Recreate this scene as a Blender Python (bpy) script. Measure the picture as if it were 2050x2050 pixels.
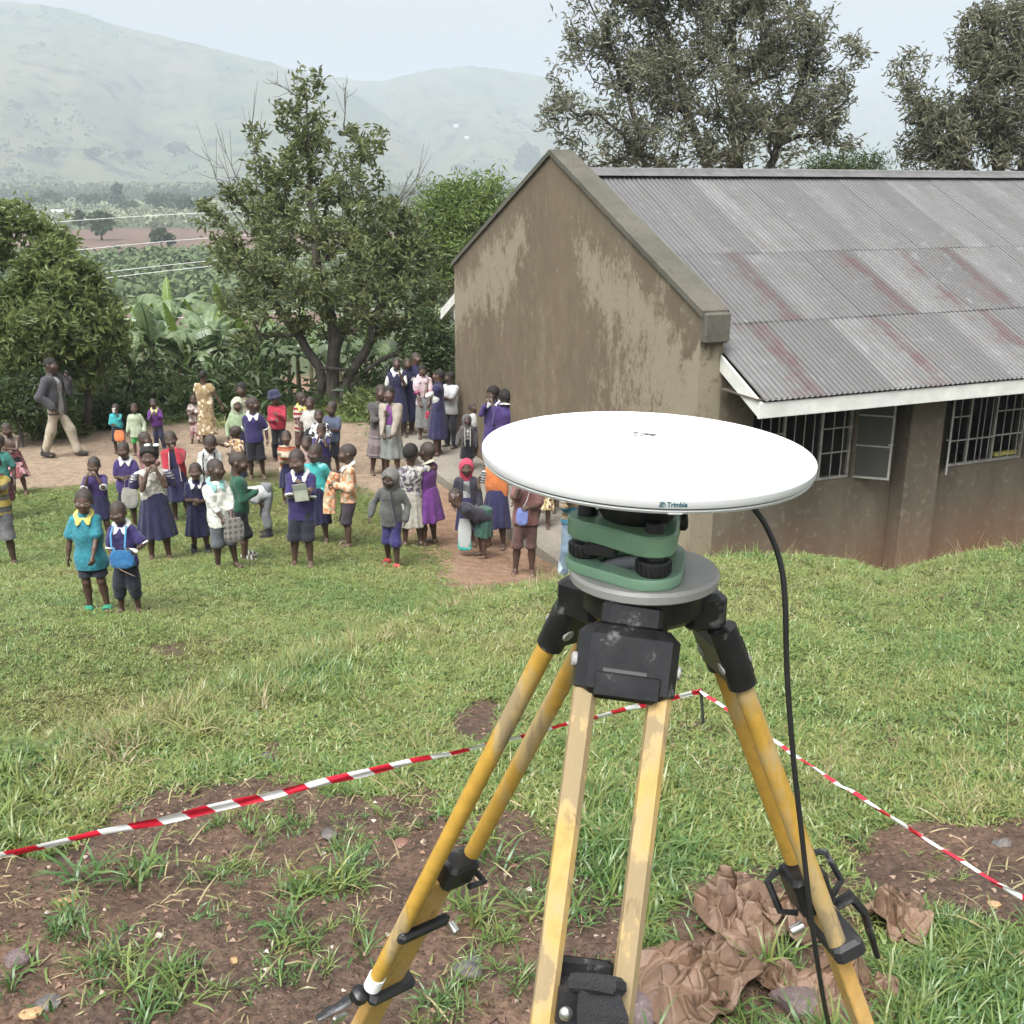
import bpy, bmesh, math, random
import numpy as np
from mathutils import Vector, Matrix

# ------------------------------------------------------------------ clear
for o in list(bpy.data.objects): bpy.data.objects.remove(o)
S = bpy.context.scene
COL = S.collection
rng = np.random.default_rng(7)
random.seed(7)
R = math.radians

# ------------------------------------------------------------------ camera
CAMZ = 1.60
PITCH, ROLL, FPX = R(17.12), R(0.17), 2140.0      # focal length in pixels of the 2050 px picture
cam_d = bpy.data.cameras.new('camera'); cam = bpy.data.objects.new('camera', cam_d); COL.objects.link(cam)
cam_d.sensor_fit = 'HORIZONTAL'; cam_d.sensor_width = 36.0; cam_d.lens = 36.0 * FPX / 2050.0
cam_d.clip_start = 0.05; cam_d.clip_end = 30000
cam.matrix_world = Matrix.Translation((0, 0, CAMZ)) @ Matrix.Rotation(R(90) - PITCH, 4, 'X') @ Matrix.Rotation(ROLL, 4, 'Z')
S.camera = cam

# ------------------------------------------------------------------ overcast sky, weak wide sun, exposure
HAZE_D = .00050
SUN_EL, SUN_ROT = R(58), R(205)
world = bpy.data.worlds.new('World'); S.world = world; world.use_nodes = True
wn, wl = world.node_tree.nodes, world.node_tree.links
wn.clear()
w_out = wn.new('ShaderNodeOutputWorld'); w_bg = wn.new('ShaderNodeBackground')
w_sky = wn.new('ShaderNodeTexSky'); w_sky.sky_type = 'NISHITA'; w_sky.sun_disc = False
w_sky.sun_elevation = SUN_EL; w_sky.sun_rotation = SUN_ROT
w_sky.air_density = 1.6; w_sky.dust_density = 10.0; w_sky.ozone_density = 1.0
w_hsv = wn.new('ShaderNodeHueSaturation'); w_hsv.inputs['Saturation'].default_value = 0.0   # cloud-grey sky
w_bg.inputs['Strength'].default_value = 0.15
wl.new(w_sky.outputs['Color'], w_hsv.inputs['Color']); wl.new(w_hsv.outputs['Color'], w_bg.inputs['Color'])
wl.new(w_bg.outputs['Background'], w_out.inputs['Surface'])
sun_d = bpy.data.lights.new('sun', 'SUN'); sun = bpy.data.objects.new('sun', sun_d); COL.objects.link(sun)
sun_d.energy = 1.2; sun_d.angle = R(28); sun_d.color = (1.0, 0.965, 0.91)
_sd = Vector((math.sin(SUN_ROT) * math.cos(SUN_EL), math.cos(SUN_ROT) * math.cos(SUN_EL), math.sin(SUN_EL)))
sun.rotation_euler = _sd.to_track_quat('Z', 'Y').to_euler(); sun.location = (0, -10, 30)
S.view_settings.view_transform = 'Standard'; S.view_settings.look = 'None'
S.view_settings.exposure = 1.24; S.view_settings.gamma = 1.0; S.view_settings.use_curve_mapping = False
try:
    S.cycles.use_denoising = True
    S.cycles.max_bounces = 8; S.cycles.diffuse_bounces = 3; S.cycles.glossy_bounces = 3
    S.cycles.transmission_bounces = 4; S.cycles.transparent_max_bounces = 8; S.cycles.volume_bounces = 1
except Exception: pass

# ------------------------------------------------------------------ small helpers
def tag(o, label=None, cat=None, group=None, kind=None):
    if label: o['label'] = label
    if cat: o['category'] = cat
    if group: o['group'] = group
    if kind: o['kind'] = kind
    return o

def link(name, me, mat=None, parent=None):
    o = bpy.data.objects.new(name, me); COL.objects.link(o)
    if mat is not None and me is not None and len(me.materials) == 0:
        for m in (mat if isinstance(mat, (list, tuple)) else [mat]): me.materials.append(m)
    if parent is not None: o.parent = parent
    return o

def empty(name, loc=(0, 0, 0), rz=0.0):
    o = bpy.data.objects.new(name, None); COL.objects.link(o)
    o.location = loc; o.rotation_euler = (0, 0, rz); o.empty_display_size = 0.1
    return o

def npmesh(name, V, F, smooth=True, midx=None):
    """V (n,3); F is an (m,k) int array or a list of such arrays (all same k inside one array)."""
    V = np.asarray(V, np.float32)
    Fs = [np.asarray(a, np.int32) for a in (F if isinstance(F, list) else [F]) if len(a)]
    me = bpy.data.meshes.new(name)
    nl = sum(a.size for a in Fs); nf = sum(len(a) for a in Fs)
    me.vertices.add(len(V)); me.vertices.foreach_set('co', V.ravel())
    me.loops.add(nl); me.loops.foreach_set('vertex_index', np.concatenate([a.ravel() for a in Fs]))
    tot = np.concatenate([np.full(len(a), a.shape[1], np.int32) for a in Fs])
    st = np.concatenate([[0], np.cumsum(tot)[:-1]]).astype(np.int32)
    me.polygons.add(nf); me.polygons.foreach_set('loop_start', st)
    try: me.polygons.foreach_set('loop_total', tot)
    except Exception: pass
    me.polygons.foreach_set('use_smooth', np.full(nf, bool(smooth)))
    if midx is not None: me.polygons.foreach_set('material_index', np.asarray(midx, np.int32))
    me.update(calc_edges=True)
    return me

def vattr(me, name, arr):
    arr = np.asarray(arr, np.float32)
    if arr.ndim == 1:
        a = me.attributes.new(name, 'FLOAT', 'POINT'); a.data.foreach_set('value', arr)
    else:
        if arr.shape[1] == 3: arr = np.concatenate([arr, np.ones((len(arr), 1), np.float32)], 1)
        a = me.attributes.new(name, 'FLOAT_COLOR', 'POINT'); a.data.foreach_set('color', arr.ravel())

class MB:
    """collects simple solids into one mesh"""
    def __init__(s): s.V = []; s.F = {}; s.n = 0
    def add(s, V, F):
        V = np.asarray(V, float)
        if isinstance(F, list) and F and isinstance(F[0], (list, tuple)): F = np.array(F)
        for a in (F if isinstance(F, list) else [F]):
            a = np.asarray(a, int)
            if len(a): s.F.setdefault(a.shape[1], []).append(a + s.n)
        s.V.append(V); s.n += len(V); return s
    def box(s, c, d, M=None, bev=0.0):
        """box centre c, full sizes d, optional 3x3 frame (columns = axes), chamfered long edges"""
        hx, hy, hz = [q / 2 for q in d]; M = np.eye(3) if M is None else np.asarray(M)
        if bev <= 0:
            P = np.array([[x, y, z] for x in (-hx, hx) for y in (-hy, hy) for z in (-hz, hz)])
            F = [[0, 1, 3, 2], [4, 6, 7, 5], [0, 4, 5, 1], [2, 3, 7, 6], [0, 2, 6, 4], [1, 5, 7, 3]]
            return s.add(P @ M.T + np.asarray(c), F)
        b = min(bev, hx * .9, hy * .9, hz * .9)
        def oct_(z, ins):
            X, Y = hx - ins, hy - ins
            return [[X, -Y + b, z], [X, Y - b, z], [X - b, Y, z], [-X + b, Y, z], [-X, Y - b, z], [-X, -Y + b, z], [-X + b, -Y, z], [X - b, -Y, z]]
        P = np.array(oct_(-hz, b) + oct_(-hz + b, 0) + oct_(hz - b, 0) + oct_(hz, b)); F = []
        for k in range(3):
            for i in range(8):
                j = (i + 1) % 8; F.append([k * 8 + i, k * 8 + j, k * 8 + 8 + j, k * 8 + 8 + i])
        s.add(P @ M.T + np.asarray(c), np.array(F))
        s.F.setdefault(8, []).append(np.array([list(range(7, -1, -1)), list(range(24, 32))]) + s.n - 32)
        return s
    def tube(s, pts, rad, n=10, cap=True, flat=1.0):
        pts = np.asarray(pts, float); m = len(pts)
        rad = np.full(m, rad, float) if np.isscalar(rad) else np.asarray(rad, float)
        T = np.gradient(pts, axis=0); T /= np.linalg.norm(T, axis=1)[:, None] + 1e-12
        ref = np.array([0, 0, 1.0]) if abs(T[0, 2]) < .9 else np.array([1.0, 0, 0])
        u = np.cross(ref, T[0]); u /= np.linalg.norm(u); V = []
        for i in range(m):
            u = u - T[i] * (u @ T[i]); u /= np.linalg.norm(u) + 1e-12; w = np.cross(T[i], u)
            a = np.arange(n) * 2 * np.pi / n
            V.append(pts[i] + rad[i] * (np.cos(a)[:, None] * u + flat * np.sin(a)[:, None] * w))
        V = np.concatenate(V); i = np.arange(m - 1)[:, None] * n; j = np.arange(n)[None]; k = (j + 1) % n
        F = np.stack([i + j, i + k, i + n + k, i + n + j], -1).reshape(-1, 4)
        s.add(V, F)
        if cap:
            b = s.n - m * n
            s.F.setdefault(n, []).append(np.array([list(range(n - 1, -1, -1)), list(range((m - 1) * n, m * n))]) + b)
        return s
    def lathe(s, prof, n=32, c=(0, 0, 0), M=None, cap=True):
        prof = np.asarray(prof, float); a = np.arange(n) * 2 * np.pi / n; m = len(prof)
        V = np.concatenate([np.stack([r * np.cos(a), r * np.sin(a), np.full(n, z)], 1) for r, z in prof])
        if M is not None: V = V @ np.asarray(M).T
        i = np.arange(m - 1)[:, None] * n; j = np.arange(n)[None]; k = (j + 1) % n
        F = np.stack([i + j, i + k, i + n + k, i + n + j], -1).reshape(-1, 4)
        s.add(V + np.asarray(c), F)
        if cap:
            b = s.n - m * n
            s.F.setdefault(n, []).append(np.array([list(range(n - 1, -1, -1)), list(range((m - 1) * n, m * n))]) + b)
        return s
    def prism(s, poly, z0, z1, M=None, c=(0, 0, 0), bev=0.0):
        """extrude a 2D polygon (ccw) from z0 to z1"""
        poly = np.asarray(poly, float); n = len(poly); M = np.eye(3) if M is None else np.asarray(M)
        cen = poly.mean(0); L = [(z0, 0), (z1, 0)] if bev <= 0 else [(z0, bev), (z0 + bev, 0), (z1 - bev, 0), (z1, bev)]
        V = []
        for z, ins in L:
            d = poly - cen; q = cen + d * (1 - ins / np.maximum(np.linalg.norm(d, axis=1), 1e-6))[:, None]
            V.append(np.c_[q, np.full(n, z)])
        V = np.concatenate(V); m = len(L); i = np.arange(m - 1)[:, None] * n; j = np.arange(n)[None]; k = (j + 1) % n
        F = np.stack([i + j, i + k, i + n + k, i + n + j], -1).reshape(-1, 4)
        s.add(V @ M.T + np.asarray(c), F); b = s.n - m * n
        s.F.setdefault(n, []).append(np.array([list(range(n - 1, -1, -1)), list(range((m - 1) * n, m * n))]) + b)
        return s
    def mesh(s, name, smooth=False):
        return npmesh(name, np.concatenate(s.V), [np.concatenate(v) for v in s.F.values()], smooth)
    def build(s, name, mat, parent=None, smooth=False):
        me = s.mesh(name, smooth)
        if smooth:
            try: me.set_sharp_from_angle(angle=R(40))
            except Exception: pass
        return link(name, me, mat, parent)

def vnoise(P, seed=0, octv=1):
    """cheap smooth value noise in numpy, P (...,2 or 3) -> about -1..1"""
    P = np.asarray(P, float); out = 0; amp = 1.0; tot = 0
    for o in range(octv):
        Q = P * (2 ** o); I = np.floor(Q).astype(np.int64); f = Q - I; f = f * f * (3 - 2 * f)
        d = P.shape[-1]; val = 0
        for c in range(2 ** d):
            w = 1.0; h = np.full(P.shape[:-1], seed * 1013 + o * 77, np.int64)
            for k in range(d):
                b = (c >> k) & 1; h = h * 374761393 + (I[..., k] + b) * (668265263 + 2 * k * 40503)
                h = (h ^ (h >> 13)) * 1274126177; h &= 0x7fffffff
                w = w * (f[..., k] if b else 1 - f[..., k])
            val = val + w * ((h % 65536) / 32767.5 - 1)
        out = out + amp * val; tot += amp; amp *= .5
    return out / tot

def sstep(a, b, x):
    t = np.clip((x - a) / (b - a), 0, 1); return t * t * (3 - 2 * t)

# ------------------------------------------------------------------ materials
def mat_new(name):
    m = bpy.data.materials.new(name); m.use_nodes = True
    return m, m.node_tree.nodes, m.node_tree.links, m.node_tree.nodes['Principled BSDF']

def nd(N, t, **kw):
    n = N.new(t)
    for k, v in kw.items():
        if k in n.inputs.keys() if isinstance(k, str) else False: n.inputs[k].default_value = v
        else: setattr(n, k, v)
    return n

def ramp(N, stops, interp='LINEAR'):
    r = N.new('ShaderNodeValToRGB'); r.color_ramp.interpolation = interp; e = r.color_ramp.elements
    while len(e) < len(stops): e.new(0.5)
    for q, (p, c) in zip(e, stops):
        q.position = p; q.color = (*c, 1) if len(c) == 3 else c
    return r

def mixc(N, L, fac, a, b, bt='MIX'):
    m = N.new('ShaderNodeMix'); m.data_type = 'RGBA'; m.blend_type = bt
    for sock, v in ((0, fac), (6, a), (7, b)):
        if hasattr(v, 'is_linked'): L.new(v, m.inputs[sock])
        elif sock == 0: m.inputs[0].default_value = v
        else: m.inputs[sock].default_value = (*v, 1) if len(v) == 3 else v
    return m.outputs[2]

def noise(N, L, vec, scale, detail=3, rough=.55, out='Fac'):
    n = N.new('ShaderNodeTexNoise'); n.inputs['Scale'].default_value = scale
    n.inputs['Detail'].default_value = detail; n.inputs['Roughness'].default_value = rough
    if vec is not None: L.new(vec, n.inputs['Vector'])
    return n.outputs[out]

def mapr(N, L, v, a, b, c=0.0, d=1.0):
    m = N.new('ShaderNodeMapRange'); L.new(v, m.inputs[0])
    for i, q in zip((1, 2, 3, 4), (a, b, c, d)): m.inputs[i].default_value = q
    return m.outputs[0]

def math_(N, L, op, a, b=None):
    m = N.new('ShaderNodeMath'); m.operation = op
    for i, v in enumerate((a, b)):
        if v is None: continue
        if hasattr(v, 'is_linked'): L.new(v, m.inputs[i])
        else: m.inputs[i].default_value = v
    return m.outputs[0]

def objco(N, L, scale=(1, 1, 1)):
    t = N.new('ShaderNodeTexCoord'); m = N.new('ShaderNodeMapping'); m.inputs['Scale'].default_value = scale
    L.new(t.outputs['Object'], m.inputs['Vector']); return m.outputs['Vector']

def bump(N, L, B, h, strength=.3, dist=.01):
    b = N.new('ShaderNodeBump'); b.inputs['Strength'].default_value = strength; b.inputs['Distance'].default_value = dist
    L.new(h, b.inputs['Height']); L.new(b.outputs['Normal'], B.inputs['Normal'])

def m_plain(name, col, rough=.6, var=.25, scale=8, metal=0.0, bmp=.0, bscale=60, spec=.5):
    """base colour with irregular tone variation and fine relief"""
    m, N, L, B = mat_new(name); v = objco(N, L)
    f = noise(N, L, v, scale, 4)
    lo = tuple(c * (1 - var) for c in col); hi = tuple(min(1, c * (1 + var)) for c in col)
    L.new(mixc(N, L, mapr(N, L, f, .3, .7), lo, hi), B.inputs['Base Color'])
    B.inputs['Roughness'].default_value = rough; B.inputs['Metallic'].default_value = metal
    B.inputs['Specular IOR Level'].default_value = spec
    if bmp: bump(N, L, B, noise(N, L, v, bscale, 3), bmp, .01)
    return m

# ------------------------------------------------------------------ pixel helpers: where a pixel's ray meets a distance or the ground
_cp, _sp, _cr, _sr = math.cos(PITCH), math.sin(PITCH), math.cos(ROLL), math.sin(ROLL)
def ray(px, py):
    x, y = px - 1025.0, py - 1025.0
    x, y = x * _cr + y * _sr, -x * _sr + y * _cr
    a, b = x / FPX, -y / FPX
    d = np.array([a, _cp + b * _sp, -_sp + b * _cp]); return d / d[1]
def at(px, py, y):
    d = ray(px, py) * y; return np.array([d[0], d[1], d[2] + CAMZ])
# ------------------------------------------------------------------ terrain height
_A = np.array([-3., -1.2, -.5, -.36, -.21, -.07, .045, .11, .20, .287, .335, .377, .42, .46, .52, .8, 3.])
_T = np.array([.56, .56, .56, .525, .462, .405, .378, .366, .354, .350, .357, .373, .357, .348, .343, .34, .34])   # slope of the sight line over the brow
_D = np.array([3.0, 3.0, 3.4, 3.8, 5.0, 6.3, 7.0, 7.3, 7.6, 8.0, 8.0, 8.0, 8.0, 8.0, 8.0, 8.0, 8.0])              # distance of the brow
_LD = np.array([0., 7.5, 8.5, 10.3, 12., 14., 17., 20., 24., 27., 32., 60., 110., 232., 700., 1300., 2200., 9000.])
_LZ = np.array([-2.6, -3.25, -3.5, -3.86, -4.22, -4.45, -4.64, -4.78, -4.9, -5.6, -6.7, -10., -13.5, -15.2, -15.5, -15., -14., -14.])
def height(x, y, rough=True):
    x = np.asarray(x, float); y = np.asarray(y, float)
    ys = np.maximum(y, .6); a = x / ys
    d = np.maximum(y, -50.)
    rr = np.sqrt(x * x + y * y)
    dd = np.where(rr > 26, np.maximum(d, rr * .9), d)                     # the far valley opens all round
    low = np.interp(dd, _LD, _LZ)
    lat = -.09 * np.clip(x + 3, 0, 4.2) * (1 - .85 * sstep(13, 18, y)) * (1 - sstep(24, 40, rr))
    low = low + lat
    bd = np.interp(a, _A, _D); bt = np.interp(a, _A, _T); bz = -bt * bd
    k = (bz + CAMZ) / (bd - 2.0)
    up = np.where(y > 2.0, -CAMZ + k * (y - 2.0), -CAMZ - .02 * (2.0 - y))
    up = up + .02 * (1 - np.exp(-np.maximum(0, 2 - y)))
    w = sstep(0.0, np.interp(a, _A, np.linspace(2.3, 2.9, len(_A))), y - bd + .25)
    z = up * (1 - w) + low * w
    back = sstep(3, 30, -y)                                              # behind the photographer the slope goes on rising gently
    z = z * (1 - back) + back * (-1.2 + .02 * np.minimum(-y, 60)) * (rr < 9000)
    if rough:
        P = np.stack([x, y], -1); near = 1 - sstep(9, 16, rr)
        z = z + .018 * vnoise(P * 1.6, 3, 2) * (1 - sstep(18, 30, rr)) + .010 * vnoise(P * 6, 5, 2) * near
        if np.ndim(z): 
            sel = rr < 6
            if sel.any():
                s_ = soil_f(x[sel], y[sel]); Q = P[sel]
                z[sel] += (.016 * vnoise(Q * 13, 6, 3) + .009 * vnoise(Q * 40, 8, 1)) * (.2 + .8 * s_)
        z = z + (1.5 * vnoise(P / 60, 11, 2)) * sstep(120, 300, rr) + .25 * vnoise(P / 7, 12, 2) * sstep(26, 40, rr)
    return z + CAMZ

def hit(px, py):
    """where the ray of a picture pixel meets the ground"""
    r = ray(px, py); ys = np.geomspace(.6, 4000, 4000)
    z = r[2] * ys + CAMZ - height(r[0] * ys, ys, False)
    i = int(np.argmax(z < 0)) if (z < 0).any() else int(np.searchsorted(ys, 40)); y0, y1 = ys[i - 1], ys[i]; t = z[i - 1] / (z[i - 1] - z[i] + 1e-12); y = y0 + (y1 - y0) * t
    return np.array([r[0] * y, y, r[2] * y + CAMZ])

def inpoly(x, y, poly, soft=.15, wob=0.0, seed=1):
    """soft inside mask of a ground polygon with an irregular edge"""
    poly = np.asarray(poly, float)[:, :2]; x = np.asarray(x); y = np.asarray(y)
    lo = poly.min(0) - soft * 3 - wob * 2; hi = poly.max(0) + soft * 3 + wob * 2
    out = np.zeros(x.shape); sel = (x > lo[0]) & (x < hi[0]) & (y > lo[1]) & (y < hi[1])
    if not sel.any(): return out
    X = x[sel]; Y = y[sel]; n = len(poly); ins = np.zeros(X.shape, bool); dm = np.full(X.shape, 1e9)
    for i in range(n):
        ax, ay = poly[i]; bx, by = poly[(i + 1) % n]
        c = ((ay > Y) != (by > Y)) & (X < (bx - ax) * (Y - ay) / (by - ay + 1e-12) + ax); ins ^= c
        ex, ey = bx - ax, by - ay; t = np.clip(((X - ax) * ex + (Y - ay) * ey) / (ex * ex + ey * ey + 1e-12), 0, 1)
        dm = np.minimum(dm, np.hypot(X - ax - t * ex, Y - ay - t * ey))
    sd = np.where(ins, dm, -dm)
    if wob: sd = sd + wob * vnoise(np.stack([X, Y], -1) / max(wob * 2.2, .05), seed, 3)
    out[sel] = sstep(-soft, soft, sd); return out

def pxpoly(pts): return np.array([hit(*p) for p in pts])[:, :2]

_soil_polys = []
def soil_f(x, y):
    """bare wet soil of the upper bank (0..1)"""
    m = np.zeros(np.shape(x))
    for p, soft, wob, sd, w in _soil_polys: m = np.maximum(m, w * inpoly(x, y, p, soft, wob, sd))
    return m
_sp_px = [
    ([(-300, 1760), (60, 1700), (180, 1640), (300, 1590), (420, 1560), (560, 1540), (640, 1590), (800, 1580), (900, 1640), (1000, 1620), (1080, 1660), (1200, 1720),
      (1290, 1800), (1330, 1900), (1300, 2050), (1260, 2300), (-300, 2300)], .05, .10, 1, 1.0),
    ([(905, 1430), (960, 1400), (1010, 1400), (1020, 1440), (980, 1490), (915, 1490)], .03, .03, 2, 1.0),
    ([(790, 1590), (850, 1570), (900, 1600), (860, 1640), (790, 1640)], .03, .03, 3, .9),
    ([(510, 1500), (560, 1490), (570, 1530), (520, 1535)], .03, .02, 4, .9),
    ([(1680, 1690), (1760, 1660), (1880, 1650), (2060, 1640), (2300, 1700), (2300, 1880), (2060, 1870), (1960, 1840), (1820, 1830), (1720, 1780)], .04, .06, 5, 1.0),
    ([(1330, 1780), (1450, 1740), (1560, 1730), (1700, 1760), (1760, 1900), (1640, 2050), (1500, 2100), (1300, 2150)], .05, .07, 6, .95),
    ([(1330, 1440), (1440, 1430), (1470, 1500), (1400, 1540), (1330, 1510)], .03, .06, 7, .55),
    ([(1770, 1480), (1810, 1470), (1820, 1530), (1775, 1540)], .03, .03, 8, .7),
    ([(0, 1530), (60, 1500), (140, 1540), (160, 1600), (60, 1650), (-60, 1660)], .04, .05, 9, .55),
    ([(300, 1295), (345, 1285), (370, 1305), (330, 1325)], .05, .05, 10, .8),
]
SACKS = [pxpoly(q) for q in ([(1268, 1960), (1330, 1915), (1420, 1905), (1500, 1930), (1525, 1980), (1480, 2010), (1440, 2060), (1330, 2090), (1290, 2040)], [(1400, 1860), (1450, 1800), (1530, 1790), (1560, 1840), (1550, 1900), (1530, 1950), (1480, 1930), (1430, 1890)], [(1568, 1800), (1610, 1780), (1635, 1830), (1630, 1900), (1585, 1915), (1565, 1860)], [(1745, 1820), (1800, 1815), (1850, 1850), (1845, 1900), (1790, 1890), (1740, 1860)], [(1510, 1940), (1560, 1950), (1640, 1985), (1610, 2000), (1540, 1995), (1505, 1975)], [(1620, 1960), (1680, 1930), (1760, 1960), (1790, 2020), (1740, 2090), (1640, 2090)])]
_soil_polys = [(pxpoly(p), s, w, sd, k) for p, s, w, sd, k in _sp_px]
# trodden bare earth of the lower yard (pale) and the reddish dirt beside the building
EARTH = pxpoly([(-700, 1010), (-200, 1000), (40, 985), (160, 970), (320, 955), (500, 945), (640, 950), (720, 965), (770, 1010), (800, 1060), (850, 1120), (930, 1180),
                (1000, 1165), (1080, 1160), (1150, 1150), (1180, 1100), (1000, 980), (905, 905), (900, 850), (700, 842), (500, 838), (300, 850), (100, 865), (-200, 880), (-700, 900)])
REDD = pxpoly([(800, 1060), (850, 1130), (880, 1205), (960, 1195), (1060, 1170), (1150, 1155), (1180, 1100), (1000, 980), (905, 920), (860, 950), (820, 1000)])
BROWNF = [(-150, 100), (60, 95), (62, 108), (-150, 112)]

# ------------------------------------------------------------------ ground: one polar sheet out to the horizon
def ground_cols(x, y):
    rr = np.hypot(x, y); P = np.stack([x, y], -1)
    n1 = vnoise(P * .9, 21, 3); n2 = vnoise(P * 4, 22, 3); n3 = vnoise(P / 25, 23, 3)
    C = np.zeros(x.shape + (3,))
    lawn = np.array([.042, .058, .018]); lawn2 = np.array([.088, .074, .030])
    t = (n1 * .5 + .5)[..., None]; C[:] = lawn * (1 - t) + lawn2 * t
    soil = np.array([.058, .039, .029]); soil2 = np.array([.115, .070, .048])
    s = soil_f(x, y); ts = np.clip(n2 * .6 + .5, 0, 1)[..., None]
    C = C * (1 - s[..., None]) + (soil * (1 - ts) + soil2 * ts) * s[..., None]
    e = inpoly(x, y, EARTH, .35, .5, 31); te = np.clip(n2 * .5 + n1 * .3 + .5, 0, 1)[..., None]
    C = C * (1 - e[..., None]) + (np.array([.205, .155, .115]) * (1 - te) + np.array([.285, .225, .17]) * te) * e[..., None]
    q = inpoly(x, y, REDD, .3, .45, 32) * .8
    C = C * (1 - q[..., None]) + (np.array([.16, .09, .055]) * (1 - te) + np.array([.24, .15, .10]) * te) * q[..., None]
    # beyond the yard: scrub and reddish clay between the bananas, then valley fields
    f = sstep(22.5, 26, rr) * (y > 0)
    scr = np.array([.055, .075, .030]); clay = np.array([.21, .13, .085]); tc = sstep(.1, .5, n3 + .4 * vnoise(P / 4, 25, 2))[..., None]
    Cf = scr * (1 - tc) + clay * tc
    d = y + .18 * x + 9 * vnoise(P / 40, 26, 2)
    def band(a, b, s=6): return (sstep(a - s, a + s, d) * (1 - sstep(b - s, b + s, d)))[..., None]
    gr = np.array([.075, .115, .045]); br = np.array([.125, .085, .068]); pale = np.array([.19, .21, .095]); dk = np.array([.04, .062, .03])
    tn = (vnoise(P / 6, 27, 3) * .5 + .5)[..., None]
    Cf = Cf * (1 - band(75, 5000)) + (gr * (.7 + .5 * tn)) * band(75, 5000)
    Cf = Cf * (1 - band(88, 122, 3)) + (br * (.85 + .3 * tn)) * band(88, 122, 3)
    Cf = Cf * (1 - band(222, 340, 6)) + (br * (.8 + .4 * tn)) * band(222, 340, 6)
    Cf = Cf * (1 - band(340, 640, 8)) + (dk * (.9 + .7 * tn)) * band(340, 640, 8)
    Cf = Cf * (1 - band(760, 1150, 20)) + (pale * (.85 + .3 * tn)) * band(760, 1150, 20)
    C = C * (1 - f[..., None]) + Cf * f[..., None]
    L = 1 - np.maximum(np.maximum(s, e), q); L = L * (1 - f) * (rr > .2)
    return C, L, s, e

def make_ground():
    th = np.concatenate([np.radians(np.arange(-33, 33.01, .25)), np.radians(np.linspace(33, 327, 62)[1:-1])])
    rr = [.15]
    while rr[-1] < 30: rr.append(rr[-1] * 1.0135 if rr[-1] > 1.2 else rr[-1] * 1.12)
    while rr[-1] < 5200: rr.append(rr[-1] * 1.034)
    rr = np.array(rr); T, Q = np.meshgrid(th, rr)
    X = Q * np.sin(T); Y = Q * np.cos(T); Z = height(X.ravel(), Y.ravel()).reshape(X.shape)
    n = len(th); m = len(rr); V = np.stack([X, Y, Z], -1).reshape(-1, 3)
    i = np.arange(m - 1)[:, None] * n; j = np.arange(n)[None]; k = (j + 1) % n
    F = np.stack([i + j, i + n + j, i + n + k, i + k], -1).reshape(-1, 4)
    F = F[:, ::-1]
    me = npmesh('ground', V, [F, np.array([list(range(n))])], True)
    C, L, s, e = ground_cols(V[:, 0], V[:, 1])
    vattr(me, 'tint', C); vattr(me, 'soil', s); vattr(me, 'lawn', L)
    m_, N, Lk, B = mat_new('earth_and_turf')
    a = N.new('ShaderNodeAttribute'); a.attribute_name = 'tint'; sa = N.new('ShaderNodeAttribute'); sa.attribute_name = 'soil'
    v = objco(N, Lk)
    fine = noise(N, Lk, v, 55, 4); mid = noise(N, Lk, v, 9, 3)
    g = mixc(N, Lk, mapr(N, Lk, fine, .3, .75), (.45, .42, .4), (1.5, 1.48, 1.42))
    c = mixc(N, Lk, 1.0, a.outputs['Color'], g, 'MULTIPLY')
    g2 = mixc(N, Lk, mapr(N, Lk, mid, .35, .65), (.8, .78, .78), (1.2, 1.2, 1.15))
    c = mixc(N, Lk, 1.0, c, g2, 'MULTIPLY')
    vo = N.new('ShaderNodeTexVoronoi'); vo.inputs['Scale'].default_value = 70; Lk.new(v, vo.inputs['Vector'])
    grit = math_(N, Lk, 'MULTIPLY', mapr(N, Lk, vo.outputs['Distance'], .02, .25, 1, 0), sa.outputs['Fac'])
    gc = mixc(N, Lk, noise(N, Lk, v, 20, 2), (.10, .05, .035), (.30, .20, .13))
    c = mixc(N, Lk, math_(N, Lk, 'MULTIPLY', grit, .55), c, gc)
    Lk.new(c, B.inputs['Base Color'])
    Lk.new(mapr(N, Lk, sa.outputs['Fac'], 0, 1, .9, .62), B.inputs['Roughness'])
    B.inputs['Specular IOR Level'].default_value = .35
    h = math_(N, Lk, 'ADD', fine, math_(N, Lk, 'MULTIPLY', grit, 1.2)); bump(N, Lk, B, h, .8, .016)
    tag(link('ground', me, m_), 'grassy school yard slope and valley floor', kind='structure')
make_ground()

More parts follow.
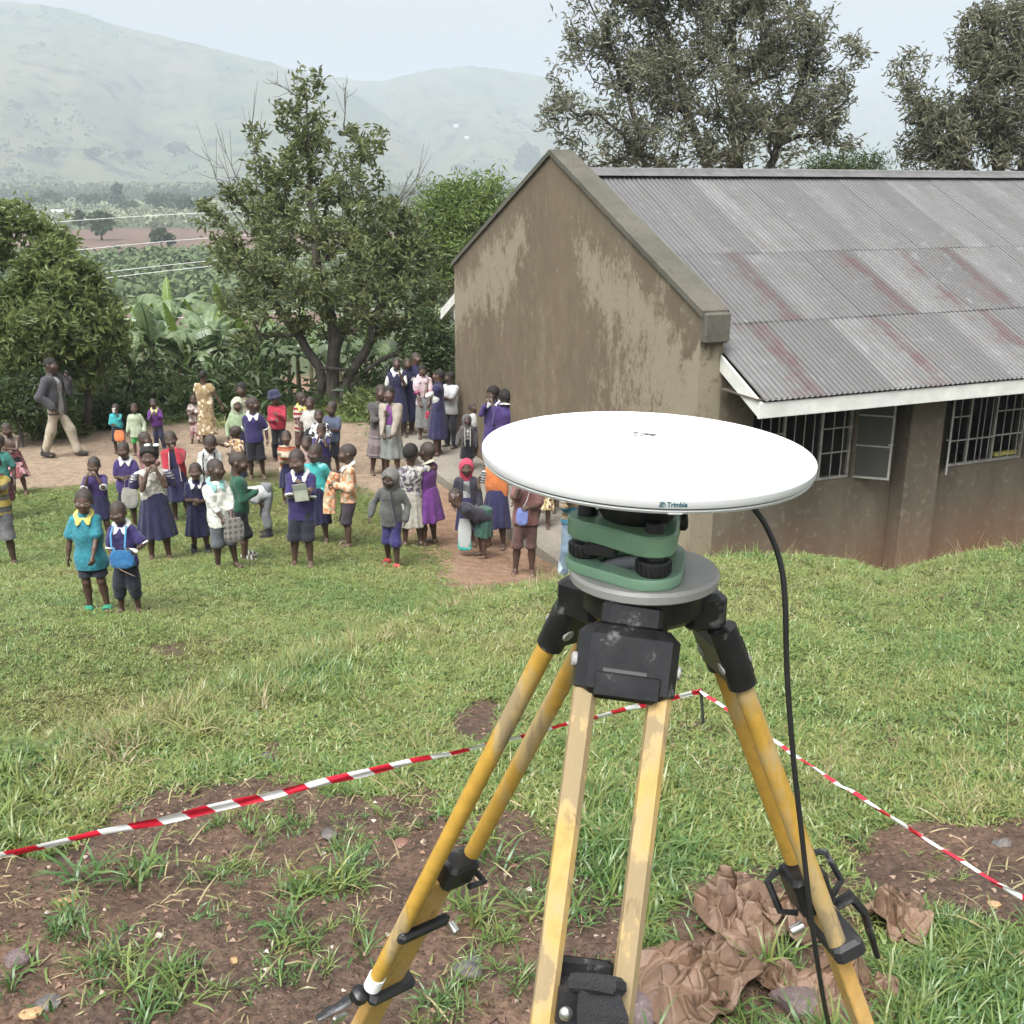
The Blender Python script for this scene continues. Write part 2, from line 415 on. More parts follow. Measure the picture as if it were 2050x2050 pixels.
# ------------------------------------------------------------------ hills across the valley: ridge pixel, distance of ridge, distance of foot
def m_hill(name, a, b, c):
    m, N, L, B = mat_new(name); v = objco(N, L)
    f = noise(N, L, v, .005, 6, .68); f2 = noise(N, L, v, .022, 6, .75)
    q = mixc(N, L, mapr(N, L, f, .38, .62), a, b); q = mixc(N, L, mapr(N, L, f2, .52, .60), q, c)
    L.new(q, B.inputs['Base Color']); B.inputs['Roughness'].default_value = 1; B.inputs['Specular IOR Level'].default_value = .1
    return m
HILLM = m_hill('hill_grassland', (.060, .085, .036), (.120, .115, .062), (.022, .034, .018))
def make_hill(ridge, dr, df, name, label, seed, gully, zfoot=-14.):
    rp = np.array(ridge, float); xs = np.linspace(rp[0, 0], rp[-1, 0], 260)
    # smooth the ridge through the picked points
    ys = np.interp(xs, rp[:, 0], rp[:, 1]); k = np.hanning(17); k /= k.sum(); ys = np.convolve(np.pad(ys, 8, 'edge'), k, 'valid')
    ys = ys + 3.0 * vnoise(np.c_[xs / 30., xs * 0], seed, 3) * 1.0
    ts = np.concatenate([np.linspace(0, 1, 70), np.linspace(1.02, 2, 20)])
    V = []
    for t in ts:
        for x, y in zip(xs, ys):
            a = ray(x, y); top = np.array([a[0] * dr, dr, a[2] * dr + CAMZ])
            if t <= 1:
                d = df + (dr - df) * t; p = (a[0] * d, d); s = t * t * (1.6 - .6 * t)
            else:
                d = dr + (t - 1) * 900; p = (a[0] * dr + (a[0] * .9) * (d - dr), d); s = 1 - (t - 1) ** 1.3
            V.append((p[0], p[1], zfoot + CAMZ + (top[2] - zfoot - CAMZ) * s))
    V = np.array(V); m = len(ts); n = len(xs); tt = np.repeat(ts, n)
    g = vnoise(np.c_[V[:, 0] / 260. + V[:, 1] / 900., V[:, 1] / 1500.], seed + 3, 4)
    amp = gully * np.clip(tt * (1 - tt) * 4, 0, 1) * (tt <= 1)
    V[:, 2] += amp * g + 2.5 * vnoise(V[:, :2] / 18., seed + 9, 2) * (tt < 1.001)
    i = np.arange(m - 1)[:, None] * n; j = np.arange(n - 1)[None]
    F = np.stack([i + j, i + j + 1, i + n + j + 1, i + n + j], -1).reshape(-1, 4)
    tag(link(name, npmesh(name, V, F, True), HILLM), label, kind='structure')
make_hill([(-900, -10), (-420, 0), (-120, -12), (40, 8), (110, 10), (190, 36), (260, 58), (340, 76), (420, 95), (520, 120), (600, 143), (700, 180), (790, 240), (900, 300), (1050, 345)],
          2300, 1150, 'hill', 'long grassy hill on the left beyond the valley', 41, 95)
make_hill([(300, 330), (450, 250), (560, 190), (650, 152), (720, 161), (770, 162), (820, 150), (880, 136), (940, 132), (1000, 138), (1080, 152), (1160, 180), (1300, 230), (1500, 270), (1800, 320)],
          2950, 1700, 'hill', 'rounded hill in the middle beyond the valley', 52, 110)
make_hill([(1300, 330), (1500, 260), (1620, 215), (1700, 185), (1740, 160), (1770, 143), (1790, 146), (1830, 190), (1920, 230), (2050, 255), (2300, 240), (2700, 300)],
          4300, 2600, 'hill', 'far pointed hill between the trees on the right', 63, 60)
# ------------------------------------------------------------------ school building
YAW = R(23.2)
gv = np.array([-math.sin(YAW), math.cos(YAW), 0]); lv = np.array([math.cos(YAW), math.sin(YAW), 0]); UZ = np.array([0, 0, 1.])
C0 = np.array([2.05, 11.7, 0.0])           # right front corner of the gable, at ground datum
BW, BR = 7.77, 1.72                        # gable width, rise
ZE = -1.356 + CAMZ                         # top of gable wall at its ends
ZR = ZE + BR - .246; FO = .784; ZEAVE = ZE - .843   # ridge of sheets, eave overhang, eave height
ZF = -4.55 + CAMZ; ZB = -5.6 + CAMZ        # floor level, bottom of walls in the ground
BL = 13.0
BM = np.stack([lv, gv, UZ], 1)             # local frame: x along the ridge, y across (0 = near wall), z up
bld = empty('school_building', (C0[0], C0[1], 0), YAW)
tag(bld, 'plastered school block with stained gable wall and grey corrugated iron roof', 'building')

def m_plaster():
    m, N, L, B = mat_new('stained_plaster'); v = objco(N, L)
    sx = N.new('ShaderNodeSeparateXYZ'); L.new(v, sx.inputs[0]); X, Y, Z = sx.outputs
    st = objco(N, L, (1, 1, .28))                                       # streaks run down
    st2 = objco(N, L, (1, 1, .5))
    n1 = noise(N, L, st, 1.3, 6, .62); n2 = noise(N, L, st, 7, 5, .6); n3 = noise(N, L, v, 30, 3); n4 = noise(N, L, st2, .45, 4, .6)
    # weathering: distance below the sloping coping, broken up by ragged noise
    u = math_(N, L, 'ABSOLUTE', math_(N, L, 'SUBTRACT', Y, BW / 2))
    dep = math_(N, L, 'SUBTRACT', math_(N, L, 'SUBTRACT', ZE + BR, math_(N, L, 'MULTIPLY', u, BR / (BW / 2))), Z)
    n5 = noise(N, L, objco(N, L, (1, 1, .7)), 1.0, 5, .65); n6 = noise(N, L, objco(N, L, (1, 1, .6)), 4.5, 6, .72); n7 = noise(N, L, objco(N, L, (1, 1, .7)), 15, 5, .75)
    dn = math_(N, L, 'ADD', dep, math_(N, L, 'MULTIPLY', math_(N, L, 'SUBTRACT', n5, .5), 1.6))
    bandf = math_(N, L, 'MULTIPLY', mapr(N, L, dn, .15, .7), mapr(N, L, dn, .9, 1.6, 1, 0)); bandf = math_(N, L, 'MULTIPLY', bandf, mapr(N, L, u, .5, 1.2))
    right = math_(N, L, 'MULTIPLY', mapr(N, L, Y, .6, 3.0, 1, 0), mapr(N, L, dn, .2, .8))
    reg = math_(N, L, 'MAXIMUM', bandf, right)
    tex = math_(N, L, 'ADD', math_(N, L, 'MULTIPLY', n6, .55), math_(N, L, 'MULTIPLY', n7, .45))
    pale = mapr(N, L, math_(N, L, 'ADD', tex, math_(N, L, 'MULTIPLY', reg, .195)), .565, .66)
    mot = math_(N, L, 'ADD', math_(N, L, 'MULTIPLY', n4, .5), math_(N, L, 'MULTIPLY', n6, .5))
    brown = mixc(N, L, mapr(N, L, mot, .38, .62), (.098, .077, .051), (.168, .136, .092))
    brown = mixc(N, L, mapr(N, L, n1, .35, .62, 0, .6), brown, (.140, .108, .075))
    c = mixc(N, L, math_(N, L, 'MULTIPLY', pale, .85), brown, (.245, .212, .152))
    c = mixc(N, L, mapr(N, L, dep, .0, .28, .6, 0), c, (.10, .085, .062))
    low = mapr(N, L, math_(N, L, 'ADD', Z, math_(N, L, 'MULTIPLY', math_(N, L, 'SUBTRACT', n2, .5), .5)), ZF - .2, ZF + .6, 1, 0)   # red soil splash
    c = mixc(N, L, math_(N, L, 'MULTIPLY', low, .65), c, (.19, .105, .065))
    spk = mapr(N, L, n3, .62, .7, 0, .35); c = mixc(N, L, spk, c, (.09, .07, .05))
    L.new(c, B.inputs['Base Color']); B.inputs['Roughness'].default_value = .93; B.inputs['Specular IOR Level'].default_value = .2
    bump(N, L, B, math_(N, L, 'ADD', noise(N, L, v, 45, 4), math_(N, L, 'MULTIPLY', n2, .8)), .5, .012)
    return m
PLAST = m_plaster()

def m_wall2():
    m, N, L, B = mat_new('grey_brown_plaster'); v = objco(N, L)
    sx = N.new('ShaderNodeSeparateXYZ'); L.new(v, sx.inputs[0]); Z = sx.outputs[2]
    st = objco(N, L, (1, 1, .35)); n1 = noise(N, L, st, 1.6, 5, .6); n2 = noise(N, L, v, 9, 4, .6)
    c = mixc(N, L, mapr(N, L, n1, .35, .65), (.100, .083, .062), (.155, .130, .098))
    c = mixc(N, L, mapr(N, L, n2, .55, .7, 0, .5), c, (.25, .215, .17))
    zz = math_(N, L, 'ADD', Z, math_(N, L, 'MULTIPLY', math_(N, L, 'SUBTRACT', n1, .5), .8))
    c = mixc(N, L, mapr(N, L, zz, ZF - .3, ZF + .7, .85, 0), c, (.20, .105, .062))
    L.new(c, B.inputs['Base Color']); B.inputs['Roughness'].default_value = .95; B.inputs['Specular IOR Level'].default_value = .2
    bump(N, L, B, math_(N, L, 'ADD', noise(N, L, v, 60, 3), n2), .45, .01)
    return m
WALL2 = m_wall2()
def m_concrete(name, a, b, moss=None):
    m, N, L, B = mat_new(name); v = objco(N, L); n1 = noise(N, L, v, 2.2, 5, .65); n2 = noise(N, L, v, 18, 4)
    c = mixc(N, L, mapr(N, L, n1, .35, .65), a, b); c = mixc(N, L, mapr(N, L, n2, .5, .75, 0, .5), c, tuple(q * .55 for q in a))
    if moss: c = mixc(N, L, mapr(N, L, noise(N, L, v, 1.1, 5, .7), .5, .62, 0, .7), c, moss)
    L.new(c, B.inputs['Base Color']); B.inputs['Roughness'].default_value = .92
    bump(N, L, B, n2, .4, .01); return m
COPE = m_concrete('weathered_coping_concrete', (.070, .064, .050), (.112, .102, .080), (.042, .046, .030))
APRON = m_concrete('worn_apron_concrete', (.17, .15, .125), (.26, .23, .19), (.10, .10, .07))
WHITEP = m_plain('weathered_white_paint', (.55, .55, .51), .55, .12, 5)
STEEL = m_plain('grey_painted_steel', (.30, .29, .26), .5, .25, 9)
DARKIN = m_plain('dim_interior_plaster', (.16, .15, .135), .9, .2, 2)
GLASS, _N, _L, _B = mat_new('dusty_window_glass')
_B.inputs['Base Color'].default_value = (.075, .075, .066, 1); _B.inputs['Roughness'].default_value = .4; _B.inputs['Alpha'].default_value = .8; _B.inputs['Specular IOR Level'].default_value = .25

# --- gable wall: 0.3 thick pentagon
TH = .30
pent = lambda zo=0.0: [(0, ZB), (BW, ZB), (BW, ZE), (BW / 2, ZE + BR), (0, ZE)]
def extrude_yz(mb, poly, x0, x1):
    n = len(poly); V = [(x0, y, z) for y, z in poly] + [(x1, y, z) for y, z in poly]
    F4 = np.array([[i, i + n, (i + 1) % n + n, (i + 1) % n] for i in range(n)])
    mb.add(V, [F4]); mb.F.setdefault(n, []).append(np.array([list(range(n)), list(range(2 * n - 1, n - 1, -1))]) + mb.n - 2 * n)
b = MB(); extrude_yz(b, pent(), 0, TH); b.build('gable_wall', PLAST, bld)
# far gable, beyond the frame
b = MB(); extrude_yz(b, pent(), BL - TH, BL); b.build('gable_wall', PLAST, bld)
# --- coping slab along the two slopes and the block end at the near corner
b = MB(); tk = .07
sl = BR / (BW / 2)
def cop(y0, z0, y1, z1, dz):
    V = [(-.035, y0, z0), (TH + .012, y0, z0), (TH + .012, y0, z0 + dz), (-.035, y0, z0 + dz), (-.035, y1, z1), (TH + .012, y1, z1), (TH + .012, y1, z1 + dz), (-.035, y1, z1 + dz)]
    F = [[0, 1, 2, 3], [7, 6, 5, 4], [0, 4, 5, 1], [1, 5, 6, 2], [2, 6, 7, 3], [3, 7, 4, 0]]
    b.add(V, F)
cop(-.06, ZE - .06 * sl, BW / 2, ZE + BR, tk); cop(BW / 2, ZE + BR, BW + .05, ZE - .05 * sl, tk)
b.build('coping', COPE, bld)
b = MB(); b.box((.15, -.055, ZE - .145), (TH + .024, .115, .33), bev=.02); b.build('parapet_block', COPE, bld)
# --- long walls
def wall_with_holes(name, mat, y0, y1, holes, x0=TH + .001, x1=BL - TH - .001, ztop=None):
    xs = sorted({x0, x1, *[h[0] for h in holes], *[h[1] for h in holes]}); b = MB()
    for a, c in zip(xs[:-1], xs[1:]):
        hs = [h for h in holes if h[0] <= a + 1e-6 and h[1] >= c - 1e-6]
        if not hs: b.box(((a + c) / 2, (y0 + y1) / 2, (ZB + ztop) / 2), (c - a, y1 - y0, ztop - ZB))
        else:
            h = hs[0]
            b.box(((a + c) / 2, (y0 + y1) / 2, (ZB + h[2]) / 2), (c - a, y1 - y0, h[2] - ZB))
            b.box(((a + c) / 2, (y0 + y1) / 2, (h[3] + ztop) / 2), (c - a, y1 - y0, ztop - h[3]))
    return b.build(name, mat, bld)
ZS, ZH = -3.43 + CAMZ, -2.30 + CAMZ       # sill, head
ZW = ZE - .52
W1 = (.78, 2.26, ZS, ZH); W2 = (3.80, 5.12, ZS - .03, ZH); W3 = (6.1, 7.5, ZS, ZH); W4 = (9., 10.4, ZS, ZH)
wall_with_holes('long_wall', WALL2, .004, .20, [W1, W2, W3, W4], ztop=ZW)
wall_with_holes('long_wall', WALL2, BW - .2, BW - .004, [(1.2, 2.6, ZS, ZH), (5.4, 6.8, ZS, ZH)], ztop=ZW)
for x0 in (2.90, 5.75, 8.4):
    b = MB(); b.box((x0 + .26, -.122, (ZB + ZW - .12) / 2), (.53, .248, ZW - .12 - ZB), bev=.012); tag(b.build('pilaster', WALL2, bld))
b = MB(); b.box((BL / 2, BW / 2, ZF), (BL - .61, BW - .41, .1)); b.build('floor_slab', APRON, bld)
b = MB(); b.box((2.75, BW / 2, (ZF + .05 + ZW) / 2), (.15, BW - .45, ZW - ZF - .05)); b.box((7.9, BW / 2, (ZF + .05 + ZW) / 2), (.15, BW - .45, ZW - ZF - .05)); b.build('partition_wall', DARKIN, bld)

# --- steel windows: frame, bars, casements with panes
def window(x0, x1, z0, z1, mull, bars, openings):
    w = MB(); t = .028; yy = .07
    w.box(((x0 + x1) / 2, yy, z0 + t / 2), (x1 - x0, .04, t)); w.box(((x0 + x1) / 2, yy, z1 - t / 2), (x1 - x0, .04, t))
    for x in (x0 + t / 2, x1 - t / 2, *mull): w.box((x, yy, (z0 + z1) / 2), (t, .036, z1 - z0 - 2 * t))
    fr = w.build('window', STEEL, bld)
    for x in bars:
        q = MB(); q.tube([(x, yy - .03, z0 + .005), (x, yy - .03, z1 - .005)], .007, 6); q.build('bar', STEEL, fr)
    for (xa, xb, z) in openings:
        q = MB(); q.box(((xa + xb) / 2, yy - .012, z), (xb - xa, .018, .016)); q.build('bar', STEEL, fr)
    return fr
def casement(fr, xh, z0, z1, w, ang, pane=True):
    """outward hinged steel leaf; ang = degrees open, hinge at xh, leaf swings towards -y"""
    a = R(ang); ex = np.array([math.cos(a), -math.sin(a), 0]); ey = np.array([math.sin(a), math.cos(a), 0]); M = np.stack([ex, ey, UZ], 1); o = np.array([xh, .04, 0]); q = MB(); t = .026
    P = lambda u, z: o + ex * u + UZ * z
    for z in (z0 + t / 2, z1 - t / 2): q.box(P(w / 2, z), (w, .022, t), M)
    for u in (t / 2, w - t / 2): q.box(P(u, (z0 + z1) / 2), (t, .024, z1 - z0 - 2 * t), M)
    hz = [z0 + (z1 - z0) * k for k in (.36, .69)]
    for z in hz: q.box(P(w / 2, z), (w - 2 * t, .018, .018), M)
    leaf = q.build('casement', STEEL, fr)
    q = MB(); q.box(P(w - .02, z0 + .44) - ey * .03, (.06, .02, .016), M); q.build('latch', STEEL, leaf)
    if pane:
        zz = [z0 + t] + hz + [z1 - t]
        for za, zb in zip(zz[:-1], zz[1:]):
            q = MB(); q.box(P(w / 2, (za + zb) / 2), (w - 2 * t, .005, zb - za - .012), M); q.build('pane', GLASS, leaf)
f1 = window(*W1, mull=(1.27, 1.815), bars=(.92, 1.05, 1.17, 1.40, 1.54, 1.68, 1.97, 2.12), openings=((1.83, 2.23, -2.80 + CAMZ), (1.83, 2.23, -3.10 + CAMZ), (.8, 1.26, -3.1 + CAMZ), (.8, 1.26, -2.8 + CAMZ)))
casement(f1, 2.275, ZS - .0, ZH, .46, 42)
f2 = window(*W2, mull=(4.16, 4.60), bars=(3.97, 4.29, 4.38, 4.50, 4.73, 4.87, 5.0), openings=((3.83, 4.15, -2.82 + CAMZ), (3.83, 4.59, -3.13 + CAMZ), (4.62, 5.09, -2.80 + CAMZ), (4.62, 5.09, -3.12 + CAMZ)))
casement(f2, 3.79, ZS - .03, ZH, .40, 131, True)
casement(f2, 5.135, ZS - .03, ZH, .42, 42)
f3 = window(*W3, mull=(6.6, 7.05), bars=(6.25, 6.4, 6.8, 6.95, 7.2, 7.35), openings=((6.13, 6.58, -3.1 + CAMZ),))
# a yellow board edge and an exercise book lying inside the second window
b = MB(); b.box((C0 + lv * 4.93 + gv * .13 + UZ * (ZS - .03 + .062))[:3] , (.42, .05, .05), BM); tag(b.build('ruler_box', m_plain('dull_yellow_paint', (.34, .31, .08), .6)), 'yellow wooden box lying on the sill inside the right hand window', 'box')

# --- corrugated roof sheets: three courses of overlapping sheets, near slope; long sheets on the far slope
def m_roof(name, streak):
    m, N, L, B = mat_new(name); v = objco(N, L); oi = N.new('ShaderNodeObjectInfo'); rv = oi.outputs['Random']
    sx = N.new('ShaderNodeSeparateXYZ'); L.new(v, sx.inputs[0]); X = sx.outputs[0]
    off = N.new('ShaderNodeVectorMath'); off.operation = 'ADD'; L.new(v, off.inputs[0]); cmb = N.new('ShaderNodeCombineXYZ')
    L.new(math_(N, L, 'MULTIPLY', rv, 37.0), cmb.inputs[0]); L.new(math_(N, L, 'MULTIPLY', rv, 91.0), cmb.inputs[1]); L.new(cmb.outputs[0], off.inputs[1]); w = off.outputs[0]
    mp = N.new('ShaderNodeMapping'); mp.inputs['Scale'].default_value = (1, .16, 1); L.new(w, mp.inputs['Vector'])
    n1 = noise(N, L, mp.outputs[0], 5, 5, .6); n2 = noise(N, L, w, 3, 5, .65); n3 = noise(N, L, w, 22, 4)
    c = mixc(N, L, 1.0, oi.outputs['Color'], (.190, .187, .184), 'MULTIPLY'); c = mixc(N, L, mapr(N, L, n1, .4, .68, 0, .6), c, (.095, .093, .092))
    c = mixc(N, L, mapr(N, L, n2, .5, .7, 0, .6), c, (.10, .092, .088)); c = mixc(N, L, mapr(N, L, n3, .63, .72, 0, .8), c, (.10, .095, .09))
    c = mixc(N, L, mapr(N, L, n2, .30, .42, .5, 0), c, (.24, .24, .24))
    c = mixc(N, L, mapr(N, L, X, .38, .47, 0, .28), c, (.075, .074, .072))
    if streak:
        xs = math_(N, L, 'ADD', X, math_(N, L, 'MULTIPLY', math_(N, L, 'SUBTRACT', n1, .5), .30))
        k = math_(N, L, 'MULTIPLY', mapr(N, L, xs, streak[0], streak[0] + .05), mapr(N, L, xs, streak[1], streak[1] + .06, 1, 0))
        k = math_(N, L, 'MULTIPLY', k, mapr(N, L, n2, .33, .60, .25, 1)); c = mixc(N, L, math_(N, L, 'MULTIPLY', k, .6), c, (.068, .028, .030))
        k2 = math_(N, L, 'MULTIPLY', mapr(N, L, xs, streak[0] - .28, streak[0] - .1), mapr(N, L, n2, .5, .62)); k2 = math_(N, L, 'MULTIPLY', k2, mapr(N, L, xs, streak[1], streak[1] + .05, 1, 0))
        c = mixc(N, L, math_(N, L, 'MULTIPLY', k2, .4), c, (.10, .055, .050))
    L.new(c, B.inputs['Base Color']); B.inputs['Metallic'].default_value = .35
    L.new(mapr(N, L, n2, .3, .7, .38, .6), B.inputs['Roughness']); return m
ROOFM = [m_roof('galvanised_iron', None), m_roof('galvanised_iron_red_streak', (.62, .80)), m_roof('galvanised_iron_faint_streak', (.70, .82))]
SW, NW = .877, 12
slope_len = math.hypot(BW / 2 + FO, ZR - ZEAVE); ca = (BW / 2 + FO) / slope_len; sa_ = (ZR - ZEAVE) / slope_len
def sheet_mesh(name, length, lift):
    nx = NW * 6 + 4; xs = np.linspace(0, SW * (nx - 1) / (NW * 6), nx); wave = .0085 * np.cos(xs / SW * NW * 2 * np.pi)
    ys = [0, .03, length * .5, length - .17, length - .02, length]; zo = [0, 0, -.004, 0, lift, lift * 1.05]
    V = np.array([[x, -y, z + w] for y, z in zip(ys, zo) for x, w in zip(xs, wave)]); n = nx
    i = np.arange(len(ys) - 1)[:, None] * n; j = np.arange(n - 1)[None]
    F = np.stack([i + j, i + n + j, i + n + j + 1, i + j + 1], -1).reshape(-1, 4)
    return npmesh(name, V, F, True)
cuts = [(0.0, .43, .0), (.425, .727, .004), (.72, 1.0, .0)]
sheet_me = [sheet_mesh('roof_sheet', (c1 - c0) * slope_len + .02, lf) for c0, c1, lf in cuts]
for me_ in sheet_me: me_.materials.append(None)
tilt = math.atan2(ZR - ZEAVE, BW / 2 + FO)
ncol = 15; first = None
for col in range(ncol):
    for r_, (c0, c1, lf) in enumerate(cuts):
        o = bpy.data.objects.new('roof_sheet', sheet_me[r_]); COL.objects.link(o); o.parent = bld
        s0 = c0 * slope_len
        o.location = (TH + .005 + (col - (4 / 12. if r_ == 1 else 0)) * SW - (0.0), BW / 2 - s0 * ca + .0, ZR - s0 * sa_ + .030 - r_ * .0045 + (col % 2) * .003)
        if r_ == 1 and col == 0: o.location.x = TH + .005
        o.rotation_euler = (tilt, 0, random.uniform(-.002, .002))
        g_ = (.62 if col % 2 else .76) + random.uniform(-.08, .08) + (.06 if r_ == 0 else 0); o.color = (g_, g_, g_, 1)
        k = 0
        if r_ == 2 and col % 2 == 0: k = 1
        if r_ == 2 and col % 2 == 1: k = 0
        if r_ == 1 and col % 2 == 1: k = 1
        if r_ == 1 and col in (0, 4): k = 2
        o.material_slots[0].link = 'OBJECT'; o.material_slots[0].material = ROOFM[k]
back_me = sheet_mesh('roof_sheet', slope_len, 0); back_me.materials.append(ROOFM[0])
for col in range(ncol):
    o = bpy.data.objects.new('roof_sheet', back_me); COL.objects.link(o); o.parent = bld
    o.location = (TH + .005 + col * SW + SW, BW / 2, ZR + .03); o.rotation_euler = (tilt, 0, math.pi)
    o.rotation_mode = 'XYZ'
b = MB()                                            # ridge cap: folded strip with a rolled top
prof = [(-.21, -.21 * sl * 1.12 + .03), (-.06, -.015), (-.035, .02), (0, .035), (.035, .02), (.06, -.015), (.21, -.21 * sl * 1.12 + .03)]
pp = [(BW / 2 + y, ZR + .055 + z) for y, z in prof]
for i in range(5):
    xa, xb = TH + .006 + i * 2.6, min(TH + .006 + (i + 1) * 2.6 + .05, BL + .4); dz = .002 * (i % 2)
    n = len(pp); V = [(xa, y, z + dz) for y, z in pp] + [(xb, y, z + dz) for y, z in pp]
    F = np.array([[j, j + 1, j + 1 + n, j + n] for j in range(n - 1)]); q = MB(); q.add(V, F); q.build('ridge_cap', ROOFM[0], bld)
# fascia along the eave, barge board at the near end, the far eave's barge board
fz = ZEAVE - .012
b = MB(); b.box(((.27 + BL) / 2, -FO + .02, fz - .085), (BL - .27, .03, .17), bev=.004); b.build('fascia_board', WHITEP, bld)
def barge(y0, y1, x):
    z = lambda y: ZEAVE + (y + FO) * (ZR - ZEAVE) / (BW / 2 + FO) if y < BW / 2 else ZEAVE + (BW + FO - y) * (ZR - ZEAVE) / (BW / 2 + FO)
    V = []
    for xx in (x - .014, x + .014):
        for y in (y0, y1): V += [(xx, y, z(y) - .18), (xx, y, z(y) - .006)]
    return MB().add(V, [[0, 2, 3, 1], [4, 5, 7, 6], [0, 1, 5, 4], [2, 6, 7, 3], [1, 3, 7, 5], [0, 4, 6, 2]])
barge(-FO + .002, -.002, .285).build('barge_board', WHITEP, bld)
barge(BW + .002, BW + FO, .03).build('barge_board', WHITEP, bld)
b = MB(); b.box(((.27 + BL) / 2, BW + FO - .02, fz - .085), (BL - .27, .03, .17)); b.build('fascia_board', WHITEP, bld)
b = MB(); b.box((BL / 2, -FO / 2 - .02, ZEAVE + .02), (BL - .5, FO - .06, .012)); b.build('soffit', m_plain('dark_timber', (.08, .065, .05), .85), bld)

# --- concrete apron along the gable foot, on the yard
ap = MB(); ZA = -4.50 + CAMZ
ap.box((-.505, BW / 2 + .55, ZA - .35), (1.0, BW + 1.5, .70), bev=.02)
ap_o = ap.build('pavement', APRON); ap_o.matrix_world = Matrix.Translation((C0[0], C0[1], 0)) @ Matrix.Rotation(YAW, 4, 'Z')
tag(ap_o, 'raised concrete apron along the foot of the gable wall', kind='structure')
# ------------------------------------------------------------------ foliage materials
def m_leaf(name, dark, light, extra=None, trans=.35, rough=.45, spec=.4):
    m, N, L, B = mat_new(name); v = objco(N, L)
    a = N.new('ShaderNodeAttribute'); a.attribute_name = 'leafvar'
    c = mixc(N, L, a.outputs['Fac'], dark, light)
    if extra: c = mixc(N, L, mapr(N, L, a.outputs['Fac'], extra[0], extra[0] + .02), c, extra[1])
    c = mixc(N, L, mapr(N, L, noise(N, L, v, .9, 3), .35, .65, .0, .35), c, light)
    L.new(c, B.inputs['Base Color']); B.inputs['Roughness'].default_value = rough; B.inputs['Specular IOR Level'].default_value = spec
    tr = N.new('ShaderNodeBsdfTranslucent'); L.new(c, tr.inputs['Color']); mx = N.new('ShaderNodeMixShader'); mx.inputs[0].default_value = trans
    L.new(B.outputs[0], mx.inputs[1]); L.new(tr.outputs[0], mx.inputs[2]); L.new(mx.outputs[0], N['Material Output'].inputs['Surface']); return m
def m_bark(name, a, b):
    m, N, L, B = mat_new(name); v = objco(N, L, (1, 1, .25)); n = noise(N, L, v, 14, 5, .65)
    L.new(mixc(N, L, mapr(N, L, n, .35, .65), a, b), B.inputs['Base Color']); B.inputs['Roughness'].default_value = .9; bump(N, L, B, n, .6, .03); return m
BARK = m_bark('grey_bark', (.050, .042, .034), (.115, .10, .082)); BARK2 = m_bark('dark_bark', (.035, .03, .026), (.075, .065, .055))
LEAF_A = m_leaf('glossy_tree_leaf', (.048, .074, .028), (.190, .215, .085))
LEAF_B = m_leaf('bright_tree_leaf', (.050, .095, .028), (.200, .240, .080))
LEAF_C = m_leaf('pale_acacia_leaf', (.075, .135, .03), (.19, .26, .07))
LEAF_D = m_leaf('feathery_grey_leaf', (.080, .086, .050), (.215, .215, .140), extra=(.985, (.30, .10, .025)))
LEAF_E = m_leaf('undergrowth_leaf', (.03, .055, .018), (.085, .125, .045))

def leaf_cloud(centers, dirs, per, size, aspect, spread, droop, r, clump=True, fold=.25, plume=0.0):
    """many small folded leaves in rosettes round the given twig ends"""
    n = len(centers) * per; c = np.repeat(centers, per, 0); dv = np.repeat(dirs, per, 0)
    ax = r.normal(size=(n, 3)); ax += dv * .9; ax[:, 2] += .15 - droop; ax /= np.linalg.norm(ax, axis=1)[:, None]
    p = c + r.normal(size=(n, 3)) * spread * np.array([1, 1, .8]) - dv * (r.random(n) * (spread * 1.2 + plume))[:, None]
    L = size * (.6 + .8 * r.random(n)); W = L * aspect * (.8 + .4 * r.random(n))
    rd = r.normal(size=(n, 3)); rd[:, 2] *= .35; sd = np.cross(ax, rd); sd /= np.linalg.norm(sd, axis=1)[:, None] + 1e-9
    up = np.cross(sd, ax); up *= np.sign(up[:, 2:3] + 1e-9)
    base = p; tip = p + ax * L[:, None] - up * (L * .18)[:, None]; mid = p + ax * (L * .5)[:, None] + up * (W * .0)[:, None]
    l = mid + sd * W[:, None] * .5 + up * (W * fold)[:, None]; rgt = mid - sd * W[:, None] * .5 + up * (W * fold)[:, None]
    V = np.stack([base, l, tip, rgt], 1).reshape(-1, 3)
    i = np.arange(n)[:, None] * 4; F = np.concatenate([i + np.array([0, 1, 2]), i + np.array([0, 2, 3])])
    var = np.repeat(np.clip(np.repeat(r.random(len(centers)), per) * .45 + r.random(n) * .55, 0, 1), 4)
    # tone differs at random by rosette and by leaf
    return V, F, var

def smooth_path(a, b, sag, r, k=4):
    t = np.linspace(0, 1, k)[:, None]; p = a + (b - a) * t
    L = np.linalg.norm(b - a); p += (np.sin(t * np.pi) * r.normal(size=3) * .08 * L); p[:, 2] += (np.sin(t[:, 0] * np.pi)) * sag * L
    return p

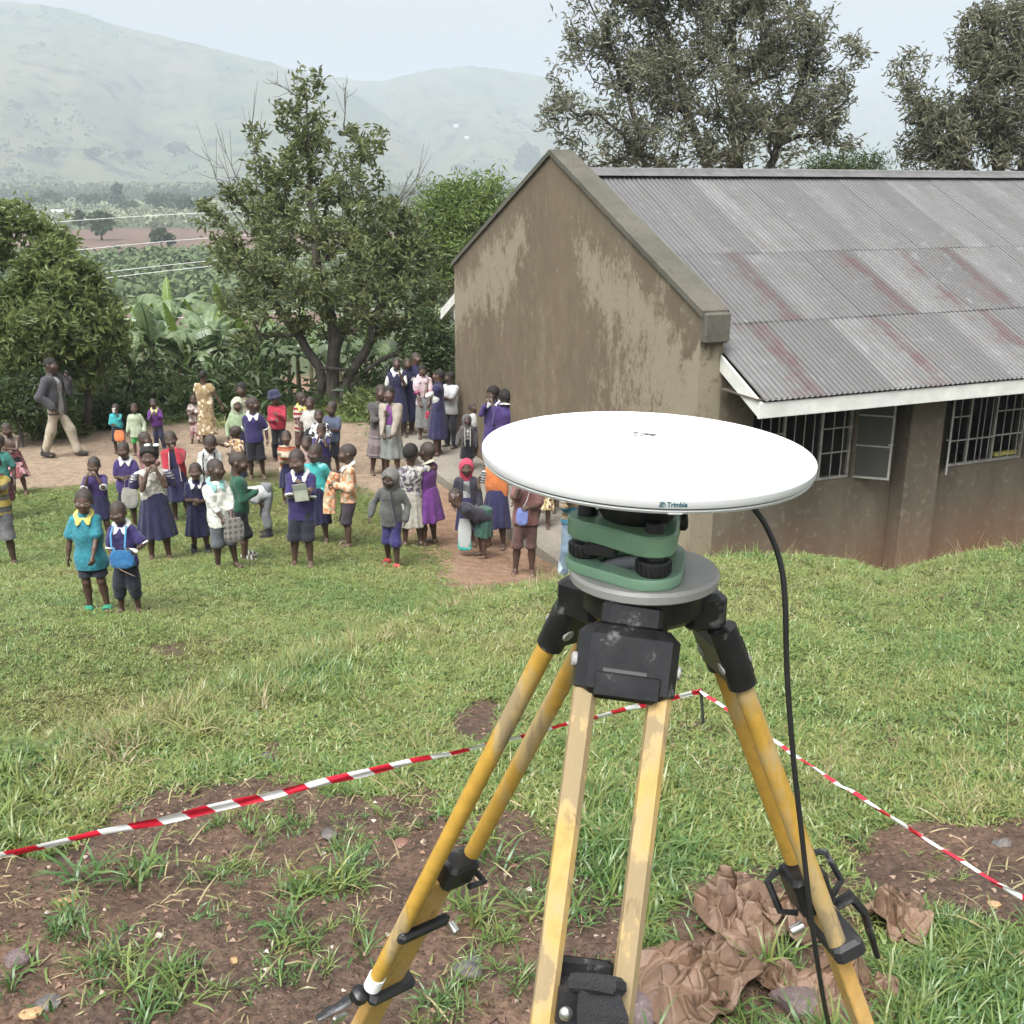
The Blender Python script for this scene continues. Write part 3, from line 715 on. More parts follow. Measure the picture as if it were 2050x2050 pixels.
def tree(name, label, base, trunks, blobs, ntgt, per, leaf, barkm, leafm, seed, trunk_r, group=None, aspect=.35, spread=.14, droop=.2, bare=None, cat='tree', shell=.55, tw=.007, plume=0.0, holes=None):
    """trunks: list of polylines (world); blobs: (centre, radii) ellipsoids that together make the crown; grows limbs to points in them"""
    r = np.random.default_rng(seed); base = np.asarray(base, float)
    vol = np.array([np.prod(b[1]) ** .72 for b in blobs]); cnt = np.maximum(3, (vol / vol.sum() * ntgt).astype(int)); T = []
    for (c, rad), k in zip(blobs, cnt):
        q = r.normal(size=(k, 3)); q /= np.linalg.norm(q, axis=1)[:, None]; q *= (shell + (1 - shell) * r.random((k, 1)) ** .5) * (.8 + .35 * r.random((k, 1)))
        T.append(np.asarray(c) + q * np.asarray(rad))
    T = np.concatenate(T)
    if holes: T = T[vnoise(T / holes[0] + seed * 3.7, seed, 2) > holes[1]]
    nodes = []; par = []
    for tr in trunks:
        tr = np.asarray(tr, float); m = max(3, int(np.linalg.norm(np.diff(tr, axis=0), axis=1).sum() / .35))
        s = np.concatenate([[0], np.cumsum(np.linalg.norm(np.diff(tr, axis=0), axis=1))]); ss = np.linspace(0, s[-1], m)
        q = np.stack([np.interp(ss, s, tr[:, k]) for k in range(3)], 1); q[1:] += r.normal(size=(m - 1, 3)) * .02
        st = -1
        if nodes:
            A = np.array(nodes); d = np.linalg.norm(A - q[0], axis=1); j = int(d.argmin())
            if d[j] < .25: st = j; q = q[1:]
        for p in q:
            nodes.append(p); par.append(st); st = len(nodes) - 1
    root = np.asarray(trunks[0][0], float)
    order = np.argsort(np.linalg.norm((T - root) * np.array([1, 1, .9]), axis=1)); ends = []; nd_ = np.array(nodes); dist0 = np.zeros(len(nodes))
    for j in range(1, len(nodes)):
        if par[j] >= 0: dist0[j] = dist0[par[j]] + np.linalg.norm(nd_[j] - nd_[par[j]])
    nodes = list(nd_); dist0 = list(dist0); arr = np.zeros((len(nodes) + ntgt * 4 + 400, 3)); arr[:len(nodes)] = nd_; da = np.zeros(len(arr)); da[:len(nodes)] = dist0; n = len(nodes)
    for ti in order:
        t = T[ti]; A = arr[:n]; v = t - A; d = np.linalg.norm(v, axis=1)
        cost = d * (1 + .5 * np.clip(-v[:, 2] / (d + 1e-6), 0, 1)) + .25 * da[:n]
        j = int(cost.argmin()); L = d[j]; k = 2 if L < .6 else (3 if L < 1.6 else 4)
        pts = smooth_path(A[j], t, -.06, r, k + 1)[1:]; pj = j
        for p in pts:
            if n >= len(arr): break
            arr[n] = p; par.append(pj); da[n] = da[pj] + np.linalg.norm(p - arr[pj]); pj = n; n += 1
        ends.append(pj)
    P = arr[:n]; par = np.array(par); w = np.zeros(n); 
    for e in ends: w[e] += 1
    for j in range(n - 1, -1, -1):
        if par[j] >= 0: w[par[j]] += w[j]
    rad = tw * np.maximum(w, 1) ** .5; rad *= min(1.0, 1e9); sc = trunk_r / max(rad[0], 1e-6); rad = np.where(w > 3, tw + (rad - tw) * (trunk_r - tw) / max(rad.max() - tw, 1e-6), tw * .9)
    mb = MB()
    Vs = []; Fs = []; nb = 0
    # each node pair is a tapering prism; chains share direction so joints stay closed
    ch = np.nonzero(par >= 0)[0]; a = P[par[ch]]; b = P[ch]; ra = np.minimum(rad[par[ch]], rad[ch] * 1.6); rb = rad[ch]
    d = b - a; Ln = np.linalg.norm(d, axis=1)[:, None] + 1e-9; d = d / Ln; ref = np.where(np.abs(d[:, 2:3]) < .9, [[0, 0, 1.]], [[1., 0, 0]])
    u = np.cross(ref, d); u /= np.linalg.norm(u, axis=1)[:, None]; wv = np.cross(d, u); big = rb > .02
    for sel, sides in ((big, 8), (~big, 4)):
        if not sel.any(): continue
        ang = np.arange(sides) * 2 * np.pi / sides; cs = np.cos(ang)[None, :, None]; sn = np.sin(ang)[None, :, None]
        r1 = a[sel][:, None] - (d[sel] * ra[sel][:, None] * .25)[:, None] + ra[sel][:, None, None] * (cs * u[sel][:, None] + sn * wv[sel][:, None])
        r2 = b[sel][:, None] + (d[sel] * rb[sel][:, None] * .25)[:, None] + rb[sel][:, None, None] * (cs * u[sel][:, None] + sn * wv[sel][:, None])
        V = np.concatenate([r1, r2], 1).reshape(-1, 3); m = sel.sum(); i = np.arange(m)[:, None, None] * 2 * sides; j = np.arange(sides)[None]; k = (j + 1) % sides
        F = (i[:, :, 0][:, :, None] + np.stack([j, k, k + sides, j + sides], -1)).reshape(-1, 4); Vs.append(V); Fs.append(F + nb); nb += len(V)
    root_o = empty(name, tuple(base)); tag(root_o, label, cat, group)
    V = np.concatenate(Vs) - base; link('trunk', npmesh('trunk', V, np.concatenate(Fs), True), barkm, root_o)
    E = np.array(ends); dirs = P[E] - P[par[E]]; dirs /= np.linalg.norm(dirs, axis=1)[:, None] + 1e-9; cen = P[E]
    if bare is not None:
        keep = r.random(len(cen)) > bare; cen, dirs = cen[keep], dirs[keep]
    # some leaves along the twigs as well
    mids = (P[E] + P[par[E]]) / 2; cen = np.concatenate([cen, mids[::2]]); dirs = np.concatenate([dirs, dirs[::2] if bare is None else (P[E] - P[par[E]])[::2] / (np.linalg.norm((P[E] - P[par[E]])[::2], axis=1)[:, None] + 1e-9)])
    V, F, var = leaf_cloud(cen, dirs, per, leaf, aspect, spread, droop, r, plume=plume)
    me = npmesh('crown', V - base, F, False); vattr(me, 'leafvar', var); link('crown', me, leafm, root_o)
    return root_o

def bl(px, py, d, rx, ry, rz=None):
    """crown lobe seen at a pixel of the picture (1932 scale) at distance d, radii in the same pixels"""
    s = 2050 / 1932; c = at(px * s, py * s, d); k = d * .96 / FPX * s * 1.02
    return (c, np.array([rx * k, (rz if rz else (rx + ry) / 2) * k, ry * k]))
def P9(px, py, d): s = 2050 / 1932; return at(px * s, py * s, d)

# --- big tree in the middle
D = 24.0; g0 = at(668, 812, D); g0[2] = height(g0[:1], g0[1:2])[0]
bl_mid = [bl(582, 160, D, 22, 40), bl(580, 215, D, 55, 60), bl(540, 290, D, 75, 60), bl(625, 300, D + .4, 85, 70), bl(690, 265, D, 38, 35), bl(490, 250, D, 32, 28), bl(590, 390, D - .4, 130, 85), bl(490, 370, D, 70, 60),
          bl(690, 400, D + .3, 80, 75), bl(440, 400, D - .2, 45, 28), bl(395, 385, D, 28, 20), bl(480, 470, D - .6, 90, 60), bl(600, 490, D - 1, 150, 80), bl(720, 490, D, 95, 70), bl(550, 560, D - .8, 110, 60),
          bl(680, 570, D - .7, 120, 60), bl(790, 540, D + .6, 62, 70), bl(820, 600, D + .8, 52, 65), bl(450, 590, D, 55, 45), bl(475, 630, D - .3, 55, 24), bl(640, 605, D, 120, 32), bl(770, 625, D + .5, 80, 34), bl(420, 480, D, 40, 40), bl(735, 425, D, 62, 60), bl(785, 480, D, 52, 55), bl(385, 440, D, 36, 26)]
def tp(*pts): return [P9(*p) for p in pts]
gx = g0
tr_mid = [[g0 + [0, 0, -.1], *tp((628, 700, D), (632, 655, D), (622, 590, D), (600, 500, D), (590, 400, D), (582, 300, D), (580, 190, D))],
          [g0 + [-.45, .2, -.1], *tp((612, 720, D), (600, 690, D), (575, 650, D), (540, 600, D), (490, 540, D), (440, 470, D))],
          [g0 + [.25, -.1, -.1], *tp((648, 730, D), (672, 690, D), (700, 640, D), (715, 580, D), (720, 480, D), (700, 400, D))],
          [*tp((655, 716, D), (700, 695, D), (745, 668, D), (790, 640, D))],
          [*tp((632, 660, D), (660, 600, D), (680, 520, D), (670, 420, D))]]
tr_mid[3][0] = np.array(tr_mid[2][1]); tr_mid[4][0] = np.array(tr_mid[0][2])
mid_tree = tree('broadleaf_tree', 'tall open-crowned tree with several grey trunks in the middle of the yard edge', g0, tr_mid, bl_mid, 1150, 13, .150, BARK, LEAF_A, 101, .15, aspect=.36, spread=.075, bare=.12, tw=.0048, plume=.16, holes=(.75, -.32))
# bare twigs sticking out of its sides, and a plank across its trunks
_rr = np.random.default_rng(4)
for p_, e_ in (((500, 480), (400, 297)), ((505, 455), (425, 310)), ((510, 420), (440, 292)), ((520, 400), (498, 214)), ((770, 440), (846, 345)), ((765, 455), (850, 362)), ((790, 520), (812, 420)), ((690, 260), (688, 165)), ((610, 200), (545, 160)), ((790, 410), (830, 335))):
    _q = MB(); A_, B_ = at(*p_, D), at(*e_, D); L_ = np.linalg.norm(B_ - A_); t_ = np.linspace(0, 1, 7)[:, None]; pts = A_ + (B_ - A_) * t_ + np.cumsum(_rr.normal(size=(7, 3)) * .035 * L_, 0) * .5; _q.tube(pts, np.linspace(.016, .004, 7), 5)
    for k_ in (2, 3, 4, 5):
        for _ in range(2): v_ = (B_ - A_) / L_ + _rr.normal(size=3) * .55; _q.tube([pts[k_], pts[k_] + v_ * .16 * L_, pts[k_] + v_ * .26 * L_ + [0, 0, .05]], [.006, .0045, .003], 4)
    _o = _q.build('bare_branch', BARK, mid_tree, True); _o.location = -np.array(mid_tree.location)
_q = MB(); _a, _b = at(640, 737, D - .25), at(708, 741, D - .25); _q.tube([_a, _b], .045, 6); tag(_q.build('plank', BARK2), 'short dark pole fixed across the trunks of the big tree', 'pole')

# --- dark leafy tree at the left edge
D = 20.5; g1 = hit(172, 868)
bl_left = [bl(40, 420, D, 55, 40), bl(70, 460, D, 60, 50), bl(110, 500, D - .3, 60, 55), bl(20, 500, D, 80, 70), bl(60, 560, D - .8, 110, 70), bl(150, 550, D - .2, 60, 45), bl(190, 600, D, 60, 45), bl(110, 620, D - .6, 110, 55), bl(215, 640, D, 42, 40), bl(30, 640, D - .6, 70, 60), bl(160, 680, D, 90, 38), bl(-40, 470, D, 60, 70), bl(-60, 580, D - .5, 90, 70), bl(5, 400, D, 12, 20), bl(205, 690, D, 36, 24)]
tr_left = [[g1 + [0, 0, -.1], *tp((163, 775, D), (165, 735, D), (150, 680, D), (110, 600, D), (70, 520, D), (50, 440, D))], [*tp((165, 735, D), (185, 690, D), (195, 640, D))], [*tp((130, 640, D), (60, 640, D), (0, 600, D), (-40, 540, D))]]
tree('broadleaf_tree', 'dense dark leafy tree filling the left edge behind the walking man', g1, tr_left, bl_left, 1050, 13, .160, BARK2, LEAF_B, 102, .075, aspect=.36, spread=.09, tw=.005, plume=.2, bare=.1, holes=(.8, -.34))
# --- pale green tree behind the left corner of the building
D = 34.; g2 = at(905, 760, D); g2[2] = height(np.array([g2[0]]), np.array([g2[1]]))[0]
bl_pale = [bl(850, 370, D, 55, 26), bl(920, 355, D, 50, 25), bl(820, 400, D, 50, 30), bl(880, 410, D, 75, 35), bl(940, 390, D, 40, 35), bl(810, 440, D, 40, 28), bl(870, 460, D, 70, 35), bl(830, 500, D, 55, 30), bl(900, 500, D, 60, 40)]
tree('acacia_tree', 'pale green feathery tree showing above the left slope of the gable', g2, [[g2, *tp((856, 560, D), (860, 500, D), (870, 430, D))]], bl_pale, 700, 16, .17, BARK, LEAF_C, 103, .2, aspect=.3, spread=.2, tw=.007, holes=(.8, -.35))
# --- silky oaks behind the roof
D = 30.; g3 = at(1420, 700, D); g3[2] = height(np.array([g3[0]]), np.array([g3[1]]))[0]
bl_oak = [bl(1100, 30, D, 55, 45), bl(1180, 60, D, 80, 70), bl(1290, 30, D, 110, 70), bl(1400, 40, D - .5, 120, 80), bl(1500, 60, D, 80, 70), bl(1075, 110, D, 45, 40), bl(1050, 180, D, 30, 35), bl(1120, 180, D, 70, 50), bl(1220, 160, D - .6, 100, 80), bl(1340, 150, D - 1, 130, 90),
          bl(1460, 150, D - .4, 100, 80), bl(1555, 170, D, 55, 50), bl(1610, 120, D, 28, 60), bl(1045, 225, D, 30, 20), bl(1100, 250, D, 55, 30), bl(1160, 265, D, 55, 45), bl(1280, 260, D - .8, 120, 60), bl(1400, 260, D - 1, 130, 60), bl(1510, 240, D - .4, 80, 60), bl(1590, 250, D, 40, 35), bl(1130, 295, D, 45, 22), bl(1230, -60, D, 130, 70), bl(1400, -60, D, 150, 70), bl(1130, -40, D, 60, 40)]
tr_oak = [[g3, *tp((1400, 420, D), (1390, 300, D), (1380, 180, D), (1385, 60, D), (1390, -60, D))], [*tp((1398, 420, D), (1340, 330, D), (1300, 220, D), (1270, 100, D), (1230, -40, D))], [*tp((1398, 400, D), (1460, 300, D), (1490, 200, D), (1540, 100, D))],
          [*tp((1398, 420, D), (1290, 345, D), (1215, 320, D), (1170, 250, D), (1110, 200, D))], [*tp((1215, 320, D), (1190, 200, D), (1150, 80, D), (1100, -20, D))]]
tree('silky_oak_tree', 'wide grey-green tree dotted with orange flowers rising behind the roof ridge', g3, tr_oak, bl_oak, 1350, 19, .185, BARK2, LEAF_D, 104, .26, aspect=.24, spread=.10, bare=.04, tw=.0055, plume=.6, droop=.35, holes=(1.0, -.30))
D = 27.; g4 = at(2000, 700, D); g4[2] = height(np.array([g4[0]]), np.array([g4[1]]))[0]
bl_oak2 = [bl(1720, 130, D, 22, 50), bl(1735, 190, D, 28, 40), bl(1755, 240, D, 50, 40), bl(1800, 230, D, 45, 50), bl(1830, 140, D, 40, 55), bl(1850, 60, D, 40, 55), bl(1880, 180, D - .3, 60, 70), bl(1900, 60, D, 50, 60), bl(1770, 290, D, 50, 35), bl(1850, 270, D - .4, 70, 50), bl(1940, 240, D - .3, 70, 70), bl(1960, 130, D, 60, 80), bl(1720, 290, D, 20, 25), bl(1890, 10, D, 40, 40)]
tree('silky_oak_tree', 'ragged grey-green tree at the right edge behind the roof', g4, [[g4, *tp((1890, 420, D), (1880, 300, D), (1870, 180, D), (1870, 60, D))], [*tp((1890, 420, D), (1830, 320, D), (1780, 270, D), (1730, 200, D))], [*tp((1890, 420, D), (1930, 300, D), (1950, 180, D))]], bl_oak2, 680, 19, .175, BARK2, LEAF_D, 105, .2, aspect=.24, spread=.09, bare=.04, tw=.005, plume=.55, droop=.35, holes=(.85, -.30))
# low shrub between them, just over the ridge
D = 25.; g5 = at(1680, 640, D); g5[2] = height(np.array([g5[0]]), np.array([g5[1]]))[0]
tree('cypress_shrub', 'low soft green shrub peeping over the ridge between the two silky oaks', g5, [[g5, *tp((1585, 420, D), (1585, 330, D))]], [bl(1550, 315, D, 40, 18), bl(1600, 310, D, 45, 18), bl(1640, 300, D, 20, 12), bl(1600, 350, D, 80, 40)], 160, 18, .14, BARK2, LEAF_E, 106, .07, aspect=.16, spread=.16, cat='shrub', tw=.008)
# undergrowth shrubs along the drop at the back of the yard
for i, (px, py, d, rx, ry, lab) in enumerate([(30, 745, 19.5, 80, 42, 'leafy shrub at the left edge under the dark tree'), (95, 790, 20.5, 60, 28, 'low dark shrub just behind the legs of the walking man'), (215, 775, 21.5, 40, 26, 'low shrub beside the thin trunk of the left tree'),
        (700, 762, 23.0, 45, 22, 'thorny grey-green shrub at the foot of the big tree, right side'), (570, 765, 24, 40, 12, 'low shrub at the foot of the big tree, left side'), (735, 770, 21, 30, 20, 'small shrub beside the girls near the gable corner'), (815, 640, 23, 40, 60, 'tall leafy bush beside the left corner of the building'), (420, 765, 24, 55, 16, 'low grassy shrub behind the child in beige print')]):
    b_ = bl(px, py, d, rx, ry); g = np.array([b_[0][0], b_[0][1], 0.]); g[2] = height(np.array([g[0]]), np.array([g[1]]))[0]
    bb = [(b_[0] + np.array([k * b_[1][0] * .5, .1 * k, -.05 * abs(k)]), b_[1] * np.array([.6, .7, .9])) for k in (-1, 0, 1)]
    tree('shrub', lab, g, [[g + [0, 0, -.05], b_[0] + [0, 0, -b_[1][2] * .6], b_[0]]], bb, 130, 14, .13, BARK2, [LEAF_E, LEAF_B][i % 2], 120 + i, .03, group='undergrowth shrubs at the back of the yard', cat='shrub', spread=.12, tw=.006)
# ------------------------------------------------------------------ banana plants
BAN = m_leaf('banana_leaf', (.075, .135, .062), (.21, .275, .135), trans=.4, rough=.35, spec=.5)
BAN2 = m_leaf('young_banana_leaf', (.11, .19, .03), (.19, .27, .06), trans=.45, rough=.35, spec=.5)
BSTEM = m_bark('banana_pseudostem', (.07, .075, .035), (.16, .13, .075))
def banana_leaf_mesh(L, W, bend, tear, r):
    n = 26; t = np.linspace(0, 1, n); el = 1.25 - bend * t ** 1.25                       # elevation along the midrib
    ds = L / (n - 1); x = np.concatenate([[0], np.cumsum(np.cos(el[:-1]) * ds)]); z = np.concatenate([[0], np.cumsum(np.sin(el[:-1]) * ds)])
    w = W * np.sin(np.clip((t - .12) / .88, 0, 1) ** .7 * np.pi) ** .55 * .5; V = []; F = []; var = []
    mid = np.stack([x, 0 * x, z], 1); nrm = np.stack([-np.sin(el), 0 * el, np.cos(el)], 1)
    def q(a, b, c, d, k):
        i = len(V); V.extend([a, b, c, d]); F.append([i, i + 1, i + 2, i + 3]); var.extend([k] * 4)
    for s in (-1, 1):
        i = 3
        while i < n - 1:
            m = int(r.integers(1, 4)); j = min(n - 1, i + m); k = .25 + .75 * r.random(); dr = -.25 - .75 * r.random() * tear
            for a in range(i, j):
                ea = mid[a] + np.array([.12 * w[a], s * w[a], 0]) + nrm[a] * w[a] * dr; eb = mid[a + 1] + np.array([.12 * w[a + 1], s * w[a + 1], 0]) + nrm[a + 1] * w[a + 1] * dr
                if a == j - 1: eb = eb * .55 + ea * .45 - nrm[a] * .05 * w[a]
                ma = mid[a] + (np.array([.05 * w[a], s * w[a] * .55, 0]) + nrm[a] * w[a] * (.10 + dr * .25)); mb_ = mid[a + 1] + (np.array([.05 * w[a + 1], s * w[a + 1] * .55, 0]) + nrm[a + 1] * w[a + 1] * (.10 + dr * .25))
                A = (mid[a], mid[a + 1], mb_, ma) if s > 0 else (mid[a], ma, mb_, mid[a + 1]); q(*A, k)
                A = (ma, mb_, eb, ea) if s > 0 else (ma, ea, eb, mb_); q(*A, k * .9)
            i = j
    m = MB().tube(mid[::3], np.linspace(.022, .005, len(mid[::3])) * L / 1.8, 5); MV = np.concatenate(m.V); b = len(V)
    Fs = [np.array(F)] + [np.concatenate(f) + b for f in m.F.values()]
    me = npmesh('leaf', np.concatenate([np.array(V), MV]), Fs, True); vattr(me, 'leafvar', np.concatenate([var, np.full(len(MV), .9)])); return me
_r = np.random.default_rng(55)
BL_ME = [banana_leaf_mesh(2.0, .46, b, t, _r) for b, t in ((1.7, .4), (2.2, .7), (2.7, .9), (3.2, 1.1), (1.5, .5), (2.4, 1.1))]
for m_ in BL_ME: m_.materials.append(BAN)
BL_Y = banana_leaf_mesh(1.6, .34, .6, .1, _r); BL_Y.materials.append(BAN2)
def stem_mesh(h, r0):
    z = np.linspace(0, h, 8); return MB().tube(np.c_[.04 * np.sin(z * 1.5), .03 * np.sin(z * 1.1 + 1), z], r0 * (1 - .45 * z / h) * (1 + .06 * np.sin(z * 9)), 12).mesh('pseudostem', True)
ST_ME = [stem_mesh(h, .095) for h in (1.3, 1.8, 2.3)]
for m_ in ST_ME: m_.materials.append(BSTEM)
def banana(p, h, nl, scale, seed, label, young=True):
    r = np.random.default_rng(seed); root = empty('banana_plant', tuple(p), r.random() * 6.28); root.scale = (scale,) * 3
    tag(root, label, 'banana plant', 'banana plants below the yard'); hm = (1.3, 1.8, 2.3)[h]
    link('pseudostem', ST_ME[h], None, root)
    for i in range(nl):
        o = link('leaf', BL_ME[int(r.integers(0, 6))] if not (young and i == 0) else BL_Y, None, root)
        o.location = (.04 * math.sin(hm * 1.5), .03 * math.sin(hm * 1.1 + 1), hm - .06 - .05 * (i % 3)); s = .75 + .45 * r.random(); o.scale = (s, s, s)
        o.rotation_euler = (r.normal() * .12, (-.25 + .5 * r.random()) if i else -.25, i * 2.4 + r.random() * .6)
# placed by the crown point seen in the picture (1932 scale) and a distance; stems reach the ground there
BAN_AT = [(338, 668, 25.0, 1, 8, 'banana plant with a bright young leaf, left of the child in beige print'), (290, 688, 24.0, 1, 8, 'banana plant with dry brown stem behind the boy in the purple jumper'), (270, 655, 29, 2, 8, None), (318, 612, 33, 2, 7, None),
          (390, 662, 28, 1, 8, None), (430, 625, 33, 2, 7, None), (400, 700, 26, 1, 8, 'banana plant behind the person in the yellow print dress'), (470, 690, 27, 1, 8, None), (455, 662, 32, 2, 8, None), (520, 680, 30, 2, 8, None), (500, 715, 26, 0, 8, 'banana plant with wide pale leaves left of the big tree'),
          (560, 668, 31, 1, 8, None), (548, 712, 28, 1, 7, None), (600, 700, 30, 1, 8, None), (700, 660, 30, 2, 8, None), (690, 705, 27, 1, 8, 'banana plant seen between the trunks and the group of girls'), (740, 690, 29, 1, 8, None), (760, 650, 33, 2, 8, None), (800, 700, 28, 1, 8, 'banana plant by the building corner'), (820, 670, 31, 2, 8, None), (780, 725, 26, 0, 7, None),
          (240, 690, 27, 1, 8, None), (225, 650, 31, 2, 8, None), (60, 735, 24.5, 0, 8, 'banana plant under the dark tree left of the walking man'), (200, 735, 24, 0, 8, 'low banana plant with broad drooping leaf right of the walking man'), (255, 745, 24.5, 0, 7, None), (130, 720, 27, 1, 7, None), (360, 720, 25, 0, 7, None), (640, 690, 33, 2, 8, None), (585, 640, 36, 2, 7, None), (370, 630, 38, 2, 7, None), (480, 640, 38, 2, 7, None)]
_used = set()
def ban_label(px, d, h):
    where = next(t for lim, t in ((245, 'beside the dark tree'), (325, 'behind the boy in the purple jumper'), (405, 'behind the child in beige print'), (535, 'just left of the big tree'), (645, 'behind the big trunks'), (770, 'left of the tall girls'), (999, 'by the building corner')) if px < lim)
    for adj in ('', 'torn-leaved ', 'leaning ', 'pale ', 'droopy '):
        l = f"{adj}{('low', 'mid-height', 'tall')[h]} banana plant {'at the front' if d < 28.5 else ('in the middle' if d < 32.5 else 'far back')} of the grove {where}"
        if l not in _used: break
    _used.add(l); return l
for i, (px, py, d, h, nl, lab) in enumerate(BAN_AT):
    p = P9(px, py, d); z = height(np.array([p[0]]), np.array([p[1]]))[0]; hm = (1.3, 1.8, 2.3)[h]; sc = (p[2] - z) / hm; sc2 = min(max(sc, .8), 1.9)
    if lab is None: lab = ban_label(px, d, h)
    banana((p[0], p[1], z - .05), h, nl, sc2, 300 + i, lab)

# ------------------------------------------------------------------ undergrowth along the drop behind the yard
def undergrowth():
    r = np.random.default_rng(88); n = 800; a = r.uniform(-.52, .0, n); y = r.uniform(22.2, 30, n); x = a * y; k = (vnoise(np.c_[x, y] * .5, 91, 2) > -.45) & ~((np.abs(a + .155) < .075) & (r.random(n) < .75)); x, y = x[k], y[k]; z = height(x, y); hgt = (.25 + .9 * r.random(len(x)) ** 1.6) * (1 + .13 * (y - 22)); cen = np.repeat(np.c_[x, y, z], 3, 0) + np.c_[r.normal(size=(len(x) * 3, 2)) * .28, np.repeat(hgt, 3) * r.random(len(x) * 3)]; d = r.normal(size=cen.shape) * .5 + [0, -.1, .8]; d /= np.linalg.norm(d, axis=1)[:, None]
    V, F, var = leaf_cloud(cen, d, 10, .24, .34, .17, .15, r); me = npmesh('undergrowth', V, F, False); vattr(me, 'leafvar', var); tag(link('undergrowth', me, LEAF_E), 'tangled weeds and young plants along the drop behind the yard', kind='stuff')
undergrowth()
# ------------------------------------------------------------------ valley vegetation
from mathutils.bvhtree import BVHTree
_hb = []
for o_ in list(COL.objects):
    if o_.name.split('.')[0] == 'hill':
        vv = np.empty(len(o_.data.vertices) * 3, np.float32); o_.data.vertices.foreach_get('co', vv); _hb.append(BVHTree.FromPolygons([tuple(q) for q in vv.reshape(-1, 3)], [tuple(p.vertices) for p in o_.data.polygons]))
def far_hit(px, py, d):
    """nearest hill surface under a pixel, else the valley floor at distance d"""
    v = Vector(ray(px * 2050 / 1932, py * 2050 / 1932)); v.normalize(); best = None
    for b_ in _hb:
        h_ = b_.ray_cast(Vector((0, 0, CAMZ)), v)
        if h_[0] is not None and (best is None or h_[3] < best[1]): best = (h_[0], h_[3])
    return np.array(best[0]) if best else P9(px, py, d)
def far_tree_mesh(kind, r):
    n = 150 if kind != 'cone' else 160; q = r.normal(size=(n, 3)); q /= np.linalg.norm(q, axis=1)[:, None]
    if kind == 'cone':
        z = r.random(n) ** 1.4; a = r.random(n) * 6.28; rad = .26 * (1 - z) + .03; c = np.c_[rad * np.cos(a), rad * np.sin(a), .12 + .88 * z]
    else:
        lob = r.normal(size=(6, 3)) * np.array([.22, .22, .13]) + [0, 0, .62]; c = lob[r.integers(0, 6, n)] + q * np.array([.24, .24, .2]) * (.5 + .5 * r.random((n, 1)))
    V, F, var = leaf_cloud(c, q, 4, .16, .8, .05, .1, r); m = MB().tube([(0, 0, -.05), (0, 0, .3), (.02, 0, .6)], [.035, .028, .012], 6); b = len(V); MV = np.concatenate(m.V)
    crown = npmesh('crown', V, F, False); vattr(crown, 'leafvar', var); return crown, m.mesh('trunk', True)
_r = np.random.default_rng(77); FT = {k: far_tree_mesh(k, _r) for k in ('round', 'cone', 'wide')}
for c_, t_ in FT.values(): c_.materials.append(LEAF_E); t_.materials.append(BARK2)
FAR = [(223, 388, 640, 'cone', 13, 'dark pointed conifer standing alone in the valley'), (195, 478, 290, 'round', 8, 'thin reddish tree in the ploughed brown field'), (97, 305, 1050, 'round', 20, 'round tree on the pale meadow at the hill foot, left'), (160, 395, 640, 'round', 9, 'rounded tree left of the pointed conifer'), (180, 385, 660, 'round', 9, 'rounded tree touching the pointed conifer'),
       (300, 388, 600, 'wide', 9, 'spreading tree right of the pointed conifer'), (320, 386, 620, 'wide', 9, 'second spreading tree right of the pointed conifer'), (350, 385, 640, 'wide', 9, 'third spreading tree right of the pointed conifer'), (245, 412, 540, 'round', 7, 'small tree among the pale plantation, middle'), (305, 415, 520, 'round', 6, 'small dark tree in the plantation'), (355, 420, 500, 'round', 9, 'tree beside the plantation behind the big tree'),
       (100, 390, 650, 'wide', 10, 'bushy tree in the hazy row at the far left'), (60, 392, 650, 'wide', 8, 'leftmost bushy tree in the hazy row'), (250, 302, 1100, 'wide', 16, 'flat-topped tree at the hill foot'), (175, 300, 1150, 'wide', 16, 'broad dark tree at the hill foot'), (330, 295, 1150, 'wide', 22, 'tall dark tree clump at the hill foot'), (305, 470, 255, 'round', 5, 'round bush at the edge of the brown field'),
       (995, 318, 1500, 'cone', 40, 'hazy tall tree left of the gable peak'), (985, 320, 1500, 'cone', 34, 'hazy pointed tree beside the taller one left of the gable peak'), (1010, 320, 1520, 'cone', 36, 'third hazy tree left of the gable peak'), (870, 330, 1300, 'wide', 18, 'hazy low tree clump above the pale acacia')]
for i, (px, py, d, k, h, lab) in enumerate(FAR):
    if d < 900: p = P9(px, py, d); z = height(np.array([p[0]]), np.array([p[1]]))[0]
    else: p = far_hit(px, py, d); z = p[2] - .6
    o = empty('far_tree', (p[0], p[1], z), _r.random() * 6); w_ = h * (1.5 if k == 'wide' else 1.0); o.scale = (w_, w_, h)
    tag(o, lab, 'tree', 'trees scattered over the valley'); link('crown', FT[k][0], None, o); link('trunk', FT[k][1], None, o)
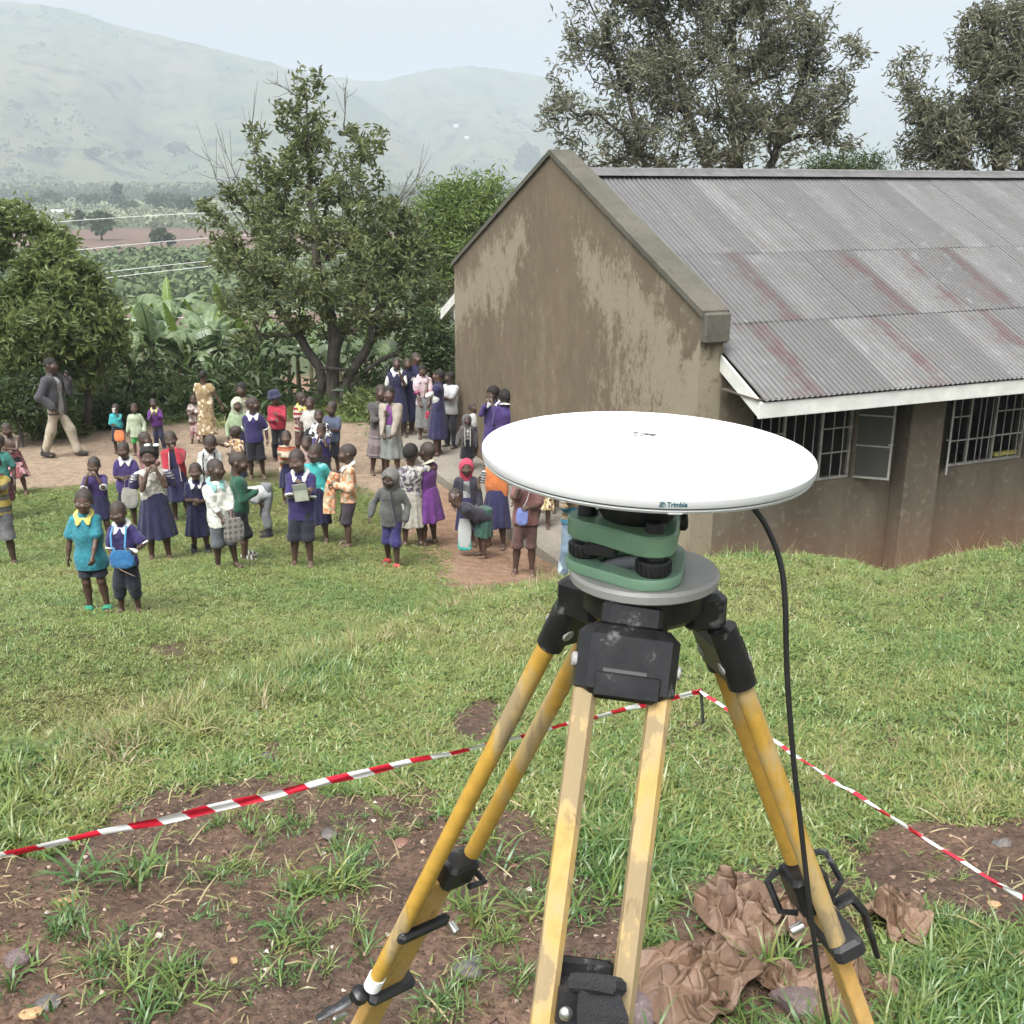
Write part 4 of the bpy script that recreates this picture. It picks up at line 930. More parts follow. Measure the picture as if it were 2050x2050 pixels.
def scatter(name, label, n, d0, d1, a0, a1, h0, h1, mat, seed, per=16, dist=None):
    """a far crop or thicket that reads as one mass"""
    r = np.random.default_rng(seed); d = np.sqrt(d0 ** 2 + (d1 ** 2 - d0 ** 2) * r.random(n)); a = a0 + (a1 - a0) * r.random(n); x = a * d; y = d
    keep = vnoise(np.c_[x, y] / (d0 * .06), seed, 2) > -.35; x, y = x[keep], y[keep]; n = len(x)
    z = height(x, y); h = h0 + (h1 - h0) * r.random(n); q = r.normal(size=(n * per, 3)); q /= np.linalg.norm(q, axis=1)[:, None]
    c = np.repeat(np.c_[x, y, z + h * .5], per, 0) + q * np.repeat(h, per)[:, None] * np.array([.55, .55, .5]); hh = np.repeat(h, per) * (.18 + .24 * r.random(n * per))
    u = np.cross(q, r.normal(size=q.shape)); u /= np.linalg.norm(u, axis=1)[:, None]; v = np.cross(q, u)
    V = np.stack([c + u * hh[:, None] * .5, c + v * hh[:, None] * .35, c - u * hh[:, None] * .5, c - v * hh[:, None] * .35], 1).reshape(-1, 3)
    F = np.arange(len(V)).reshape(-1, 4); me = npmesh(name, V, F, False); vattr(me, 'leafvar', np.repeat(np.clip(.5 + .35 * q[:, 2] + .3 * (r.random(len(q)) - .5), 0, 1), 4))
    tag(link(name, me, mat), label, kind='stuff')
LEAF_F = m_leaf('field_crop_leaf', (.045, .075, .03), (.12, .16, .07), trans=.2, rough=.8)
LEAF_G = m_leaf('plantation_leaf', (.06, .085, .045), (.25, .28, .17), trans=.2, rough=.6)
scatter('coffee_bushes', 'rows of small bushes covering the nearer valley fields', 1500, 122, 222, -.48, .02, 1.4, 3.2, LEAF_F, 201, 30)
scatter('banana_plantation', 'pale banana plantation in the valley', 2800, 345, 620, -.5, .0, 2.5, 4.5, LEAF_G, 202, 14)
scatter('valley_thicket', 'dark thicket at the foot of the far hill', 900, 900, 1150, -.52, .05, 8, 16, LEAF_E, 203, 18)
scatter('valley_hedge', 'hazy hedge row across the valley', 260, 610, 680, -.5, .05, 5, 9, LEAF_E, 204, 12)
scatter('valley_thicket', 'hazy woodland on the lower slopes of the middle hill', 700, 1150, 1700, -.2, .3, 10, 18, LEAF_E, 205, 8)
# scrub and lone trees dotted over the far hillsides
def hill_scrub():
    r = np.random.default_rng(66); C = []; Hh_ = []
    for o_ in list(COL.objects):
        if o_.name.split('.')[0] != 'hill': continue
        vv = np.empty(len(o_.data.vertices) * 3, np.float32); o_.data.vertices.foreach_get('co', vv); vv = vv.reshape(-1, 3).astype(float)[:260 * 70].reshape(70, 260, 3); m = 2600
        i = np.minimum((r.random(m) ** 1.5 * 69).astype(int), 68); j = r.integers(0, 259, m); u = r.random((m, 1)); v = r.random((m, 1)); p = vv[i, j] * (1 - u) * (1 - v) + vv[i + 1, j] * u * (1 - v) + vv[i, j + 1] * (1 - u) * v + vv[i + 1, j + 1] * u * v
        k = vnoise(p[:, :2] / 130., 67, 3) > .12 + .25 * (i / 69.) * (i < 62); C.append(p[k]); Hh_.append((4 + 8 * r.random(k.sum()) ** 2) * np.where(i[k] > 62, .8, 1))
    C = np.concatenate(C); h = np.concatenate(Hh_); per = 8; n = len(C); q = r.normal(size=(n * per, 3)); q /= np.linalg.norm(q, axis=1)[:, None]; c = np.repeat(C + np.c_[np.zeros((n, 2)), h * .35], per, 0) + q * np.repeat(h, per)[:, None] * np.array([.8, .8, .38]); u = np.cross(q, r.normal(size=q.shape)); u /= np.linalg.norm(u, axis=1)[:, None]; v = np.cross(q, u); hh = np.repeat(h, per)[:, None] * .34
    V = np.stack([c + u * hh, c + v * hh * .7, c - u * hh, c - v * hh * .7], 1).reshape(-1, 3); me = npmesh('hill_scrub', V, np.arange(len(V)).reshape(-1, 4), False); vattr(me, 'leafvar', np.repeat(r.random(len(q)), 4)); tag(link('hill_scrub', me, LEAF_E), 'dark scrub and small trees dotted over the far hillsides', kind='stuff')
hill_scrub()
# small pale houses in the valley
HOUSE = m_plain('whitewashed_wall', (.6, .6, .57), .8, .1); HROOF = m_plain('tin_roof', (.62, .62, .6), .4, .1)
for px, py, d, w, lab in ((102, 458, 395, 2.6, 'small pale-roofed house at the left of the plantation'), (113, 443, 520, 5, 'tiny white house in the plantation'), (860, 240, 2300, 9, 'white speck of a house on the far middle hill'), (880, 262, 2200, 8, 'white speck of a house low on the far middle hill')):
    p = P9(px, py, d) if d < 900 else far_hit(px, py, d); zz = height(np.array([p[0]]), np.array([p[1]]))[0] if d < 900 else p[2]
    h_ = empty('house', (p[0], p[1], zz), .4); tag(h_, lab, 'house', 'houses in the valley')
    q = MB(); q.box((0, 0, w * .18 - 2), (w, w * .6, w * .36 + 4)); q.build('wall', HOUSE, h_)
    q = MB(); V = [(-w * .55, -w * .36, w * .36), (w * .55, -w * .36, w * .36), (w * .55, w * .36, w * .36), (-w * .55, w * .36, w * .36), (-w * .55, 0, w * .6), (w * .55, 0, w * .6)]
    q.add(V, [np.array([[0, 1, 5, 4], [2, 3, 4, 5], [3, 2, 1, 0]]), np.array([[0, 4, 3], [1, 2, 5]])]); q.build('roof', HROOF, h_)
# lattice pylon, faint beside the gable peak
d = 900.; p = P9(1103, 330, d); z0 = height(np.array([p[0]]), np.array([p[1]]))[0]; ht = P9(1103, 281, d)[2] - z0; q = MB(); nn = 9
for sx in (-1, 1):
    for sy in (-1, 1):
        q.tube([(sx * 4, sy * 4, 0), (sx * .8, sy * .8, ht)], .28, 5)
lv_ = np.linspace(0, 1, nn)
for a, b2 in zip(lv_[:-1], lv_[1:]):
    wa, wb = 4 - 3.2 * a, 4 - 3.2 * b2
    for sy in (-1, 1):
        q.tube([(-wa, sy * wa, ht * a), (wb, sy * wb, ht * b2)], .16, 4); q.tube([(wa, sy * wa, ht * a), (-wb, sy * wb, ht * b2)], .16, 4)
py_ = empty('pylon', (p[0], p[1], z0)); tag(py_, 'thin hazy lattice pylon beyond the gable peak', 'pylon'); q.build('lattice', STEEL, py_)
q = MB()
for zz in (.72, .84, .96): q.box((0, 0, ht * zz), (13, .5, .5))
q.build('crossarm', STEEL, py_)
# power lines crossing in front of the fields: each a sagging wire between points left and right of the frame
WIRE = m_plain('aluminium_wire', (.55, .55, .54), .4, .05)
for (x0, y0, x1, y1, lab) in ((146.6, 500.5, 387.6, 477.6, 'pale power line crossing the brown field, upper'), (203.7, 545, 432, 520, 'pale power line over the green field, middle'), (202.5, 557, 444.7, 529.6, 'pale power line over the green field, lowest of the close pair'), (169, 439.6, 377.6, 427, 'faint power line crossing the plantation'), (355, 636, 469.6, 629, 'pale power line just above the banana leaves')):
    d = 95.; s = (y1 - y0) / (x1 - x0); pts = [at(x, y0 + s * (x - x0) + 6e-5 * (x - (x0 + x1) / 2) ** 2, d) for x in np.linspace(-900, 1300, 24)]
    tag(MB().tube(pts, .028, 5).build('power_line', WIRE, None, True), lab, 'power line', 'power lines across the valley')
# ------------------------------------------------------------------ people: bodies and clothes are smooth-blended solids turned into surfaces
class Vox:
    def __init__(s, lo, hi, h):
        s.h = h; s.o = np.asarray(lo, float); s.n = np.maximum(4, np.ceil((np.asarray(hi) - s.o) / h).astype(int) + 1); s.F = np.full(s.n, .2)
        s.ax = [s.o[k] + h * np.arange(s.n[k]) for k in range(3)]
    def sub(s, lo, hi):
        i0 = np.clip(np.floor((np.asarray(lo) - s.o) / s.h).astype(int), 0, s.n - 1); i1 = np.clip(np.ceil((np.asarray(hi) - s.o) / s.h).astype(int) + 1, 1, s.n)
        if np.any(i1 <= i0): return None, None
        sl = tuple(slice(a, b) for a, b in zip(i0, i1)); P = np.stack(np.meshgrid(*[s.ax[k][sl[k]] for k in range(3)], indexing='ij'), -1); return sl, P
    def put(s, fn, lo, hi, k=.012, op='u'):
        m = k + 2.5 * s.h; sl, P = s.sub(np.asarray(lo) - m, np.asarray(hi) + m)
        if sl is None: return
        d = fn(P); f = s.F[sl]
        if op == 'u': s.F[sl] = np.minimum(f, d) - np.maximum(k - np.abs(f - d), 0) ** 2 / (4 * k)      # smooth union
        else: s.F[sl] = np.maximum(f, -d)
    def cone(s, a, b, ra, rb, k=.012, M=None, sq=None, op='u'):
        a = np.asarray(a, float); b = np.asarray(b, float); M_ = np.eye(3) if M is None else M; q = np.ones(3) if sq is None else np.asarray(sq, float)
        bl_ = (M_.T @ (b - a)) / q; L2 = bl_ @ bl_ + 1e-12
        def fn(P):
            p = ((P - a) @ M_) / q; t = np.clip((p @ bl_) / L2, 0, 1); return (np.linalg.norm(p - t[..., None] * bl_, axis=-1) - (ra + (rb - ra) * t)) * q.min()
        r = max(ra, rb) * q.max(); s.put(fn, np.minimum(a, b) - r, np.maximum(a, b) + r, k, op)
    def ell(s, c, r, k=.012, M=None, op='u'):
        c = np.asarray(c, float); r = np.asarray(r, float); M_ = np.eye(3) if M is None else M
        fn = lambda P: (np.linalg.norm(((P - c) @ M_) / r, axis=-1) - 1) * r.min() * 1.0
        s.put(fn, c - r.max(), c + r.max(), k, op)
    def half(s, p, n):
        """keep the side n points away from"""
        n = np.asarray(n, float); n = n / np.linalg.norm(n); P = np.stack(np.meshgrid(*s.ax, indexing='ij'), -1); s.F = np.maximum(s.F, (P - np.asarray(p)) @ n)
    def all(s, fn, op='max'):
        P = np.stack(np.meshgrid(*s.ax, indexing='ij'), -1); d = fn(P); s.F = np.maximum(s.F, d) if op == 'max' else (np.minimum(s.F, d) if op == 'min' else s.F + d)
    def surf(s):
        F = s.F; F = np.pad(F, 1, constant_values=.1); sg = F < 0; h = s.h; o = s.o - h
        c = [sg[dx:F.shape[0] - 1 + dx, dy:F.shape[1] - 1 + dy, dz:F.shape[2] - 1 + dz] for dx in (0, 1) for dy in (0, 1) for dz in (0, 1)]
        cnt = sum(x.astype(np.int8) for x in c); act = (cnt > 0) & (cnt < 8); I = np.argwhere(act)
        if len(I) == 0: return None, None
        cor = np.array([[dx, dy, dz] for dx in (0, 1) for dy in (0, 1) for dz in (0, 1)]); fv = np.stack([F[I[:, 0] + a, I[:, 1] + b, I[:, 2] + c_] for a, b, c_ in cor], 1)
        acc = np.zeros((len(I), 3)); num = np.zeros(len(I))
        for a in range(8):
            for ax in range(3):
                if cor[a][ax] == 0:
                    b = a + (4, 2, 1)[ax]; cr = (fv[:, a] < 0) != (fv[:, b] < 0); t = fv[:, a] / (fv[:, a] - fv[:, b] + 1e-12); p = cor[a][None].astype(float).repeat(len(I), 0); p[:, ax] += t; acc[cr] += p[cr]; num[cr] += 1
        V = o + h * (I + acc / num[:, None]); idx = np.full(act.shape, -1, np.int64); idx[act] = np.arange(len(I)); Q = []
        for ax in range(3):
            a, b = [k for k in range(3) if k != ax]; sl0 = [slice(None)] * 3; sl1 = [slice(None)] * 3; sl0[ax] = slice(0, -1); sl1[ax] = slice(1, None)
            E = sg[tuple(sl0)] != sg[tuple(sl1)]; J = np.argwhere(E); J = J[(J[:, a] > 0) & (J[:, b] > 0)]
            if not len(J): continue
            ea = np.eye(3, dtype=int)[a]; eb = np.eye(3, dtype=int)[b]; g = lambda K: idx[K[:, 0], K[:, 1], K[:, 2]]
            q = np.stack([g(J - ea - eb), g(J - eb), g(J), g(J - ea)], 1); ins = sg[J[:, 0], J[:, 1], J[:, 2]]; flip = ins if ax != 1 else ~ins
            q[~flip] = q[~flip][:, ::-1]; Q.append(q)
        return V, np.concatenate(Q)

def rotm(ax, deg):
    return np.array(Matrix.Rotation(R(deg), 3, ax))

def m_skin(name, base):
    m, N, L, B = mat_new(name); v = objco(N, L); oi = N.new('ShaderNodeObjectInfo'); a = N.new('ShaderNodeAttribute'); a.attribute_name = 'tone'
    c = mixc(N, L, oi.outputs['Random'], tuple(q * .78 for q in base), tuple(q * 1.3 for q in base))
    c = mixc(N, L, mapr(N, L, noise(N, L, v, 26, 3), .35, .7, 0, .35), c, tuple(q * 1.35 for q in base))
    s = N.new('ShaderNodeSeparateColor'); L.new(a.outputs['Color'], s.inputs[0])
    c = mixc(N, L, s.outputs[0], c, (.105, .042, .036)); c = mixc(N, L, s.outputs[1], c, (.155, .105, .075))
    L.new(c, B.inputs['Base Color']); B.inputs['Roughness'].default_value = .46; B.inputs['Specular IOR Level'].default_value = .45; bump(N, L, B, noise(N, L, v, 150, 2), .12, .003); return m
SKIN = m_skin('dark_brown_skin', (.060, .035, .025))
HAIRM = m_plain('cropped_black_hair', (.012, .010, .009), .85, .3, 60, 0, .5, 220); HAIRS = m_plain('shaved_scalp', (.034, .024, .019), .7, .25, 40, 0, .3, 260)
EYEW = m_plain('eye_white', (.12, .105, .095), .8, .03); EYED = m_plain('dark_iris', (.012, .008, .006), .2, .05)
def eye_mesh():
    n = 10; V = []; pr = [(0.001, -1), (.58, -.82), (.72, -.66), (.98, -.2), (.93, .36), (.55, .84), (.001, 1)]
    a = np.arange(n) * 2 * np.pi / n
    for r_, y in pr: V += [(r_ * math.cos(t), y, r_ * math.sin(t) * .62) for t in a]
    i = np.arange(len(pr) - 1)[:, None] * n; j = np.arange(n)[None]; k = (j + 1) % n; F = np.stack([i + j, i + n + j, i + n + k, i + k], -1).reshape(-1, 4)
    me = npmesh('eye', V, F[:, ::-1], True, [1 if f < 2 * n else 0 for f in range(len(F))]); me.materials.append(EYEW); me.materials.append(EYED); return me
EYE_ME = eye_mesh()

_fab = {}
def fabric(col, pat=None, col2=None, p=None, rough=.88):
    """woven cloth; pat: None, 'stripe' (across), 'print' (blotchy), 'plaid', 'wool'"""
    key = (tuple(col), pat, tuple(col2) if col2 else None, p)
    if key in _fab: return _fab[key]
    g_ = .30 * sum(col); col = tuple(.80 * (q * .88 + g_ * .12) for q in col); col2 = tuple(.80 * q for q in col2) if col2 else None      # faded, dusty
    m, N, L, B = mat_new('cloth_' + (pat or 'plain')); v = objco(N, L); n1 = noise(N, L, v, 11, 4, .6); n2 = noise(N, L, v, 4, 3)
    c = mixc(N, L, mapr(N, L, n1, .32, .7), tuple(q * .78 for q in col), tuple(min(1, q * 1.18) for q in col))
    sx = N.new('ShaderNodeSeparateXYZ'); L.new(v, sx.inputs[0]); zz = math_(N, L, 'ADD', sx.outputs[2], math_(N, L, 'MULTIPLY', math_(N, L, 'SUBTRACT', n2, .5), .03))
    if pat == 'stripe':
        per = p or .09; f = math_(N, L, 'FRACT', math_(N, L, 'DIVIDE', zz, per)); c = mixc(N, L, mapr(N, L, math_(N, L, 'ABSOLUTE', math_(N, L, 'SUBTRACT', f, .5)), .24, .27), c, col2)
        if p and p > .05: c = mixc(N, L, mapr(N, L, math_(N, L, 'ABSOLUTE', math_(N, L, 'SUBTRACT', f, .12)), .05, .03), c, tuple(q * .35 for q in col2))
    if pat == 'print':
        vo = N.new('ShaderNodeTexVoronoi'); vo.inputs['Scale'].default_value = 1 / (p or .05); L.new(v, vo.inputs['Vector'])
        s = N.new('ShaderNodeSeparateColor'); L.new(vo.outputs['Color'], s.inputs[0]); c = mixc(N, L, mapr(N, L, s.outputs[0], .48, .52), c, col2); c = mixc(N, L, mapr(N, L, s.outputs[1], .74, .78), c, tuple(min(1, (a_ + .12) * 1.5) for a_ in col2)); c = mixc(N, L, mapr(N, L, vo.outputs['Distance'], .18, .12), c, tuple(q * .3 for q in col))
    if pat == 'plaid':
        for o_, w in ((sx.outputs[2], .06), (sx.outputs[0], .05)):
            f = math_(N, L, 'FRACT', math_(N, L, 'DIVIDE', o_, w)); c = mixc(N, L, mapr(N, L, math_(N, L, 'ABSOLUTE', math_(N, L, 'SUBTRACT', f, .5)), .2, .26, 0, .7), c, col2)
    c = mixc(N, L, mapr(N, L, noise(N, L, v, 6, 4, .7), .53, .72, 0, .45), c, tuple(q * .5 + .025 for q in col)); c = mixc(N, L, mapr(N, L, noise(N, L, v, 3.2, 4, .6), .52, .7, 0, .4), c, tuple(min(1, q * 1.25 + .035) for q in col))                 # worn and grubby places
    L.new(c, B.inputs['Base Color']); B.inputs['Roughness'].default_value = rough; B.inputs['Specular IOR Level'].default_value = .2; B.inputs['Sheen Weight'].default_value = .15
    hh = noise(N, L, v, 34, 3); w = noise(N, L, v, 260 if pat != 'wool' else 120, 2); bump(N, L, B, math_(N, L, 'ADD', math_(N, L, 'MULTIPLY', hh, 2.2), math_(N, L, 'MULTIPLY', w, .3 if pat != 'wool' else 1)), .5, .012)
    _fab[key] = m; return m

HANDS = {'down': (.155, -.02, .47), 'belly': (.03, -.135, .615), 'chest': (.035, -.14, .70), 'chin': (.045, -.125, .80), 'mouth': (.035, -.12, .83), 'cross': (-.055, -.13, .675), 'hold': (.06, -.17, .63), 'low': (.05, -.14, .50),
         'fwd': (.13, -.25, .62), 'behind': (.02, .12, .52), 'pocket': (.145, -.06, .50), 'side': (.20, -.05, .50), 'up': (.15, -.16, .92), 'point': (.12, -.30, .74), 'reach': (.04, -.2, .40), 'brow': (.09, -.13, .92)}
PEOPLE = []
def person(px, hy, fy=None, H=None, yaw=0, head=(0, 0), L='down', Rh='down', top=None, bot=None, under=None, collar=None, cuff=None, hood=None, hat=None, shoes=None, hair='shaved', bend=0, walk=0, kid=1.0, label='', hands_only=False, coat=None, seed=None, extra=None):
    """px, hy: picture pixel of the head top; fy: pixel of the feet (or H metres when the feet are hidden)"""
    n_ = len(PEOPLE); r = np.random.default_rng(1000 + n_ if seed is None else seed)
    if fy is not None:
        p = hit(px, fy); z0 = float(height(np.array([p[0]]), np.array([p[1]]))[0]); H = (ray(px, hy)[2] * p[1] + CAMZ - z0) if H is None else H
        x, y = p[0], p[1]
    else:
        a = ray(px, hy); ys = np.linspace(7.5, 24, 1651); zz = a[2] * ys + CAMZ; hh = zz - height(a[0] * ys, ys, False); ok_ = np.nonzero(np.abs(hh - H) < .012)[0]; i = int(ok_[-1]) if len(ok_) else int(np.argmin(np.abs(hh - H))); y = ys[i]; x = a[0] * y; z0 = float(height(np.array([x]), np.array([y]))[0])
    on = (np.array([x, y, 0]) - np.array([C0[0], C0[1], 0])); lx, ly = on @ lv, on @ gv
    if -1.0 < lx < .02 and -.2 < ly < BW + 1.2:
        z0 = ZA
        if fy is not None: H = ray(px, hy)[2] * y + CAMZ - z0
    h = max(.0074, .00092 * y)
    hh = (.176 if kid > .9 else (.158 if kid > .5 else .138)) * H; head = (head[0] + r.normal() * 4, head[1] + r.normal() * 3); kk = H
    zc = 1 - hh / H; sh = zc - .045; hip = .47 + .03 * (1 - kid); kn = hip * .53; sxw = .088 + .014 * (1 - kid); an = .038
    U = rotm('X', bend) if bend else np.eye(3); Hd = U @ rotm('Z', head[0]) @ rotm('X', head[1]) @ rotm('Y', r.normal() * 5)
    hp = np.array([0, 0, hip]); up = lambda q: (hp + U @ (np.asarray(q, float) - hp)) * H
    nk = np.array([0, .012, sh + .02]); hd = lambda q: up(nk) + Hd @ ((np.asarray(q, float) - nk) * H)
    lo = lambda q: np.asarray(q, float) * H
    st = .055 + .01 * r.random()
    fL, fR = np.array([st + .01, -.00 - .03 * r.random(), an]), np.array([-st - .01, -.01 + .03 * r.random(), an])
    if walk: fL, fR = np.array([st, -.17 * walk, an]), np.array([-st, .19 * walk, an + .02 * walk])
    hipL, hipR = np.array([.046, 0, hip]), np.array([-.046, 0, hip])
    def ik(a, b, l1, l2, pole):
        d = b - a; D = np.linalg.norm(d); 
        if D > (l1 + l2) * .995: b = a + d / D * (l1 + l2) * .995; d = b - a; D = np.linalg.norm(d)
        c = (l1 * l1 - l2 * l2 + D * D) / (2 * D); hgt = math.sqrt(max(l1 * l1 - c * c, 0)); u = d / D; pl = np.asarray(pole, float); pl = pl - u * (pl @ u); pl /= np.linalg.norm(pl) + 1e-9
        return a + u * c + pl * hgt, b
    kL, fL = ik(hipL, fL, hip - kn, kn - an + .004, (0.05, -1, 0)); kR, fR = ik(hipR, fR, hip - kn, kn - an + .004, (-0.05, -1, 0))
    al, fl = .158 + .012 * (1 - kid), .140 + .01 * (1 - kid); arms = []
    for s, pose in ((1, L), (-1, Rh)):
        Sj = np.array([s * (sxw - .004), .008, sh - .030]); t = np.array(HANDS[pose] if isinstance(pose, str) else pose, float); t = t + r.normal(size=3) * .008
        t[0] *= s if not isinstance(pose, tuple) else 1
        if pose == 'cross': t[2] += .02 * s; t[1] -= .012 * s
        pole = (s * .45, .30, -1.0) if not isinstance(pose, tuple) else (s * .7, .4, -.7)
        if pose in ('down', 'side', 'behind', 'pocket'): pole = (s * .7, .7, -.2)
        if pose == 'cross': pole = (s * 1.0, -.05, -.75)
        e, w = ik(Sj, t, al, fl, pole); arms.append((Sj, e, w))
    TU = up if not (bend and L == 'reach') else up
    # ------------------------------------------------ body
    pts = [lo(q) for q in (fL, fR, kL, kR, hipL, hipR, fL + [0, -.1, -.03], fR + [0, -.1, -.03])] + [up(q) for A in arms for q in A] + [up((0, 0, sh))] + [hd((dx, dy, z)) for dx in (-.1, .1) for dy in (-.1, .1) for z in (zc, 1.0)]
    pts = np.array(pts); mlo, mhi = pts.min(0) - .09 * H - .02, pts.max(0) + .09 * H + .02; mlo[2] = -.02
    g = Vox(mlo, mhi, h); k = .02 * H
    sqt = (1, .70, 1)
    g.cone(lo((0, 0, hip + .015)), up((0, 0, hip + .09)), .078 * H, .070 * H, k, U, sqt); g.cone(up((0, 0, hip + .09)), up((0, .002, sh - .085)), .070 * H, .083 * H, k, U, sqt)
    g.cone(up((-sxw + .012, .006, sh - .026)), up((sxw - .012, .006, sh - .026)), .030 * H, .030 * H, k)
    g.cone(up((0, .010, sh - .03)), up(nk + [0, 0, .03]), .040 * H, .031 * H, k * .8); g.cone(up(nk), hd((0, .012, zc + .02)), .031 * H, .031 * H, k * .6)
    Hh = hh / H
    g.ell(hd((0, .010, 1 - .43 * Hh)), np.array([.355, .455, .43]) * hh, .03 * H, Hd); g.ell(hd((0, -.10 * Hh, 1 - .70 * Hh)), np.array([.255, .31, .30]) * hh, .03 * H, Hd)
    g.ell(hd((0, -.405 * Hh, 1 - .62 * Hh)), np.array([.095, .105, .080]) * hh, .010 * H, Hd); g.ell(hd((0, -.390 * Hh, 1 - .775 * Hh)), np.array([.135, .075, .055]) * hh, .008 * H, Hd); g.ell(hd((0, -.33 * Hh, 1 - .93 * Hh)), np.array([.10, .08, .07]) * hh, .02 * H, Hd)
    for s in (-1, 1):
        g.ell(hd((s * .375 * Hh, .03 * Hh, 1 - .56 * Hh)), np.array([.045, .085, .125]) * hh, .006 * H, Hd); g.ell(hd((s * .20 * Hh, -.33 * Hh, 1 - .63 * Hh)), np.array([.13, .09, .10]) * hh, .02 * H, Hd)
        g.ell(hd((s * .155 * Hh, -.45 * Hh, 1 - .505 * Hh)), np.array([.10, .085, .06]) * hh, .004, Hd, op='s') if y < 13 else None
    for (Sj, e, w) in arms:
        S_, E_, W_ = up(Sj), up(e), up(w); g.cone(S_, E_, .027 * H, .0205 * H, k * .8); g.cone(E_, (E_ + W_) / 2, .021 * H, .0205 * H, k * .4); g.cone((E_ + W_) / 2, W_, .0205 * H, .0145 * H, k * .4)
    for (Hj, K, Fo) in ((hipL, kL, fL), (hipR, kR, fR)):
        a, b, c = lo(Hj), lo(K), lo(Fo); g.cone(a - np.array([0, 0, .015 * H]), b, .046 * H, .032 * H, k); cb = b * .66 + c * .34 + np.array([0, .010 * H, 0]); g.cone(b, cb, .033 * H, .0325 * H, k * .6); g.cone(cb, c, .0325 * H, .020 * H, k * .6)
        ft = c + np.array([math.copysign(.012, Hj[0]) * H, -.075 * H, -.022 * H]); he = c + np.array([0, .014 * H, -.016 * H]); g.cone(he, ft, .0215 * H, .019 * H, k * .4, None, (1.25, 1, .85)); g.cone(c, he, .019 * H, .021 * H, k * .4)
        for q in range(5):
            dx = (q - 2) * .0105 * H; g.cone(ft + np.array([dx, .012 * H, -.004 * H]), ft + np.array([dx * 1.12, -.018 * H + abs(q - 1) * .002 * H, -.006 * H]), .0068 * H, .006 * H, .003)
    V, F = g.surf()
    # hands: palm and five fingers each, rooted in the wrist, joined into the same body mesh
    mb = MB(); mb.add(V, F); nb = len(V); hands = []
    for s, (Sj, e, w), pose in ((1, arms[0], L), (-1, arms[1], Rh)):
        W_, E_ = up(w), up(e); d = W_ - E_; d /= np.linalg.norm(d); hl = .088 * H
        inw = U @ np.array([-s * 1.0, -.15, .05]) if pose in ('down', 'side', 'pocket', 'behind') else U @ np.array([-s * .55, .55, -.1]); pn = inw - d * (inw @ d); pn /= np.linalg.norm(pn); sd = np.cross(d, pn) * s
        kn_ = W_ + d * hl * .48; curl = .9 if pose in ('belly', 'chest', 'mouth', 'cross', 'hold', 'chin', 'low') else .45
        pv = []; 
        for t, wd, th in ((-.14, .014, .0135), (.12, .0175, .011), (.38, .0195, .0105), (.52, .0185, .008)):
            c = W_ + d * hl * t; pv.append([c + (sd * math.cos(q) * wd + pn * math.sin(q) * th) * H for q in np.arange(8) * np.pi / 4])
        pv = np.array(pv).reshape(-1, 3); i = np.arange(3)[:, None] * 8; j = np.arange(8)[None]; kq = (j + 1) % 8; FF = np.stack([i + j, i + kq, i + 8 + kq, i + 8 + j], -1).reshape(-1, 4); mb.add(pv, FF); mb.F.setdefault(8, []).append(np.array([list(range(24, 32)), list(range(7, -1, -1))]) + mb.n - 32)
        for q, (off, fl_) in enumerate(((.0145, .36), (.005, .42), (-.0045, .40), (-.0135, .32))):
            b = kn_ + sd * off * H - d * hl * .05; d1 = d * math.cos(curl * .45) + pn * math.sin(curl * .45); d2 = d * math.cos(curl * 1.3) + pn * math.sin(curl * 1.3); f1 = b + d1 * hl * fl_ * .55; f2 = f1 + d2 * hl * fl_ * .6; mb.tube([b, (b + f1) / 2, f1, (f1 + f2) / 2, f2], np.array([.0058, .0056, .0054, .005, .0036]) * H, 6)
        tb = W_ + d * hl * .14 + sd * .015 * H; t1 = tb + (d * .5 + sd * .62 + pn * .35) * hl * .26; t2 = t1 + (d * .8 + sd * .1 + pn * .4) * hl * .24; mb.tube([tb, t1, (t1 + t2) / 2, t2], np.array([.0078, .0066, .006, .004]) * H, 6); hands.append(W_ + d * hl * .6 + pn * .012 * H)
    me = mb.mesh('person', True); Vall = np.concatenate(mb.V); tone = np.zeros((len(Vall), 3)); q = (Vall - hd((0, -.42 * Hh, 1 - .775 * Hh))) @ Hd
    tone[:, 0] = np.exp(-((q[:, 0] / (.14 * hh)) ** 2 + (q[:, 2] / (.055 * hh)) ** 2 + (q[:, 1] / (.10 * hh)) ** 2)) * .8
    tone[:, 1] = np.clip(1 - Vall[:, 2] / (.055 * H), 0, 1) * (0.55 if y < 22 else 0) + .35 * ((np.arange(len(Vall)) >= nb))
    vattr(me, 'tone', tone); o = link('person', me, SKIN); o.location = (x, y, z0); o.rotation_euler = (R(r.normal() * 1.2), R(r.normal() * 1.6), R(yaw)); tag(o, label, 'person', 'people gathered on the school yard')
    MW = Matrix.Translation((x, y, z0)) @ o.rotation_euler.to_matrix().to_4x4()
    # eyes, hair
    if y < 21 and abs(yaw + head[0]) < 125:
        for s in (-1, 1):
            e = link('eye', EYE_ME, None, o); c = hd((s * .150 * Hh, -.378 * Hh, 1 - .515 * Hh)); e.matrix_local = Matrix.Translation(c) @ Matrix(Hd.tolist()).to_4x4() @ Matrix.Diagonal((.072 * hh, .060 * hh, .052 * hh, 1))
    def shell(name, mat, fn, lo_, hi_, hs=1.0, sm=True):
        gg = Vox(np.asarray(lo_), np.asarray(hi_), h * hs); fn(gg); V, F = gg.surf()
        if V is None: return None
        return link(name, npmesh(name, V, F, True), mat, o)
    hc = hd((0, 0, 1 - .5 * Hh)); hb = (hc - .75 * hh, hc + .75 * hh)
